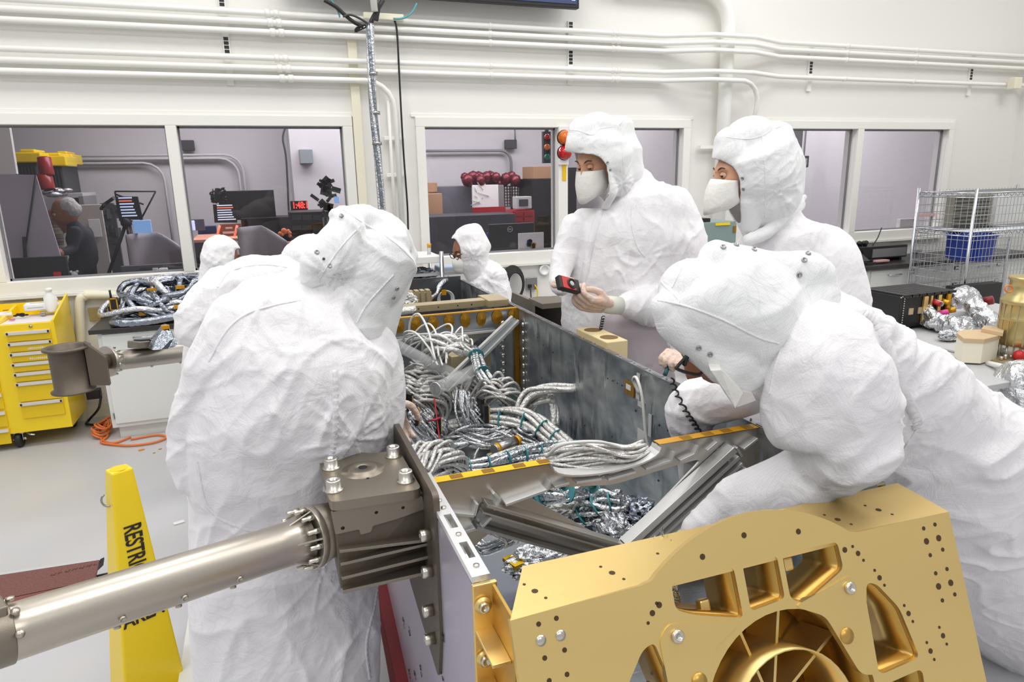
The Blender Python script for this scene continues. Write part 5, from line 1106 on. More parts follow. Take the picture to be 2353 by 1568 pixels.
# near bay
zn = .58
harness('foil bundle with teal ties hanging behind the V shaped beams', [[PZ(1235, 1140, zn+.1), PZ(1290, 1130, zn+.14), PZ(1350, 1135, zn+.1), PZ(1400, 1150, zn+.05)], [PZ(1330, 1190, zn+.03), PZ(1380, 1160, zn+.08), PZ(1430, 1150, zn+.1)]], .010, 7, .026, 'foil', 13, 21, group='foil parts in the near bay')
harness('looped silver cables in the lower left corner of the near bay', [[PZ(1085, 1225, zn+.1), PZ(1115, 1215, zn+.12), PZ(1180, 1240, zn+.08), PZ(1120, 1262, zn+.03), PZ(1085, 1240, zn+.05)]], .006, 6, .014, 'foil', None, 22, group='foil parts in the near bay')
def crumple(label, c, sx, sy, sz, m, seed, group=None, name='foil_wrap', cat='foil'):
    rr = random.Random(seed); q = MB(); n, k = 26, 34; vs = []; fs = []; c = Vector(c)
    for i in range(n+1):
        for j in range(k):
            t = math.pi*i/n; a = 2*math.pi*j/k; v = Vector((math.sin(t)*math.cos(a), math.sin(t)*math.sin(a), math.cos(t)))
            f = 1+.30*nz(v*2.2+Vector((seed*3., 0, 0)))+.22*(1-abs(nz(v*5+Vector((0, seed*2., 0))))*3)+.10*nz(v*12); vs.append(c+Vector((v.x*sx*f, v.y*sy*f, v.z*sz*f)))
    for i in range(n):
        for j in range(k): fs.append((i*k+j, (i+1)*k+j, (i+1)*k+(j+1) % k, i*k+(j+1) % k))
    return tag(q.add(vs, fs, False).build(name, m), label, cat, group)
gfo = 'foil parts in the near bay'
crumple('shiny crumpled foil sleeve under the right leg of the V', PZ(1400, 1200, zn+.02), .05, .10, .05, 'foil', 31, gfo); crumple('dark crumpled foil blanket at the centre of the V opening', PZ(1450, 1180, zn), .09, .10, .04, 'foild', 32, gfo)
crumple('crumpled foil elbow beside the yellow tape in the near bay', PZ(1230, 1290, zn+.01), .09, .05, .04, 'foil', 33, gfo); crumple('flat foil blanket behind the V on the box floor', PZ(1300, 1160, zn-.02), .13, .10, .02, 'foild', 34, gfo)
crumple('twisted foil strand seen through the left gold pocket', gp(-.115, -.05, -.17), .03, .04, .10, 'foil', 35, gfo); crumple('foil strand seen through the lower left gold pocket', gp(-.27, -.24, -.2), .04, .04, .05, 'foil', 36, gfo)
crumple('foil sleeve lying along the V opening', PZ(1290, 1180, zn+.03), .10, .045, .03, 'foilw', 37, gfo)
tag(MB().box(PZ(1180, 1292, zn+.03), (.035, .06, .012), .3).build('tape_band', 'ytape'), 'yellow tape band on the foil elbow in the near bay', 'tape')
o = MB().lathe(PZ(1264, 1180, zn-.01), [(.016, 0), (.016, .012), (0, .012)], 16).build('round_cap', 'pink'); tag(o, 'small magenta round cap on the near bay floor', 'cap'); MB().lathe(PZ(1264, 1180, zn-.012), [(.026, 0), (.026, .004)], 16).build('cap_base', 'kaptond', o)
# gold cylinder unit, connectors, tie
cu = empty('gold_cylinder', PZ(1170, 1022, zf), 'small silver cylinder with gold bands on a gold mount, in the middle of the floor', 'cylinder'); a, b = PZ(1135, 1035, zf+.05), PZ(1192, 1012, zf+.05)
MB().cyl(a, b, .024, 20).build('body', 'steel', cu); q = MB(); dd = (b-a)
for f in (.05, .85): q.cyl(a+dd*f, a+dd*(f+.12), .026, 20)
q.build('band', 'kapton', cu); MB().box((a+b)/2+Vector((0, -.02, -.035)), (.16, .10, .02), .35).build('mount', 'gold', cu, .002)
rr = random.Random(17)
for k, (px, py, z, l) in enumerate([(1115, 950, zf+.14, 'upright gold and black connector in the silver cable fan'), (1105, 935, zf+.16, 'rear connector of the pair in the silver cable fan'), (940, 925, zf+.22, 'black connector in the left cable bunch, upper'), (955, 955, zf+.18, 'black and gold connector in the left cable bunch, lower'), (1030, 905, zf+.14, 'dark connector between bunch and fan'), (1005, 975, zf+.1, 'bronze connector behind the red tag string')]):
    c = PZ(px, py, z); o = MB().box(c, (.02, .045, .085), rr.uniform(-.5, .5)).build('connector', 'black', None, .003); tag(o, l, 'connector', 'cable connectors'); MB().box(c+Vector((.013, -.005, 0)), (.006, .03, .07)).build('shell', 'gold', o)
rt = empty('red_tag_line', PZ(1005, 990, zf), 'thin red tag line hanging among the left cables', 'tag line'); MB().tube([PZ(998, 915, zf+.22), PZ(1004, 960, zf+.14), PZ(1012, 1030, zf+.08)], .0035, 6).build('line', 'red', rt); MB().tube(bez([PZ(985, 968, zf+.13), PZ(1000, 965, zf+.15), PZ(1012, 960, zf+.14)], 8), .005, 6).build('wrap', mat('hot pink', rgb(222, 60, 90), .5), rt)
for k, (a, b) in enumerate((((880, 778), (1080, 880)), ((1000, 895), (1090, 850)))):
    A = at(*a, 'y', 3.0-.4*k); B = at(*b, 'y', 2.75); o = MB().tube([A, B], .026, 16).build('clear_brace', 'clear'); tag(o, ['long clear plastic brace tube crossing the box from the left sleeve', 'short clear plastic brace tube meeting the long one'][k], 'brace')
    MB().cyl(A, A+(B-A)*.02, .031, 16).build('end_ring', 'aluw', o)
# amber block, foil in far bay
tag(MB().box(at(1075, 830, 'y', 3.3), (.22, .1, .10), .1).build('amber_box', 'champagne', None, .004), 'champagne coloured box behind the crossing braces', 'box')
cl = empty('small_cable_coil', at(1023, 680, 'y', 4.4), 'coil of white wire with amber tape on the far end panel', 'cable')
c = at(1024, 686, 'y', 4.42)
for k in range(4): MB().tube([c+Vector((math.cos(a)*(.04+.006*k), -.004*k, math.sin(a)*(.045+.005*k)-.002*k)) for a in np.linspace(0, 6.28, 21)[:-1]], .004, 5, True).build('loop', 'wire', cl)
MB().box(c+Vector((-.015, -.02, .045)), (.03, .01, .035)).build('amber_tape', 'kapton', cl)
o = MB().tube(bez([at(1030, 640, 'y', 4.55), at(1012, 655, 'y', 4.45), at(1003, 675, 'y', 4.4), at(985, 688, 'y', 4.3)], 16), [.012+.006*(i < 8) for i in range(len(bez([(0, 0, 0), (1, 0, 0), (2, 0, 0), (3, 0, 0)], 16)))], 8).build('foil_cable', 'foil'); tag(o, 'foil cable with an orange end draped over the far end panel', 'cable')
MB().cyl(at(990, 686, 'y', 4.32), at(978, 690, 'y', 4.28), .016).build('orange_end', 'orange', o)
q = MB(); c = at(964, 688, 'y', 4.2)
for k in range(4): q.box(c+Vector((-.055+.036*k, 0, .0)), (.026, .06, .12))
q.box(c, (.15, .04, .09)); tag(q.build('finned_block', 'champagne', None, .002), 'small finned metal block in the far bay', 'block')
crumple('white crumpled foil lump left of the finned block', at(935, 692, 'y', 4.15), .06, .05, .045, 'foilw', 41, None); tag(MB().tube(bez([at(880, 718, 'y', 3.5), at(915, 716, 'y', 3.5), at(955, 712, 'y', 3.5)], 10), .022, 8).build('white_sleeve', 'foilw'), 'white wrapped sleeve lying on the champagne beam', 'sleeve')
# beige two-hole block clamped outside the right rim
bb = empty('two_hole_block', at(1385, 775, 'y', 2.45), 'beige block with two round holes on the right rim of the box', 'block')
P = at(1382, 768, 'z', 1.03); ang = -.0
MB().bx(1.262, 1.36, P.y-.16, P.y+.13, .94, 1.035).build('body', 'beige', bb, .004)
for dy in (.065, -.085): MB().lathe((1.312, P.y+dy, 1.035), [(.038, 0), (.038, .0012)], 24).build('hole', mat('hole shade brown', rgb(120, 92, 52), .7), bb)
# ================================================================== the workers in white clean-room coveralls
def N(px, py, y, r, f=.75): return tnode(px, py, y, r, f)
def G(px, py, y, r, z=.07): p = at(px, py, 'y', y); return (Vector((p.x, p.y, z)), r, 1)
def person(label, center, fwd, skin='skin', scale=1.0, look=-.4, bits=True, seg=(72, 48)):
    q, F = head_mesh(center, fwd, scale, seg=seg); o = q.build('person', skin); tag(o, label, 'person', None)
    if bits: face_bits(o, center, F, scale, look)
    return o, F
def radial(c, k, amp, r0, r1, seed=0, vd=None):
    """creases that fan out from a point (armpit, elbow, knot)"""
    c = Vector(c); vd = (c-CAMP).normalized() if vd is None else Vector(vd); u = vd.orthogonal().normalized(); w = vd.cross(u)
    def fn(p):
        d = p-c; r = d.length
        if r > r1*1.6: return 0
        a = math.atan2(d.dot(w), d.dot(u)); x = nz(Vector((math.cos(a)*k+seed*5, math.sin(a)*k, r*2.2+seed)))
        kk = max(0., 1-abs(x)*3.2); return amp*(kk*kk-.25)*math.exp(-(max(0, r-r0)/r1)**2*1.5)*min(1, r/max(r0, .01))
    return fn
def add(*fns):
    f0 = fns[0]
    return lambda p, n: f0(p, n)+sum(f(p) for f in fns[1:])

# ---------------------------------------------------------------- A: the near left worker, back to the camera, leaning over the box
hcA = at(868, 610, 'y', 1.86)
A, FA = person('person in white coverall, left foreground, back to the camera, leaning over the box', hcA, (.75, .45, -.62), scale=.95, bits=False, seg=(36, 24))
YA = 1.80
tA = [[N(735, 690, YA+.02, 95, .8), N(700, 760, YA, 190, .62), N(685, 850, YA-.02, 212, .66), N(672, 950, YA-.02, 222, .66), N(668, 1060, YA, 214, .66), N(660, 1180, YA+.03, 206, .52), N(655, 1300, YA+.03, 200, .52), N(665, 1420, YA+.03, 206, .55), N(675, 1570, YA+.02, 202, .6), N(685, 1760, YA, 165, .8)],
      [N(830, 790, YA+.05, 72, .9), N(862, 870, YA+.03, 66, .9), N(868, 960, YA+.03, 62, .9), N(852, 1040, YA+.02, 55, .9)],   # right shoulder and sleeve
      [N(862, 850, YA+.12, 50, .9), N(888, 930, YA+.2, 34, .9), N(905, 965, YA+.26, 22, .9)],
      [N(560, 740, YA-.03, 78, .8), N(500, 830, YA-.05, 66, .8), N(455, 930, YA-.03, 50, .8), N(425, 1010, YA-.02, 36, .8), N(450, 1100, YA, 40, .8)],
      [N(690, 700, YA+.02, 70, .8), N(600, 720, YA, 82, .7)],
      [N(610, 1640, YA-.02, 95, .9), N(605, 1800, YA-.02, 80, .9), G(605, 1800, YA-.02, .075)], [N(760, 1640, YA+.02, 95, .9), N(770, 1800, YA+.02, 80, .9), G(770, 1800, YA+.02, .075)]]
pA = lambda x, y, yy=YA: at(x, y, 'y', yy)
fA = add(folds(.010, 4.2, [(pA(680, 1230), .16, (1, 0, .2), 9, .25, .010), (pA(520, 980), .18, (.3, 0, 1), 9, .25, .012), (pA(760, 1500), .25, (-.5, 0, 1), 8, .25, .010), (pA(560, 1450), .25, (.4, 0, 1), 8, .25, .010), (pA(640, 1050), .2, (.7, 0, -1), 7, .25, .012)], .0022, 1, (.35, 0, 1), .35),
         radial(pA(812, 1010, 1.62), 2.0, .009, .03, .13, 1), radial(pA(470, 1290, 1.66), 2.0, .008, .03, .16, 3), radial(pA(740, 1310, 1.66), 2.0, .010, .02, .16, 4))
meA = soft(tA, .0066, 7, 28, fA); link('coverall', meA, 'cloth', A); bA = bvh_of(meA)
hA = [[N(878, 560, YA+.06, 62, 1.0), N(868, 585, YA+.05, 92, .95), N(845, 640, YA+.04, 86, .95), N(828, 700, YA+.02, 66, .95), N(852, 760, YA+.06, 46, .9)],
      [N(790, 496, YA+.03, 22, 1), N(840, 505, YA+.05, 32, 1), N(905, 545, YA+.08, 32, 1), N(946, 590, YA+.1, 14, 1)],
      [N(800, 520, YA, 40, 1), N(775, 570, YA-.02, 52, .9), N(758, 620, YA-.03, 52, .8), N(762, 655, YA-.03, 30, .8)],
      [N(735, 560, YA-.03, 26, .8), N(722, 600, YA-.05, 32, .7), N(716, 640, YA-.05, 24, .7), N(728, 662, YA-.04, 12, .7)],
      [N(930, 590, YA+.1, 26, 1), N(918, 640, YA+.08, 26, 1), N(898, 700, YA+.06, 26, 1), N(882, 770, YA+.06, 24, 1), N(880, 820, YA+.06, 14, .8)],
      [N(800, 690, YA-.02, 44, .8), N(830, 740, YA-.01, 40, .8), N(862, 790, YA+.03, 26, .8)],
      [N(768, 492, YA, 12, .9), N(790, 486, YA+.01, 14, .9), N(812, 500, YA+.02, 12, .9)]]
fhA = add(folds(.007, 6, [(pA(830, 700), .10, (.6, 0, -1), 12, .3, .010), (pA(880, 560), .1, (1, 0, -.6), 12, .25, .006)], .0015, 4, (.7, 0, -1), .35), radial(pA(770, 640, 1.7), 3, .010, .02, .09, 2))
mhA = soft(hA, .0065, 5, 24, fhA); hoA = link('hood', mhA, 'hoodc', A); bhA = bvh_of(mhA)
seam(bA, [(768, 850), (771, 930), (768, 1010), (760, 1060), (748, 1130)], .015, .0045, A, rib=.7, n=40)
seam(bA, [(690, 690), (640, 700), (570, 720), (520, 760), (480, 830)], .005, .0015, A)
seam(bA, [(452, 1060), (480, 1170), (560, 1215), (640, 1225), (720, 1210)], .010, .002, A, rib=.4)
seam(bA, [(870, 1330), (860, 1400), (842, 1480), (850, 1560)], .012, .002, A, rib=.5)
seam(bhA, [(790, 482), (830, 510), (875, 535), (920, 568), (950, 600)], .006, .0018, A); seam(bhA, [(905, 632), (868, 672), (840, 705), (820, 742)], .006, .0018, A, rib=.4)
seam(bhA, [(735, 640), (760, 600), (790, 560), (828, 520)], .004, .0014, A)
for x, y in ((728, 580), (758, 611), (785, 496)): snap(bhA, x, y, .006, A)
snap(bhA, 744, 595, .0035, A, 'dark', False); snap(bhA, 912, 664, .006, A); snap(bhA, 904, 684, .006, A)
wA = at(893, 925, 'y', YA+.2); hand(wA+Vector((0, 0, .0)), (.25, .2, -.95), (.3, -.6, -.6), [(.3, .5, .4)]*4, ((.5, .8, .2), (.9, .3, .3), (1, 0, .4)), A, scale=.95)

# ---------------------------------------------------------------- second bent worker behind A
Y2_ = 2.62
hc2 = at(722, 604, 'y', Y2_+.03)
B2, F2 = person('person in white coverall bent over behind the near left worker, elbow to the left', hc2, (.9, .1, -.5), scale=.62, bits=False, seg=(30, 20))
t2_ = [[N(700, 640, Y2_, 62, .9), N(640, 655, Y2_, 66, .9), N(570, 670, Y2_, 78, .85), N(530, 740, Y2_, 92, .8), N(530, 840, Y2_, 100, .8), N(540, 1000, Y2_, 105, .8), N(545, 1200, Y2_, 95, .8)],
       [N(520, 655, Y2_-.06, 50, .9), N(470, 700, Y2_-.1, 48, .9), N(442, 755, Y2_-.12, 42, .9), N(490, 780, Y2_-.1, 34, .9), N(560, 790, Y2_-.05, 26, .9)],
       [N(520, 1200, Y2_, 60, .9), G(520, 1200, Y2_, .075)], [N(580, 1200, Y2_, 60, .9), G(580, 1200, Y2_, .075)]]
f2 = add(folds(.009, 6, [(at(450, 740, 'y', Y2_), .12, (.3, 0, 1), 14, .25, .012)], .0016, 8, (.2, 0, 1), .35), radial(at(480, 720, 'y', Y2_-.15), 2.2, .008, .02, .12, 3))
m2_ = soft(t2_, .0095, 4, 24, f2); link('coverall', m2_, 'cloth', B2)
link('hood', soft([[N(690, 600, Y2_, 44, .95), N(715, 590, Y2_+.03, 52, .95), N(750, 600, Y2_+.05, 50, .95)], [N(700, 558, Y2_, 16, .8), N(722, 552, Y2_, 14, .8)]], .009, 4, 20, folds(.006, 9, seed=5)), 'hoodc', B2)
seam(bvh_of(m2_), [(690, 620), (610, 608), (530, 622), (500, 660)], .008, .0018, B2)

# ---------------------------------------------------------------- far left hooded worker
YE_ = 4.0; hcE = at(511, 596, 'y', YE_)
E_, FE = person('person with only a small white hooded head showing, far behind the left workers', hcE, (.86, .25, -.25), skin='skind', scale=.86, look=-.2, seg=(40, 28))
cE = pinpoly([(541, 574), (575, 574), (575, 640), (538, 620)])
mE = soft([[N(508, 572, YE_, 38, 1), N(506, 600, YE_, 43, 1), N(494, 628, YE_, 34, 1), N(484, 650, YE_, 28, 1)], [N(525, 580, YE_, 28, 1), N(525, 605, YE_, 28, 1)]], .010, 3, 20, add(folds(.006, 12, seed=9), radial(at(505, 600, 'y', YE_-.12), 3, .008, .02, .1, 3)),
          cut=lambda p, n: cE(*proj(p)) and p.x > hcE.x, shell=.004)
link('hood', mE, 'clothfar', E_)
link('coverall', soft([[N(490, 650, YE_, 30, .9), N(500, 680, YE_, 56, .8), N(515, 740, YE_, 66, .8), N(520, 850, YE_, 62, .8), N(520, 1000, YE_, 52, .9), G(520, 1000, YE_, .1)]], .014, 3, 20, folds(.008, 8, seed=2)), 'clothfar', E_)
mb_ = MB(); mb_.ball(hcE+FE @ Vector((.052, 0, -.055)), .05, 16, (1, 1, .9)); mb_.build('face_mask', 'maskc', E_)

# ---------------------------------------------------------------- worker bent behind the far end of the box
YF_ = 4.86; hcF = at(1070, 577, 'y', YF_)
F_, FF = person('person in white coverall and glasses facing left behind the far end of the box', hcF, (-.93, -.22, -.42), skin='skind', look=-.4, seg=(48, 32)); glasses(F_, hcF, FF, .98)
cF = pinpoly([(1015, 548), (1044, 550), (1056, 566), (1058, 590), (1062, 612), (1015, 640)])
mF = soft([[N(1078, 545, YF_, 36, 1), N(1083, 570, YF_, 42, 1), N(1088, 600, YF_, 36, 1), N(1096, 630, YF_, 28, 1)], [N(1060, 552, YF_, 24, 1), N(1062, 580, YF_, 26, 1), N(1075, 612, YF_, 20, 1)], [N(1088, 532, YF_, 22, 1), N(1108, 570, YF_, 22, 1)]], .009, 3, 20,
          add(folds(.005, 12, seed=3), radial(at(1090, 590, 'y', YF_-.12), 3.4, .008, .02, .1, 3)), cut=lambda p, n: cF(*proj(p)), shell=.004)
link('hood', mF, 'clothfar', F_)
mFc = soft([[N(1100, 610, YF_, 28, .9), N(1116, 640, YF_, 48, .85), N(1118, 690, YF_, 56, .8), N(1112, 760, YF_, 58, .85), N(1110, 860, YF_, 55, .9), G(1110, 860, YF_, .12)], [N(1140, 630, YF_-.1, 24, .9), N(1150, 690, YF_-.14, 26, .9), N(1110, 730, YF_-.2, 20, .9)]], .012, 3, 20,
           add(folds(.008, 9, [(at(1130, 660, 'y', YF_-.1), .2, (.7, 0, -.8), 14, .25, .014)], seed=6), radial(at(1120, 640, 'y', YF_-.15), 3, .01, .02, .15, 3)))
link('coverall', mFc, 'clothfar', F_); seam(bvh_of(mFc), [(1092, 640), (1108, 612), (1128, 592)], .012, .002, F_)
q = MB(); P_ = [[1040, 588], [1066, 594], [1070, 650], [1052, 632]]; q.ball(hcF+FF @ Vector((.085, 0, -.055)), .058, 16, (1, 1, 1)); q.tube([hcF+FF @ Vector((.10, 0, -.03)), hcF+FF @ Vector((.10, 0, -.09)), hcF+FF @ Vector((.085, 0, -.13))], [.035, .045, .012], 12)
q.build('face_mask', 'maskc', F_)

# ---------------------------------------------------------------- B: tall worker with the small camera
YB_ = 2.95
def face_center(epx, epy, y, fwd, side, scale=1.0):
    X = Vector(fwd).normalized(); Yv = Vector((0, 0, 1)).cross(X).normalized(); Z = X.cross(Yv); return at(epx, epy, 'y', y)-(X*.079+Yv*side*.032+Z*.014)*scale
fwdB = Vector((-.93, -.35, -.42)); hcB = face_center(1356, 384, YB_-.07, fwdB, 1, 1.02)
Bp, FB = person('tall standing person in white coverall and mask, looking at a small red camera', hcB, fwdB, scale=1.02, look=-.5, seg=(120, 84))
hB = [[N(1375, 300, YB_, 50, 1), N(1372, 330, YB_, 73, 1), N(1378, 372, YB_, 80, 1), N(1398, 420, YB_, 62, 1), N(1410, 455, YB_, 44, 1), N(1398, 478, YB_-.01, 22, 1)],
      [N(1425, 292, YB_+.02, 32, 1), N(1426, 350, YB_+.02, 50, 1), N(1440, 400, YB_, 42, 1), N(1452, 425, YB_, 30, 1)],
      [N(1344, 300, YB_-.01, 38, 1), N(1340, 338, YB_-.02, 42, 1)],
      [N(1385, 400, YB_-.12, 20, 1), N(1396, 440, YB_-.11, 22, 1), N(1390, 470, YB_-.08, 14, 1)]]
openB = pinpoly([(1250, 350), (1302, 350), (1330, 354), (1360, 356), (1380, 364), (1393, 382), (1398, 402), (1400, 432), (1396, 452), (1380, 476), (1358, 498), (1250, 500)])
fhB = add(folds(.0045, 9, [(at(1345, 320, 'y', YB_-.15), .07, (1, 0, .2), 18, .3, .009)], .0012, 11, (.2, 0, 1), .4), radial(at(1430, 420, 'y', YB_-.1), 3, .007, .02, .1, 3))
mhB = soft(hB, .006, 4, 28, fhB, cut=lambda p, n: openB(*proj(p)) and (p-hcB).dot(fwdB.normalized()) > -.03, shell=.005, bsm=7)
link('hood', mhB, 'hoodc', Bp); bhB = bvh_of(mhB)
tB = [[N(1450, 430, YB_+.03, 55, .9), N(1462, 480, YB_, 118, .75), N(1450, 540, YB_, 150, .68), N(1440, 620, YB_, 148, .66), N(1430, 700, YB_, 138, .66), N(1420, 780, YB_, 128, .68), N(1420, 900, YB_+.02, 130, .7), N(1425, 1030, YB_+.02, 110, .8)],
      [N(1530, 480, YB_-.02, 62, .95), N(1560, 540, YB_-.06, 60, .95), N(1578, 620, YB_-.12, 54, .95), N(1560, 690, YB_-.17, 44, .95)],
      [N(1590, 690, YB_-.14, 40, .95), N(1545, 702, YB_-.2, 42, .95), N(1490, 703, YB_-.25, 44, .95), N(1450, 702, YB_-.28, 34, .95), N(1432, 702, YB_-.29, 26, .95)],
      [N(1325, 520, YB_+.05, 38, .95), N(1298, 585, YB_+.03, 30, .95), N(1284, 640, YB_-.02, 24, .95), N(1290, 662, YB_-.08, 20, .95)],
      [N(1395, 1030, YB_+.02, 62, .9), N(1390, 1180, YB_+.02, 50, .9), G(1390, 1180, YB_, .075)], [N(1470, 1030, YB_+.05, 62, .9), N(1475, 1180, YB_+.05, 50, .9), G(1475, 1180, YB_+.05, .075)]]
pB = lambda x, y, o=-.15: at(x, y, 'y', YB_+o)
fB = add(folds(.008, 6, [(pB(1430, 610), .10, (.5, 0, -1), 20, .4, .010), (pB(1560, 560), .15, (.35, 0, 1), 12, .2, .013), (pB(1470, 700, -.25), .07, (.1, 0, 1), 26, .2, .010)], .0016, 21, (.15, 0, 1), .3),
         radial(pB(1486, 590), 2.0, .010, .02, .12, 3))
mB = soft(tB, .0075, 5, 26, fB); link('coverall', mB, 'cloth', Bp); bB = bvh_of(mB)
seam(bB, [(1378, 485), (1364, 530), (1352, 580), (1342, 640), (1336, 668)], .042, .004, Bp, name='placket')
seam(bB, [(1452, 480), (1452, 520), (1466, 570), (1482, 590)], .007, .002, Bp, rib=.3)
seam(bhB, [(1302, 298), (1330, 301), (1362, 311), (1378, 296), (1415, 290), (1440, 272)], .004, .0018, Bp); seam(bhB, [(1420, 290), (1427, 330), (1432, 380)], .004, .0016, Bp, rib=.3)
for x, y in ((1396, 374), (1402, 391)): snap(bhB, x, y, .006, Bp)
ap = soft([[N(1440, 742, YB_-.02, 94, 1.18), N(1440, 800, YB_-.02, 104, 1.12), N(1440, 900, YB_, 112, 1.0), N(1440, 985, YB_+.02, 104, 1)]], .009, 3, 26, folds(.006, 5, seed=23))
link('grey_wrap', ap, mat('grey lavender cloth', rgb(186, 176, 181), .8, var=(5, rgb(176, 166, 172), .6)), Bp)  # grey lavender layer wrapped around the lower part of the coverall
# duckbill mask: pleated pouch from the nose bridge to the chin
def mask(parent, F, c, scale=1.0, drop=.13, out=.155, wid=.072, m='maskc'):
    c = Vector(c); n = 18; vs = []; fs = []; rows = 9
    for j in range(rows+1):
        for k in range(n+1):
            a = -1.5+3*k/n; ca = max(0, math.cos(a)); sa = math.sin(a)
            T = Vector((.022+.082*ca**.7, .071*sa, .004-.020*(1-ca))); L = Vector((.028+.128*ca**.85, .073*sa, -.062-.068*ca**1.1)); C_ = Vector((.030+.052*ca, .062*sa, -.098-.030*ca))
            if j <= 6: t = j/6; p = T.lerp(L, t)+Vector((.012*math.sin(math.pi*t)*ca, 0, .004*math.sin(math.pi*t)))
            else: t = (j-6)/3; p = L.lerp(C_, t)
            p += Vector((1, 0, .3))*.0022*nz(Vector((a*5, j*.6, c.x*7))); vs.append(c+F @ p*scale)
    for j in range(rows):
        for k in range(n): a = j*(n+1)+k; fs.append((a, a+1, a+n+2, a+n+1))
    q = MB().add(vs, fs, True); o = q.build('face_mask', m, parent); s = o.modifiers.new('s', 'SOLIDIFY'); s.thickness = .0022
    MB().tube([vs[k]+F @ Vector((.001, 0, -.004)) for k in range(n+1)], .0022, 5).build('mask_wire', m, o); return o
mask(Bp, FB, hcB, 1.02)
# gloved hands and the small camera
wB = at(1392, 703, 'y', YB_-.31); wd = (at(1290, 690, 'y', YB_-.36)-wB)
MB().tube([at(1440, 703, 'y', YB_-.29), at(1420, 703, 'y', YB_-.295)], at(0, 0, 'y', 1).x*0+.041, 20, flat=.95).build('sleeve_band', 'cloth', Bp)
MB().tube([at(1425, 703, 'y', YB_-.295), at(1400, 701, 'y', YB_-.30), at(1384, 699, 'y', YB_-.305)], [.040, .041, .036], 20).build('glove_cuff', 'cuff', Bp)
hand(wB+Vector((0, 0, .0)), wd, Vector((.1, .55, .75)), [(.5, .9, .7), (.55, .95, .7), (.6, 1.0, .7), (.65, 1.0, .7)], ((.7, .2, .7), (.95, -.1, .3), (1, -.1, .05)), Bp, scale=1.28)
cam_o = empty('compact_camera', at(1303, 660, 'y', YB_-.33), 'small red and black compact camera held by the tall worker', 'camera')
cc0 = at(1305, 655, 'y', YB_-.34); ax = (at(1335, 664, 'y', YB_-.32)-at(1275, 648, 'y', YB_-.36)).normalized(); nn = Vector((-.28, -.75, .6)); nn = (nn-ax*nn.dot(ax)).normalized(); vv = nn.cross(ax)
m3 = Matrix((ax, vv, nn)).transposed()
MB().box(cc0, (.118, .062, .028), m=m3).build('body', 'black', cam_o, .005); MB().box(cc0+ax*-.008+nn*.0145, (.074, .056, .003), m=m3).build('front_shell', 'red', cam_o, .001)
MB().lathe(cc0+ax*.008+nn*.014, [(.024, 0), (.024, .006), (.019, .007), (.018, .003), (.0, .003)], 24, nn).build('lens_ring', 'black', cam_o); MB().lathe(cc0+ax*.008+nn*.018, [(.013, 0), (.010, .002), (0, .002)], 20, nn).build('lens', 'lgrey', cam_o)
wB2 = at(1282, 652, 'y', YB_-.18); hand(wB2, at(1302, 640, 'y', YB_-.34)-wB2+Vector((.02, 0, 0)), Vector((.1, -.35, -.9)), [(.3, .7, .5)]*4, ((.9, .25, .25), (1, -.1, .2), (1, -.1, .1)), Bp, scale=.95)
q = MB(); 
q.tube([Vector((0, 0, 0))+at(1386, 728, 'y', YB_-.33).lerp(at(1380, 760, 'y', YB_-.36), i/40)+Vector((.008*math.cos(i*.9), 0, .005*math.sin(i*.9))) for i in range(41)], .0022, 5)
tag(q.build('coiled_cord', 'black'), 'short coiled black wrist cord hanging from the tall worker glove', 'cord')

# ---------------------------------------------------------------- C: worker in profile at the right
YC_ = 2.35; fwdC = Vector((-.99, .18, -.18)); hcC = face_center(1662, 403, YC_-.03, fwdC, 1, .94)
Cp, FC = person('person in white coverall and mask in left profile, behind the bending right worker', hcC, fwdC, scale=.94, look=-.25, seg=(120, 84))
hC = [[N(1720, 318, YC_, 60, 1), N(1728, 345, YC_, 92, 1.1), N(1740, 400, YC_, 96, 1.1), N(1752, 460, YC_, 84, 1.1), N(1760, 510, YC_, 60, 1)],
      [N(1772, 320, YC_+.01, 50, 1), N(1786, 380, YC_+.01, 58, 1), N(1796, 440, YC_+.01, 48, 1)],
      [N(1684, 325, YC_, 42, 1), N(1684, 362, YC_-.01, 46, 1)], [N(1720, 460, YC_-.06, 34, 1), N(1722, 510, YC_-.05, 28, 1), N(1722, 540, YC_-.03, 16, 1)]]
openC = pinpoly([(1590, 366), (1640, 366), (1662, 372), (1682, 384), (1695, 402), (1700, 425), (1700, 455), (1700, 480), (1702, 512), (1590, 540)])
fhC = add(folds(.004, 8, [(at(1800, 420, 'y', YC_-.12), .12, (.6, 0, .5), 16, .4, .008)], .0012, 31, (.1, 0, 1), .4), radial(at(1790, 440, 'y', YC_-.12), 3.2, .007, .02, .1, 3))
mhC = soft(hC, .006, 4, 28, fhC, cut=lambda p, n: openC(*proj(p)) and (p-hcC).dot(fwdC.normalized()) > -.01, shell=.005, bsm=7)
link('hood', mhC, 'hoodc', Cp); bhC = bvh_of(mhC)
tC = [[N(1778, 510, YC_+.02, 62, .9), N(1790, 560, YC_, 110, .8), N(1815, 620, YC_, 150, .72), N(1822, 700, YC_, 162, .7), N(1815, 800, YC_, 160, .7), N(1810, 950, YC_, 150, .72), N(1810, 1150, YC_, 125, .8)],
      [N(1890, 570, YC_, 48, .9), N(1928, 640, YC_-.05, 52, .9), N(1930, 740, YC_-.1, 48, .9), N(1850, 800, YC_-.3, 40, .9)],
      [N(1705, 600, YC_-.05, 40, .9), N(1660, 720, YC_-.2, 42, .9), N(1620, 800, YC_-.32, 34, .9), N(1585, 822, YC_-.36, 24, .9)],
      [N(1760, 1150, YC_, 75, .9), G(1760, 1150, YC_, .075)], [N(1860, 1150, YC_, 75, .9), G(1860, 1150, YC_, .075)]]
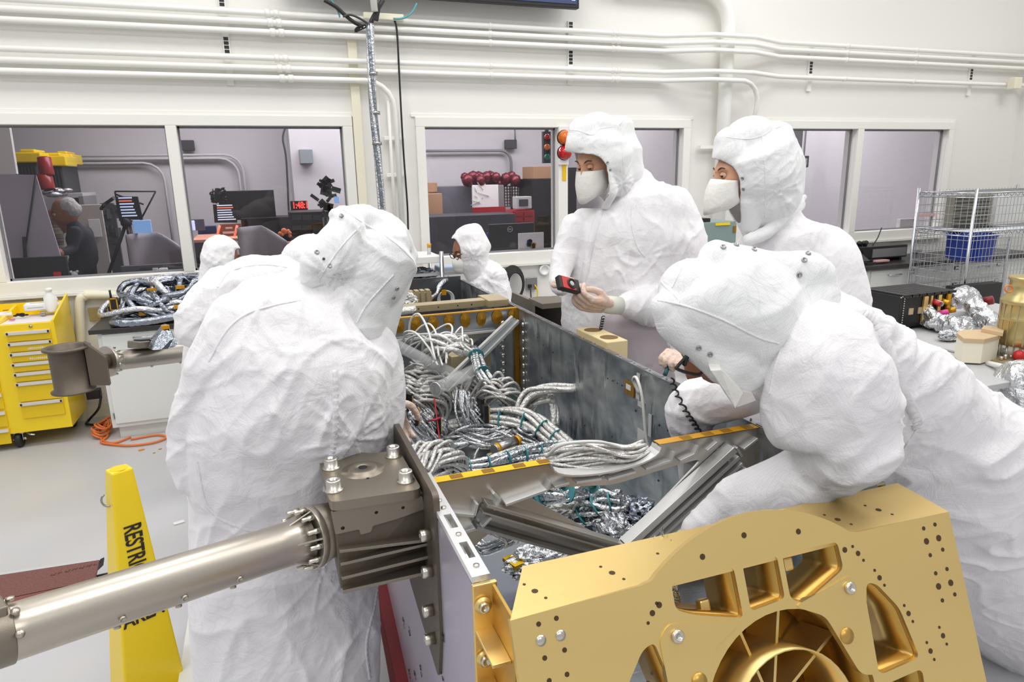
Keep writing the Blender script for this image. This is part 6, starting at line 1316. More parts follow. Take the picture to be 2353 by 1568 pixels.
mC = soft(tC, .009, 4, 26, add(folds(.007, 6, seed=41, crumple=.0014, dirn=(.3, 0, 1)), radial(at(1790, 600, 'y', YC_-.2), 2.0, .004, .03, .14, 3)))
link('coverall', mC, 'cloth', Cp); bC = bvh_of(mC)
cl_ = soft([[N(1835, 470, YC_, 16, 1), N(1800, 500, YC_-.09, 15, 1), N(1760, 535, YC_-.10, 16, 1), N(1718, 552, YC_-.08, 14, 1)], [N(1838, 460, YC_, 10, .8), N(1850, 452, YC_, 6, .8)]], .006, 3, 14, folds(.003, 20, seed=2, crumple=.001)); link('collar', cl_, 'hoodc', Cp)
seam(bhC, [(1642, 310), (1690, 318), (1722, 319), (1752, 312), (1775, 297), (1815, 284)], .004, .0016, Cp); seam(bhC, [(1752, 312), (1757, 370), (1760, 430), (1758, 500)], .008, .0016, Cp, rib=.4)
for x, y in ((1706, 410), (1708, 435)): snap(bhC, x, y, .0065, Cp)
mask(Cp, FC, hcC, 1.0)
wC = at(1577, 826, 'y', YC_-.37); hand(wC, at(1540, 812, 'y', YC_-.42)-wC, Vector((-.3, .1, -.9)), [(.9, 1.2, .8), (.95, 1.2, .8), (1.0, 1.2, .8), (1.05, 1.2, .8)], ((.8, .3, .5), (.9, -.2, .5), (.8, -.3, .5)), Cp, scale=1.0)
tag(MB().tube([at(1536, 842, 'y', 1.95), at(1528, 862, 'y', 1.93)], .008, 8).build('probe_tip', 'tealdk'), 'dark green probe tip held in the gloved fist over the rim', 'probe')

# ---------------------------------------------------------------- D: right foreground worker leaning over the gold fitting
fwdD = Vector((-.80, .10, -.62)); hcD = at(1655, 775, 'y', 1.30)
Dp, FD = person('person in white coverall, right foreground, bent over the gold fitting with arms in the box', hcD, fwdD, skin='skind', scale=1.0, bits=False, seg=(72, 48))
hD = [[N(1578, 655, 1.24, 68, 1), N(1600, 680, 1.23, 104, 1), N(1660, 705, 1.22, 132, .9), N(1735, 715, 1.21, 142, .85), N(1808, 700, 1.20, 110, .85), N(1860, 680, 1.18, 78, .85)],
      [N(1640, 592, 1.24, 40, 1), N(1700, 612, 1.22, 44, 1), N(1780, 622, 1.2, 42, 1), N(1850, 625, 1.17, 46, .9), N(1880, 640, 1.16, 40, .9)],
      [N(1528, 700, 1.22, 34, 1), N(1560, 740, 1.21, 50, .9), N(1625, 785, 1.19, 58, .8), N(1680, 830, 1.17, 62, .75), N(1712, 868, 1.16, 44, .7)],
      [N(1790, 760, 1.16, 60, .7), N(1740, 840, 1.16, 46, .7), N(1708, 885, 1.16, 24, .7)]]
pD = lambda x, y, yy=1.1: at(x, y, 'y', yy)
fhD = folds(.006, 5, [(pD(1800, 640), .12, (1, 0, .4), 10, .25, .008), (pD(1700, 800), .15, (1, 0, .6), 8, .25, .006)], .0013, 51, (1, 0, .6), .3)
mhD = soft(hD, .0065, 6, 28, fhD); link('hood', mhD, 'hoodc', Dp); bhD = bvh_of(mhD)
tD = [[N(1850, 708, 1.18, 80, .9), N(1950, 818, 1.16, 122, .75), N(2080, 970, 1.20, 172, .7), N(2230, 1130, 1.25, 215, .7), N(2370, 1270, 1.3, 240, .75), N(2470, 1420, 1.35, 240, .85), N(2510, 1640, 1.4, 210, .9), N(2510, 1900, 1.4, 170, .9)],
      [N(1900, 780, 1.08, 105, .85), N(1905, 860, 1.05, 140, .7), N(1910, 950, 1.04, 158, .55), N(1930, 1020, 1.03, 128, .5), N(1900, 1075, 1.05, 88, .55)],
      [N(1930, 1045, 1.05, 76, .6), N(1840, 1105, 1.10, 74, .75), N(1740, 1140, 1.15, 66, .85), N(1660, 1180, 1.2, 50, .9), N(1600, 1222, 1.22, 38, .9)],
      [N(1800, 850, 1.42, 70, .9), N(1700, 905, 1.52, 58, .9), N(1612, 925, 1.58, 62, .95), N(1585, 960, 1.60, 56, .95), N(1592, 1020, 1.6, 48, .95), N(1590, 1080, 1.6, 34, .95), N(1588, 1110, 1.62, 27, .95)],
      [N(2440, 1700, 1.3, 120, .9), G(2440, 1900, 1.3, .08)], [N(2540, 1750, 1.42, 110, .9), G(2540, 1900, 1.44, .08)]]
fD = add(folds(.008, 4, [(pD(2000, 1080, .98), .13, (1, 0, -.1), 13, .2, .011), (pD(2250, 1050, 1.05), .28, (1, 0, .45), 9, .16, .016), (pD(1850, 950, .95), .2, (1, 0, .55), 9, .18, .011), (pD(2300, 1350, 1.05), .3, (1, 0, .1), 9, .16, .012), (pD(1580, 960, 1.5), .12, (1, 0, -.3), 18, .25, .012), (pD(2080, 760, 1.05), .2, (1, 0, .5), 9, .25, .008)], .0018, 61, (1, 0, .5), .3),
         radial(pD(2095, 990, 1.0), 2.0, .010, .03, .14, 3))
mD = soft(tD, .0066, 8, 30, fD); link('coverall', mD, 'cloth', Dp); bD = bvh_of(mD)
seam(bD, [(1985, 722), (2010, 745), (2040, 800), (2065, 880), (2100, 950), (2108, 985)], .026, .0045, Dp, rib=.6, n=44)
seam(bD, [(2075, 1015), (2130, 1070), (2220, 1160), (2300, 1250), (2350, 1310)], .016, .0035, Dp, rib=.4, n=60)
seam(bD, [(1905, 655), (1870, 690), (1820, 750), (1785, 830), (1768, 905)], .005, .0018, Dp); seam(bD, [(2108, 985), (2070, 1040), (2000, 1115)], .006, .0015, Dp)
seam(bhD, [(1512, 690), (1580, 705), (1660, 735), (1740, 775), (1790, 790)], .005, .0016, Dp); seam(bhD, [(1530, 600), (1515, 640), (1560, 690), (1545, 700)], .005, .0014, Dp); seam(bhD, [(1600, 560), (1570, 610), (1545, 660)], .004, .0014, Dp)
for x, y in ((1662, 568), (1692, 564), (1733, 574), (1857, 583), (1848, 598), (1836, 632)): snap(bhD, x, y, .006, Dp)
for x, y in ((1606, 800), (1632, 815)): snap(bhD, x, y, .0055, Dp)
# mask corner, glasses, hands of D
MB().prism([at(1632, 852, 'y', 1.13), at(1658, 850, 'y', 1.12), at(1708, 905, 'y', 1.12), at(1690, 940, 'y', 1.12), at(1666, 905, 'y', 1.13)], (.03, .06, .01)).build('face_mask', 'maskc', Dp, .002)
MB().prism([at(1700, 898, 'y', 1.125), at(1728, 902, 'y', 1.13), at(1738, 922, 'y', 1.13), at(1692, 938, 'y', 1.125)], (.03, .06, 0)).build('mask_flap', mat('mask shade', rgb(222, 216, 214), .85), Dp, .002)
q = MB(); gl = [(1588, 805), (1566, 838), (1556, 850), (1575, 856), (1604, 862), (1613, 856), (1616, 848)]
yg = 1.19
q.tube(bez([at(x, y, 'y', yg) for x, y in [(1590, 803), (1572, 825), (1557, 842), (1556, 848), (1580, 857), (1603, 861), (1612, 856), (1617, 846)]], 40), .0036, 8)
q.tube([at(1588, 804, 'y', yg), at(1578, 822, 'y', yg), at(1572, 840, 'y', yg)], .005, 8); q.tube([at(1572, 840, 'y', yg), at(1590, 812, 'y', yg+.02), at(1612, 800, 'y', yg+.05)], .003, 6)
q.build('glasses', 'black', Dp)
wD = at(1588, 1112, 'y', 1.62); hand(wD, (0, .05, -1), (-.2, -.9, 0), [(.4, .6, .4)]*4, ((.8, .5, .2), (1, 0, .2), (1, 0, 0)), Dp, scale=.95)
wD2 = at(1596, 1222, 'y', 1.22); hand(wD2, (-.8, .1, -.5), (-.3, -.2, -.9), [(.3, .5, .4)]*4, ((.8, .5, .2), (1, 0, .2), (1, 0, 0)), Dp, scale=.95)
# coiled ground cord along the far sleeve
pts = []; ctl = bez([Vector((x, y, 0)) for x, y in ((1542, 872), (1555, 905), (1575, 945), (1592, 970), (1606, 992))], 110)
for i, p in enumerate(ctl):
    d = ray(p.x, p.y).normalized(); loc, nor, idx, ds = bD.ray_cast(CAMP, d)
    b = (loc if loc is not None and loc.y > 1.35 else at(p.x, p.y, 'y', 1.48)); pts.append(b-d*.006+Vector((_r.x, _r.y, 0))*.0075*math.sin(i*.55)+Vector((0, 0, .004*math.cos(i*.55))))
for _ in range(2): pts = [pts[0]]+[(pts[i-1]+pts[i]*4+pts[i+1])/6 for i in range(1, len(pts)-1)]+[pts[-1]]
tag(MB().tube(pts, .0028, 6).build('coiled_cord', 'black'), 'long coiled black grounding cord running down the white sleeve beside the box rim', 'cord')
# ================================================================== left side furniture
tcst = empty('tool_cabinet', (-1.8, 5.3, 0), 'bright yellow rolling tool cabinet with silver drawer pulls at the left edge', 'tool cabinet')
XF = -1.335
q = MB(); q.bx(-2.4, XF, 5.07, 5.50, .11, .835); q.build('body', 'yellow', tcst, .004)
MB().prism([(XF-.012, 5.07, .80), (XF-.012, 5.07, .845), (XF-.012, 5.50, .955), (XF-.012, 5.50, .80)], (.012, 0, 0)).build('side_wing', 'yellow', tcst)
MB().prism([(-1.66, 5.07, .80), (-1.66, 5.07, .845), (-1.66, 5.50, .90), (-1.66, 5.50, .80)], (.02, 0, 0)).build('divider_wing', 'yellow', tcst)
MB().bx(-2.4, XF, 5.49, 5.50, .8, .91).build('back_wing', 'yellow', tcst)
MB().bx(-1.635, XF-.02, 5.085, 5.40, .8352, .8372).build('liner_mat', mat('liner', rgb(226, 220, 222), .6), tcst)
zs = [at(13, v, 'y', 5.06).z for v in (766, 791, 815, 839, 862, 885, 932, 971)]
xl, xr = -1.60, XF-.028
for i in range(7):
    z1, z0 = zs[i]+.006, zs[i+1]+.010
    d = MB().bx(xl, xr, 5.058, 5.07, z0, z1).build('drawer', 'yellowd', tcst, .002)
    h = MB().prism([(xl-.002, 5.058, z1), (xl-.002, 5.040, z1-.002), (xl-.002, 5.044, z1-.020), (xl-.002, 5.058, z1-.022)], (xr-xl+.004, 0, 0)).build('pull', 'aluw', d)
    q = MB()
    for x in (xl+.003, xr-.010): q.bx(x, x+.010, 5.0385, 5.041, z1-.018, z1-.003)
    q.build('pull_cap', 'black', d)
    if i in (1, 2):
        q = MB(); rr = random.Random(i)
        for k in range(9): q.bx(-1.50+k*.011, -1.492+k*.011, 5.0565, 5.058, z0+.012, z0+.012+rr.uniform(.006, .012))
        q.build('drawer_lettering', 'paper', d)
for i in range(5):
    z = .62-.12*i; d = MB().bx(-2.3, -1.69, 5.058, 5.07, z-.09, z+.015).build('drawer', 'yellowd', tcst, .002); MB().bx(-2.3, -1.69, 5.042, 5.058, z-.005, z+.015).build('pull', 'aluw', d)
MB().lathe((-1.465, 5.07, .815), [(.010, 0), (.010, .004), (0, .006)], 12, (0, -1, 0)).build('lock', 'steel', tcst)
for x, y in ((-1.66, 5.12), (-1.42, 5.42), (-2.3, 5.12), (-2.3, 5.42)):
    w = MB().lathe((x-.018, y, .055), [(.01, 0), (.05, 0), (.054, .006), (.054, .028), (.05, .034), (.01, .034)], 24, (1, 0, 0)).build('caster', 'black', tcst)
    q = MB().box((x, y+.01, .105), (.07, .07, .012)); q.bx(x-.026, x-.022, y-.02, y+.03, .05, .105); q.bx(x+.022, x+.026, y-.02, y+.03, .05, .105); q.ball((x-.03, y, .055), .012, 8); q.ball((x+.03, y, .055), .012, 8); q.build('caster_fork', 'chrome', w)
MB().tube(bez([(-1.62, 5.11, .10), (-1.585, 5.08, .09), (-1.56, 5.08, .085)], 8), .006, 6).build('brake_lever', 'chrome', tcst)
# things on the cabinet
tb = empty('tissue_box', at(86, 712, 'y', 5.3), 'small white wipes box lying on the yellow cabinet', 'box'); c = at(86, 704, 'y', 5.36)
MB().box(c, (.14, .10, .045), .1).build('body', 'white', tb, .006); MB().box(c+Vector((.0, -.052, .0)), (.09, .002, .004), .1).build('print_line', 'lgrey', tb); MB().box(c+Vector((-.0, -.0, .023)), (.08, .03, .002), .1).build('slot', 'lgrey', tb)
tag(MB().box(at(99, 721, 'y', 5.30), (.03, .03, .03), .3).build('metal_clip', 'steel', None, .004), 'small grey metal clip below the wipes box', 'clip')
q = MB(); rr = random.Random(3)
for k in range(10): q.ball(at(48+rr.uniform(-13, 13), 724+rr.uniform(-3, 3), 'y', 5.28), .009, 6, (1.6, 1, .8))
tag(q.build('black_cord_heap', 'black'), 'little heap of black cord on the yellow cabinet', 'cord')
tag(MB().lathe(at(120, 716, 'y', 5.34), [(.035, 0), (.037, .01), (.037, .10), (.018, .125), (.018, .14), (.022, .142), (.022, .16), (0, .162)], 20).build('wash_bottle', 'white'), 'translucent white bottle standing on the yellow cabinet', 'bottle')
q = MB(); c = at(138, 700, 'y', 5.4); rr = random.Random(8)
for k in range(7): q.ball(c+Vector((rr.uniform(-.03, .03), rr.uniform(-.02, .02), rr.uniform(-.03, .04))), rr.uniform(.018, .032), 8)
tag(q.build('crumpled_wipes', 'paper'), 'crumpled white wipes at the right rear of the yellow cabinet', 'wipes')
tag(MB().box(at(28, 735, 'y', 5.2), (.03, .02, .004)).build('pink_note', 'pink'), 'tiny pink label on the front of the cabinet mat', 'label')
q = MB(); q.box(at(6, 722, 'y', 5.3), (.10, .12, .01), .3); o = q.build('note_sheet', 'paper'); tag(o, 'white printed note on the left bank of the yellow cabinet', 'paper'); MB().box(at(14, 716, 'y', 5.3)+Vector((0, 0, .008)), (.03, .02, .004)).build('red_print', 'red', o)

# white base cabinet with black worktop (left)
wc = empty('base_cabinet', (-.5, 5.3, 0), 'white base cabinet with drawer and door below the foil cable heap', 'cabinet')
MB().bx(-1.09, .15, 5.01, 5.56, .085, .745).build('body', 'cab', wc); MB().bx(-1.06, .12, 5.05, 5.5, 0, .085).build('toe_kick', 'cab', wc)
dr = MB().bx(-1.065, -.53, 4.995, 5.01, .60, .735).build('drawer', 'cab', wc, .002); MB().tube([(-.88, 4.995, .70), (-.88, 4.975, .70), (-.74, 4.975, .70), (-.74, 4.995, .70)], .005, 6).build('handle', 'chrome', dr)
dd = MB().bx(-1.065, -.53, 4.995, 5.01, .115, .59).build('door', 'cab', wc, .002); MB().tube([(-.57, 4.995, .53), (-.57, 4.975, .53), (-.57, 4.975, .43), (-.57, 4.995, .43)], .005, 6).build('handle', 'chrome', dd)
for k in (.15, .55): MB().bx(-1.072, -1.066, 4.99, 5.01, k, k+.04).build('hinge', 'steel', dd)
MB().bx(-.50, .12, 4.995, 5.01, .115, .735).build('door', 'cab', wc, .002)
o = MB().bx(-1.13, .2, 4.97, 5.58, .745, .775).build('worktop', 'top', None, .003); tag(o, 'black worktop carrying the heap of foil covered cable', 'worktop')
# heap of foil cables
hp = empty('foil_cable_heap', (-.7, 5.25, .78), 'large heap of coiled foil covered cable on the left black worktop', 'cable heap')
rr = random.Random(21)
for k in range(27):
    c = Vector((-.66+rr.uniform(-.12, .14), 5.27+rr.uniform(-.05, .05), .84+.0055*k)); rx = rr.uniform(.14, .33); ry = rr.uniform(.10, .2); ph_ = rr.uniform(0, 6)
    mt = Matrix.Rotation(rr.uniform(-.55, .55), 3, 'Y') @ Matrix.Rotation(rr.uniform(.0, .7), 3, 'X') @ Matrix.Rotation(rr.uniform(-.5, .5), 3, 'Z')
    pts = [c+mt @ Vector((rx*math.cos(a)*(1+.12*math.sin(3*a+ph_)), ry*math.sin(a)*(1+.1*math.cos(2*a+ph_)), .022*math.sin(4*a+ph_))) for a in np.linspace(0, 6.28, 37)[:-1]]
    pts = [Vector((p.x, min(p.y, 5.53), min(max(p.z, .800), 1.03))) for p in pts]
    MB().tube(pts, rr.uniform(.016, .024), 8, True).build('coil', 'foild' if k % 3 else 'foil', hp)
pts = bez([(-.98, 5.2, .80), (-.98, 5.02, .80), (-.8, 4.99, .80), (-.6, 5.0, .82), (-.4, 5.05, .84), (-.2, 5.1, .84)], 30); MB().tube(pts, .03, 9).build('coil', 'foild', hp)
for px, py in ((300, 744), (330, 720), (348, 666), (414, 660), (410, 705), (282, 742)):
    p = at(px, py, 'y', 5.06 if py > 700 else 5.2); MB().box(p, (.055, .03, .022), .2).build('amber_tape', 'kapton', hp)
rd = empty('two_way_radio', at(262, 712, 'y', 5.15), 'yellow and black two-way radio standing on the left worktop', 'radio'); c = at(262, 699, 'y', 5.12)
MB().box(c, (.05, .03, .09)).build('body', 'black', rd, .005); q = MB(); q.box(c+Vector((-.021, -.014, 0)), (.007, .006, .08)); q.box(c+Vector((.021, -.014, 0)), (.007, .006, .08)); q.box(c+Vector((0, -.014, .038)), (.048, .006, .008)); q.box(c+Vector((0, -.014, -.038)), (.048, .006, .008)); q.build('bezel', 'kapton', rd)
MB().tube([c+Vector((-.012, 0, .04)), c+Vector((-.013, 0, .095))], .007, 8).build('antenna', 'black', rd)
tag(MB().bx(*bxat(247, 298, 690, 714, 5.42, .03)).build('tablet_stand', 'black'), 'black flat case leaning behind the two-way radio', 'case')
cn = MB(); c = at(374, 796, 'y', 3.70); tip = at(378, 748, 'y', 3.74)
vs = []; rr = random.Random(2)
for j, (f, r_) in enumerate(((0, .065), (.35, .053), (.7, .033), (1, .016))):
    for k in range(12): a = k*math.pi/6; vs.append(c.lerp(tip, f)+Vector((math.cos(a), math.sin(a), 0))*r_*(1+rr.uniform(-.2, .2))+Vector((0, 0, rr.uniform(-.006, .006))))
cn.add(vs, [(j*12+k, j*12+(k+1) % 12, (j+1)*12+(k+1) % 12, (j+1)*12+k) for j in range(3) for k in range(12)]+[tuple(range(36, 48))])
o = cn.build('foil_bag', 'foild'); tag(o, 'pointed foil bag behind the far arm saddle', 'bag'); MB().box(at(380, 752, 'y', 3.72), (.034, .026, .018), .3).build('amber_tape', 'kapton', o)
# cords on the floor
def floor_path(pts): return [at(x, y, 'z', .012) for x, y in pts]
o = MB().tube(bez(floor_path([(300, 1005), (262, 1018), (236, 1012), (226, 990), (240, 972), (248, 1000), (232, 1016), (262, 1022), (300, 1024), (350, 1018), (382, 1006), (360, 1000), (300, 1010)]), 60), .0075, 6).build('extension_cord', 'orange'); tag(o, 'orange extension cord tangled on the floor by the white cabinet', 'cord')
q = MB(); rr = random.Random(4)
for k in range(5): c = at(238, 990, 'z', .02)+Vector((rr.uniform(-.02, .02), rr.uniform(-.05, .05), .014*k)); q.tube([c+Vector((.05*math.cos(a), .11*math.sin(a)+.02, .015*math.sin(2*a))) for a in np.linspace(0, 6.28, 19)[:-1]], .007, 6, True)
tag(q.build('cord_coil', 'orange'), 'coil of orange cord against the corner of the white cabinet', 'cord')
o = MB().tube(bez([at(232, 912, 'y', 5.4), at(226, 940, 'y', 5.35), at(205, 965, 'z', .02), at(200, 975, 'z', .02), at(235, 978, 'z', .02)], 20), .009, 6).build('loose_cable', 'black'); tag(o, 'black power cord between the tool cabinet and the white cabinet', 'cord')
tag(MB().box(at(216, 905, 'y', 5.45), (.09, .06, .07)).build('power_block', 'black', None, .006), 'black power block hanging behind the cup of the far arm', 'adapter')
for (x, y, w, l) in ((325, 1034, .035, 'largest amber tape scrap on the floor near the orange cord'), (368, 1032, .018, 'small amber tape scrap right of the largest one'), (354, 1041, .014, 'tiniest amber tape scrap, nearest the camera of the three')):
    tag(MB().box(at(x, y, 'z', .003), (w, w*.6, .003), .4).build('tape_scrap', 'kapton'), l, 'tape')
tag(MB().box(at(411, 1201, 'z', .003), (.05, .03, .003), .3).build('paper_tag', 'paper'), 'small white paper tag lying on the floor beside the near worker', 'paper')
# caution sign
P1 = at(285, 1445, 'y', 2.08); P2 = at(384, 1398, 'z', P1.z); U = (P2-P1); U.z = 0; U.normalize(); Wd = Vector((-U.y, U.x, 0)); TL = at(253, 1092, 'y', 2.12)
tot = TL.z+.02; base = P1+U*.04; base.z = 0; wt, wb = .036, .135
sg = empty('caution_sign', base, 'tall yellow floor sign lettered RESTRICTED AREA in black', 'sign')
cb = Vector((TL.x, TL.y, 0))+U*.035+Wd*.03; topc = cb.copy(); botc = at(352, 1655, 'z', 0)
zt = TL.z; vs = []
for z, c, w, d in ((0, botc, .102, .07), (.06, botc+(topc-botc)*.06, .097, .066), (zt-.06, topc+(botc-topc)*.06, .035, .03), (zt, topc, .030, .026)):
    for s, t_ in ((-1, -1), (1, -1), (1, 1), (-1, 1)): p = c+U*w*s+Wd*d*t_; vs.append(Vector((p.x, p.y, z)))
MB().add(vs, [(3, 2, 1, 0), (12, 13, 14, 15)]+[(j*4+k, j*4+(k+1) % 4, j*4+4+(k+1) % 4, j*4+4+k) for j in range(3) for k in range(4)]).build('panel', 'yellow', sg, .006)
MB().lathe(topc+Vector((0, 0, zt)), [(.024, 0), (.024, .001)], 20).build('top_recess', 'yellowd', sg)
MB().box(botc-U*.02+Vector((0, 0, .03)), (.18, .16, .06), math.atan2(U.y, U.x)).build('base', 'yellow', sg, .008)
# lettering laid on the front face
fA_, fB_ = (vs[4]+vs[5])/2, (vs[8]+vs[9])/2; V = (fB_-fA_).normalized(); Nf = U.cross(V).normalized(); Nf = Nf if Nf.dot(CAMP-fA_) > 0 else -Nf
def on_face(px, py):
    d = ray(px, py); return CAMP+d*((fA_-CAMP).dot(Nf)/d.dot(Nf))+Nf*.0015
a0 = on_face(285, 1447); a1 = on_face(384, 1402); ad = (a1-a0); Lw = ad.length
text('AREA', Lw/2.62, (a0, ad, Nf.cross(ad)), 'black', sg, 'lettering', bold=Lw*.008, sy=1.25)
r0 = on_face(284, 1211); rd_ = (on_face(297, 1300)-r0).normalized(); upv = Nf.cross(rd_); hl = (on_face(322, 1213)-r0).length
text('RESTRICTED', hl/.70, (r0, rd_, upv), 'black', sg, 'lettering', bold=.0012, sx=.62)
q = MB(); c = at(247, 1150, 'y', 2.14); q.tube([c+Vector((.016*math.cos(a)-.0, 0, .02*math.sin(a))) for a in np.linspace(2, 6, 10)], .003, 6); tag(q.build('wire_hook', 'steel'), 'small open wire hook on the left side of the yellow sign', 'hook')
# brown perforated step
bs = empty('brown_step', at(110, 1340, 'z', 0), 'brown perforated step plate on the floor behind the near arm', 'step')
def zp(x, y, z): return at(x, y, 'z', z)
pl_ = [zp(-60, 1332, .10), zp(228, 1287, .10), zp(217, 1335, .10), zp(-60, 1392, .10)]
MB().prism(pl_, (0, 0, -.012)).build('tread', mat('brown perforated', rgb(136, 88, 80), .7, 0, (160, .9), var=(140, rgb(108, 66, 60), .8)), bs)
MB().prism([zp(228, 1287, .10), zp(239, 1281, .105), zp(237, 1296, .06), zp(222, 1310, .05)], (0, 0, -.008)).build('end_lip', 'dark', bs); MB().prism([zp(-60, 1325, .102), zp(230, 1283, .102), zp(230, 1287, .10), zp(-60, 1331, .10)], (0, 0, -.004)).build('edge', 'lgrey', bs)
MB().prism([zp(-60, 1392, .10), zp(217, 1335, .10), zp(200, 1352, .06), zp(-60, 1420, .06)], (0, .004, 0)).build('riser', mat('brown riser', rgb(140, 84, 82), .6), bs)
q = MB(); rr = random.Random(13)
for k in range(13):
    if k in (3,): continue
    c = zp(118+k*8.2, 1322-k*2.0, .1005); q.box(c, (.004, .020 if k % 2 else .012, .001), -.2); 
    if k % 2 == 0: q.box(c+Vector((.006, .004*(1 if k % 4 else -1), 0)), (.012, .004, .001), -.2)
q.build('embossed_marks', mat('brown mark', rgb(86, 50, 46), .7), bs)
for x, y in ((20, 1370), (190, 1325)): p = zp(x, y, .09); MB().bx(p.x-.02, p.x+.02, p.y, p.y+.04, 0, .088).build('foot', 'dark', bs)
tag(MB().tube([at(222, 1325, 'z', .02), at(262, 1316, 'z', .02)], .006, 6).build('floor_strip', 'dark'), 'thin dark strip on the floor between the step and the sign', 'strip')
# stand rails under the box
rl = empty('support_stand', (.0, 2.2, 0), 'white floor rail of the box stand running along the near worker', 'stand')
p0, p1 = at(440, 1372, 'z', .16), at(418, 1580, 'z', .16); xw = p1.x
MB().bx(xw-.015, xw+.045, 1.2, p0.y+.1, .10, .16).build('rail', 'white', rl, .003); MB().bx(xw+.045, xw+.06, 1.2, p0.y+.1, .02, .13).build('rail_side', 'lgrey', rl)
for y in (1.3, 2.9): MB().bx(xw, xw+.04, y, y+.04, 0, .10).build('foot', 'lgrey', rl)
mr_ = empty('red_brace', (.26, 2.0, 0), 'dark red painted brace beam beside the lower skin of the box', 'beam')
for k, (o0, m) in enumerate(((0, 'maroon'), (-.035, mat('maroon dark', rgb(104, 16, 22), .5)))):
    A, B = at(872+o0*300, 1310, 'y', 2.25), at(945+o0*600, 1640, 'y', 1.75); w = Vector((.026 if k == 0 else .018, 0, 0)); MB().prism([A-w, A+w, B+w, B-w], (0, .03 if k else -.03, -.0)).build('beam', m, mr_)
A = at(945, 1640, 'y', 1.75); MB().bx(A.x-.03, A.x+.03, 1.70, 1.80, 0, max(A.z, .05)).build('foot', 'maroon', mr_)

# ================================================================== right side
cr_ = empty('base_cabinet', (6.3, 5.3, 0), 'white drawer cabinet under the right window with small black label holders', 'cabinet')
MB().bx(4.9, 7.9, 5.03, 5.56, .08, .735).build('body', 'cab', cr_); MB().bx(4.95, 7.85, 5.08, 5.5, 0, .08).build('toe_kick', 'cab', cr_)
for x in (4.93, 5.55, 6.17, 6.79):
    for z0, z1 in ((.56, .72), (.33, .545), (.10, .315)):
        d = MB().bx(x, x+.60, 5.015, 5.03, z0, z1).build('drawer', 'cab', cr_, .002); MB().tube([(x+.22, 5.015, z1-.05), (x+.22, 4.995, z1-.05), (x+.38, 4.995, z1-.05), (x+.38, 5.015, z1-.05)], .005, 6).build('handle', 'chrome', d)
        l = MB().bx(x+.50, x+.56, 5.008, 5.015, z1-.055, z1-.02).build('label_holder', 'black', d); MB().bx(x+.508, x+.552, 5.006, 5.008, z1-.048, z1-.027).build('label', 'paper', l)
tag(MB().bx(4.86, 7.94, 4.98, 5.58, .735, .775).build('worktop', 'top', None, .003), 'black worktop under the right window, holding the phone and receiver', 'worktop')
ph_ = empty('desk_phone', at(1965, 600, 'y', 5.2), 'black desk phone with a blue-grey display on the right worktop', 'phone')
c = at(1962, 590, 'y', 5.2); c.z = .80; mt = Matrix.Rotation(.5, 3, 'X'); MB().box(c+Vector((0, 0, .045)), (.24, .20, .03), m=mt).build('base', 'dark', ph_, .006); MB().box(c+Vector((-.0, .055, .095)), (.11, .05, .012), m=mt).build('display', mat('lcd', rgb(110, 116, 190), .3, emit=(.2, .22, .5, .5)), ph_)
MB().tube([c+Vector((-.09, .07, .11)), c+Vector((-.09, 0, .085)), c+Vector((-.09, -.08, .045))], .018, 8).build('handset', 'black', ph_)
q = MB()
for i in range(4):
    for j in range(3): q.box(c+Vector((.0+.022*j, -.055+.02*i, .042+.011*i)), (.014, .012, .006), m=mt)
q.build('keys', 'lgrey', ph_); MB().tube(bez([c+Vector((-.02, -.1, 0)), c+Vector((.08, -.14, -.01)), c+Vector((.16, -.1, -.01))], 12), .007, 6).build('cord', 'black', ph_)
rc = empty('receiver_unit', at(2040, 600, 'y', 5.25), 'black and grey rack receiver box on the right worktop', 'receiver'); B = bxat(1984, 2084, 562, 598, 5.22, .26)
zb = .805; MB().bx(B[0], B[1], 5.22, 5.48, zb, zb+.125).build('housing', 'black', rc, .004); MB().bx(B[0]+.12, B[1]-.02, 5.212, 5.22, zb+.015, zb+.10).build('front_plate', 'grey', rc)
for x in (B[0]+.04, B[1]-.06): MB().bx(x, x+.03, 5.25, 5.45, .775, zb).build('foot', 'black', rc)
tag(MB().tube(bez([(B[0]+.2, 5.3, zb+.13), (B[0]+.28, 5.32, zb+.2), (B[0]+.33, 5.33, zb+.3)], 8), .006, 6).build('gooseneck_microphone', 'black'), 'thin black gooseneck microphone rising from the receiver', 'microphone')
q = MB(); c = Vector((B[0]+.09, 5.32, zb+.15))
for k in range(5): q.ball(c+Vector((-.05+.025*k, .01*math.sin(k*2), .006*math.cos(k*3))), .026, 8)
tag(q.build('headset', 'black'), 'black headset heaped on top of the receiver', 'headset')
tag(MB().bx(*bxat(2016, 2044, 598, 602, 5.08, .05)).build('pink_strip', mat('pale pink', rgb(220, 170, 170), .6)), 'small pinkish slip on the right worktop edge', 'paper')
wo = empty('wall_outlet', at(2106, 585, 'y', 5.59), 'grey wall outlet box beside the wire rack', 'outlet'); MB().box(at(2106, 585, 'y', 5.585), (.12, .02, .10)).build('plate', 'steel', wo, .003); MB().box(at(2106, 583, 'y', 5.57), (.04, .02, .05)).build('sockets', 'dark', wo)
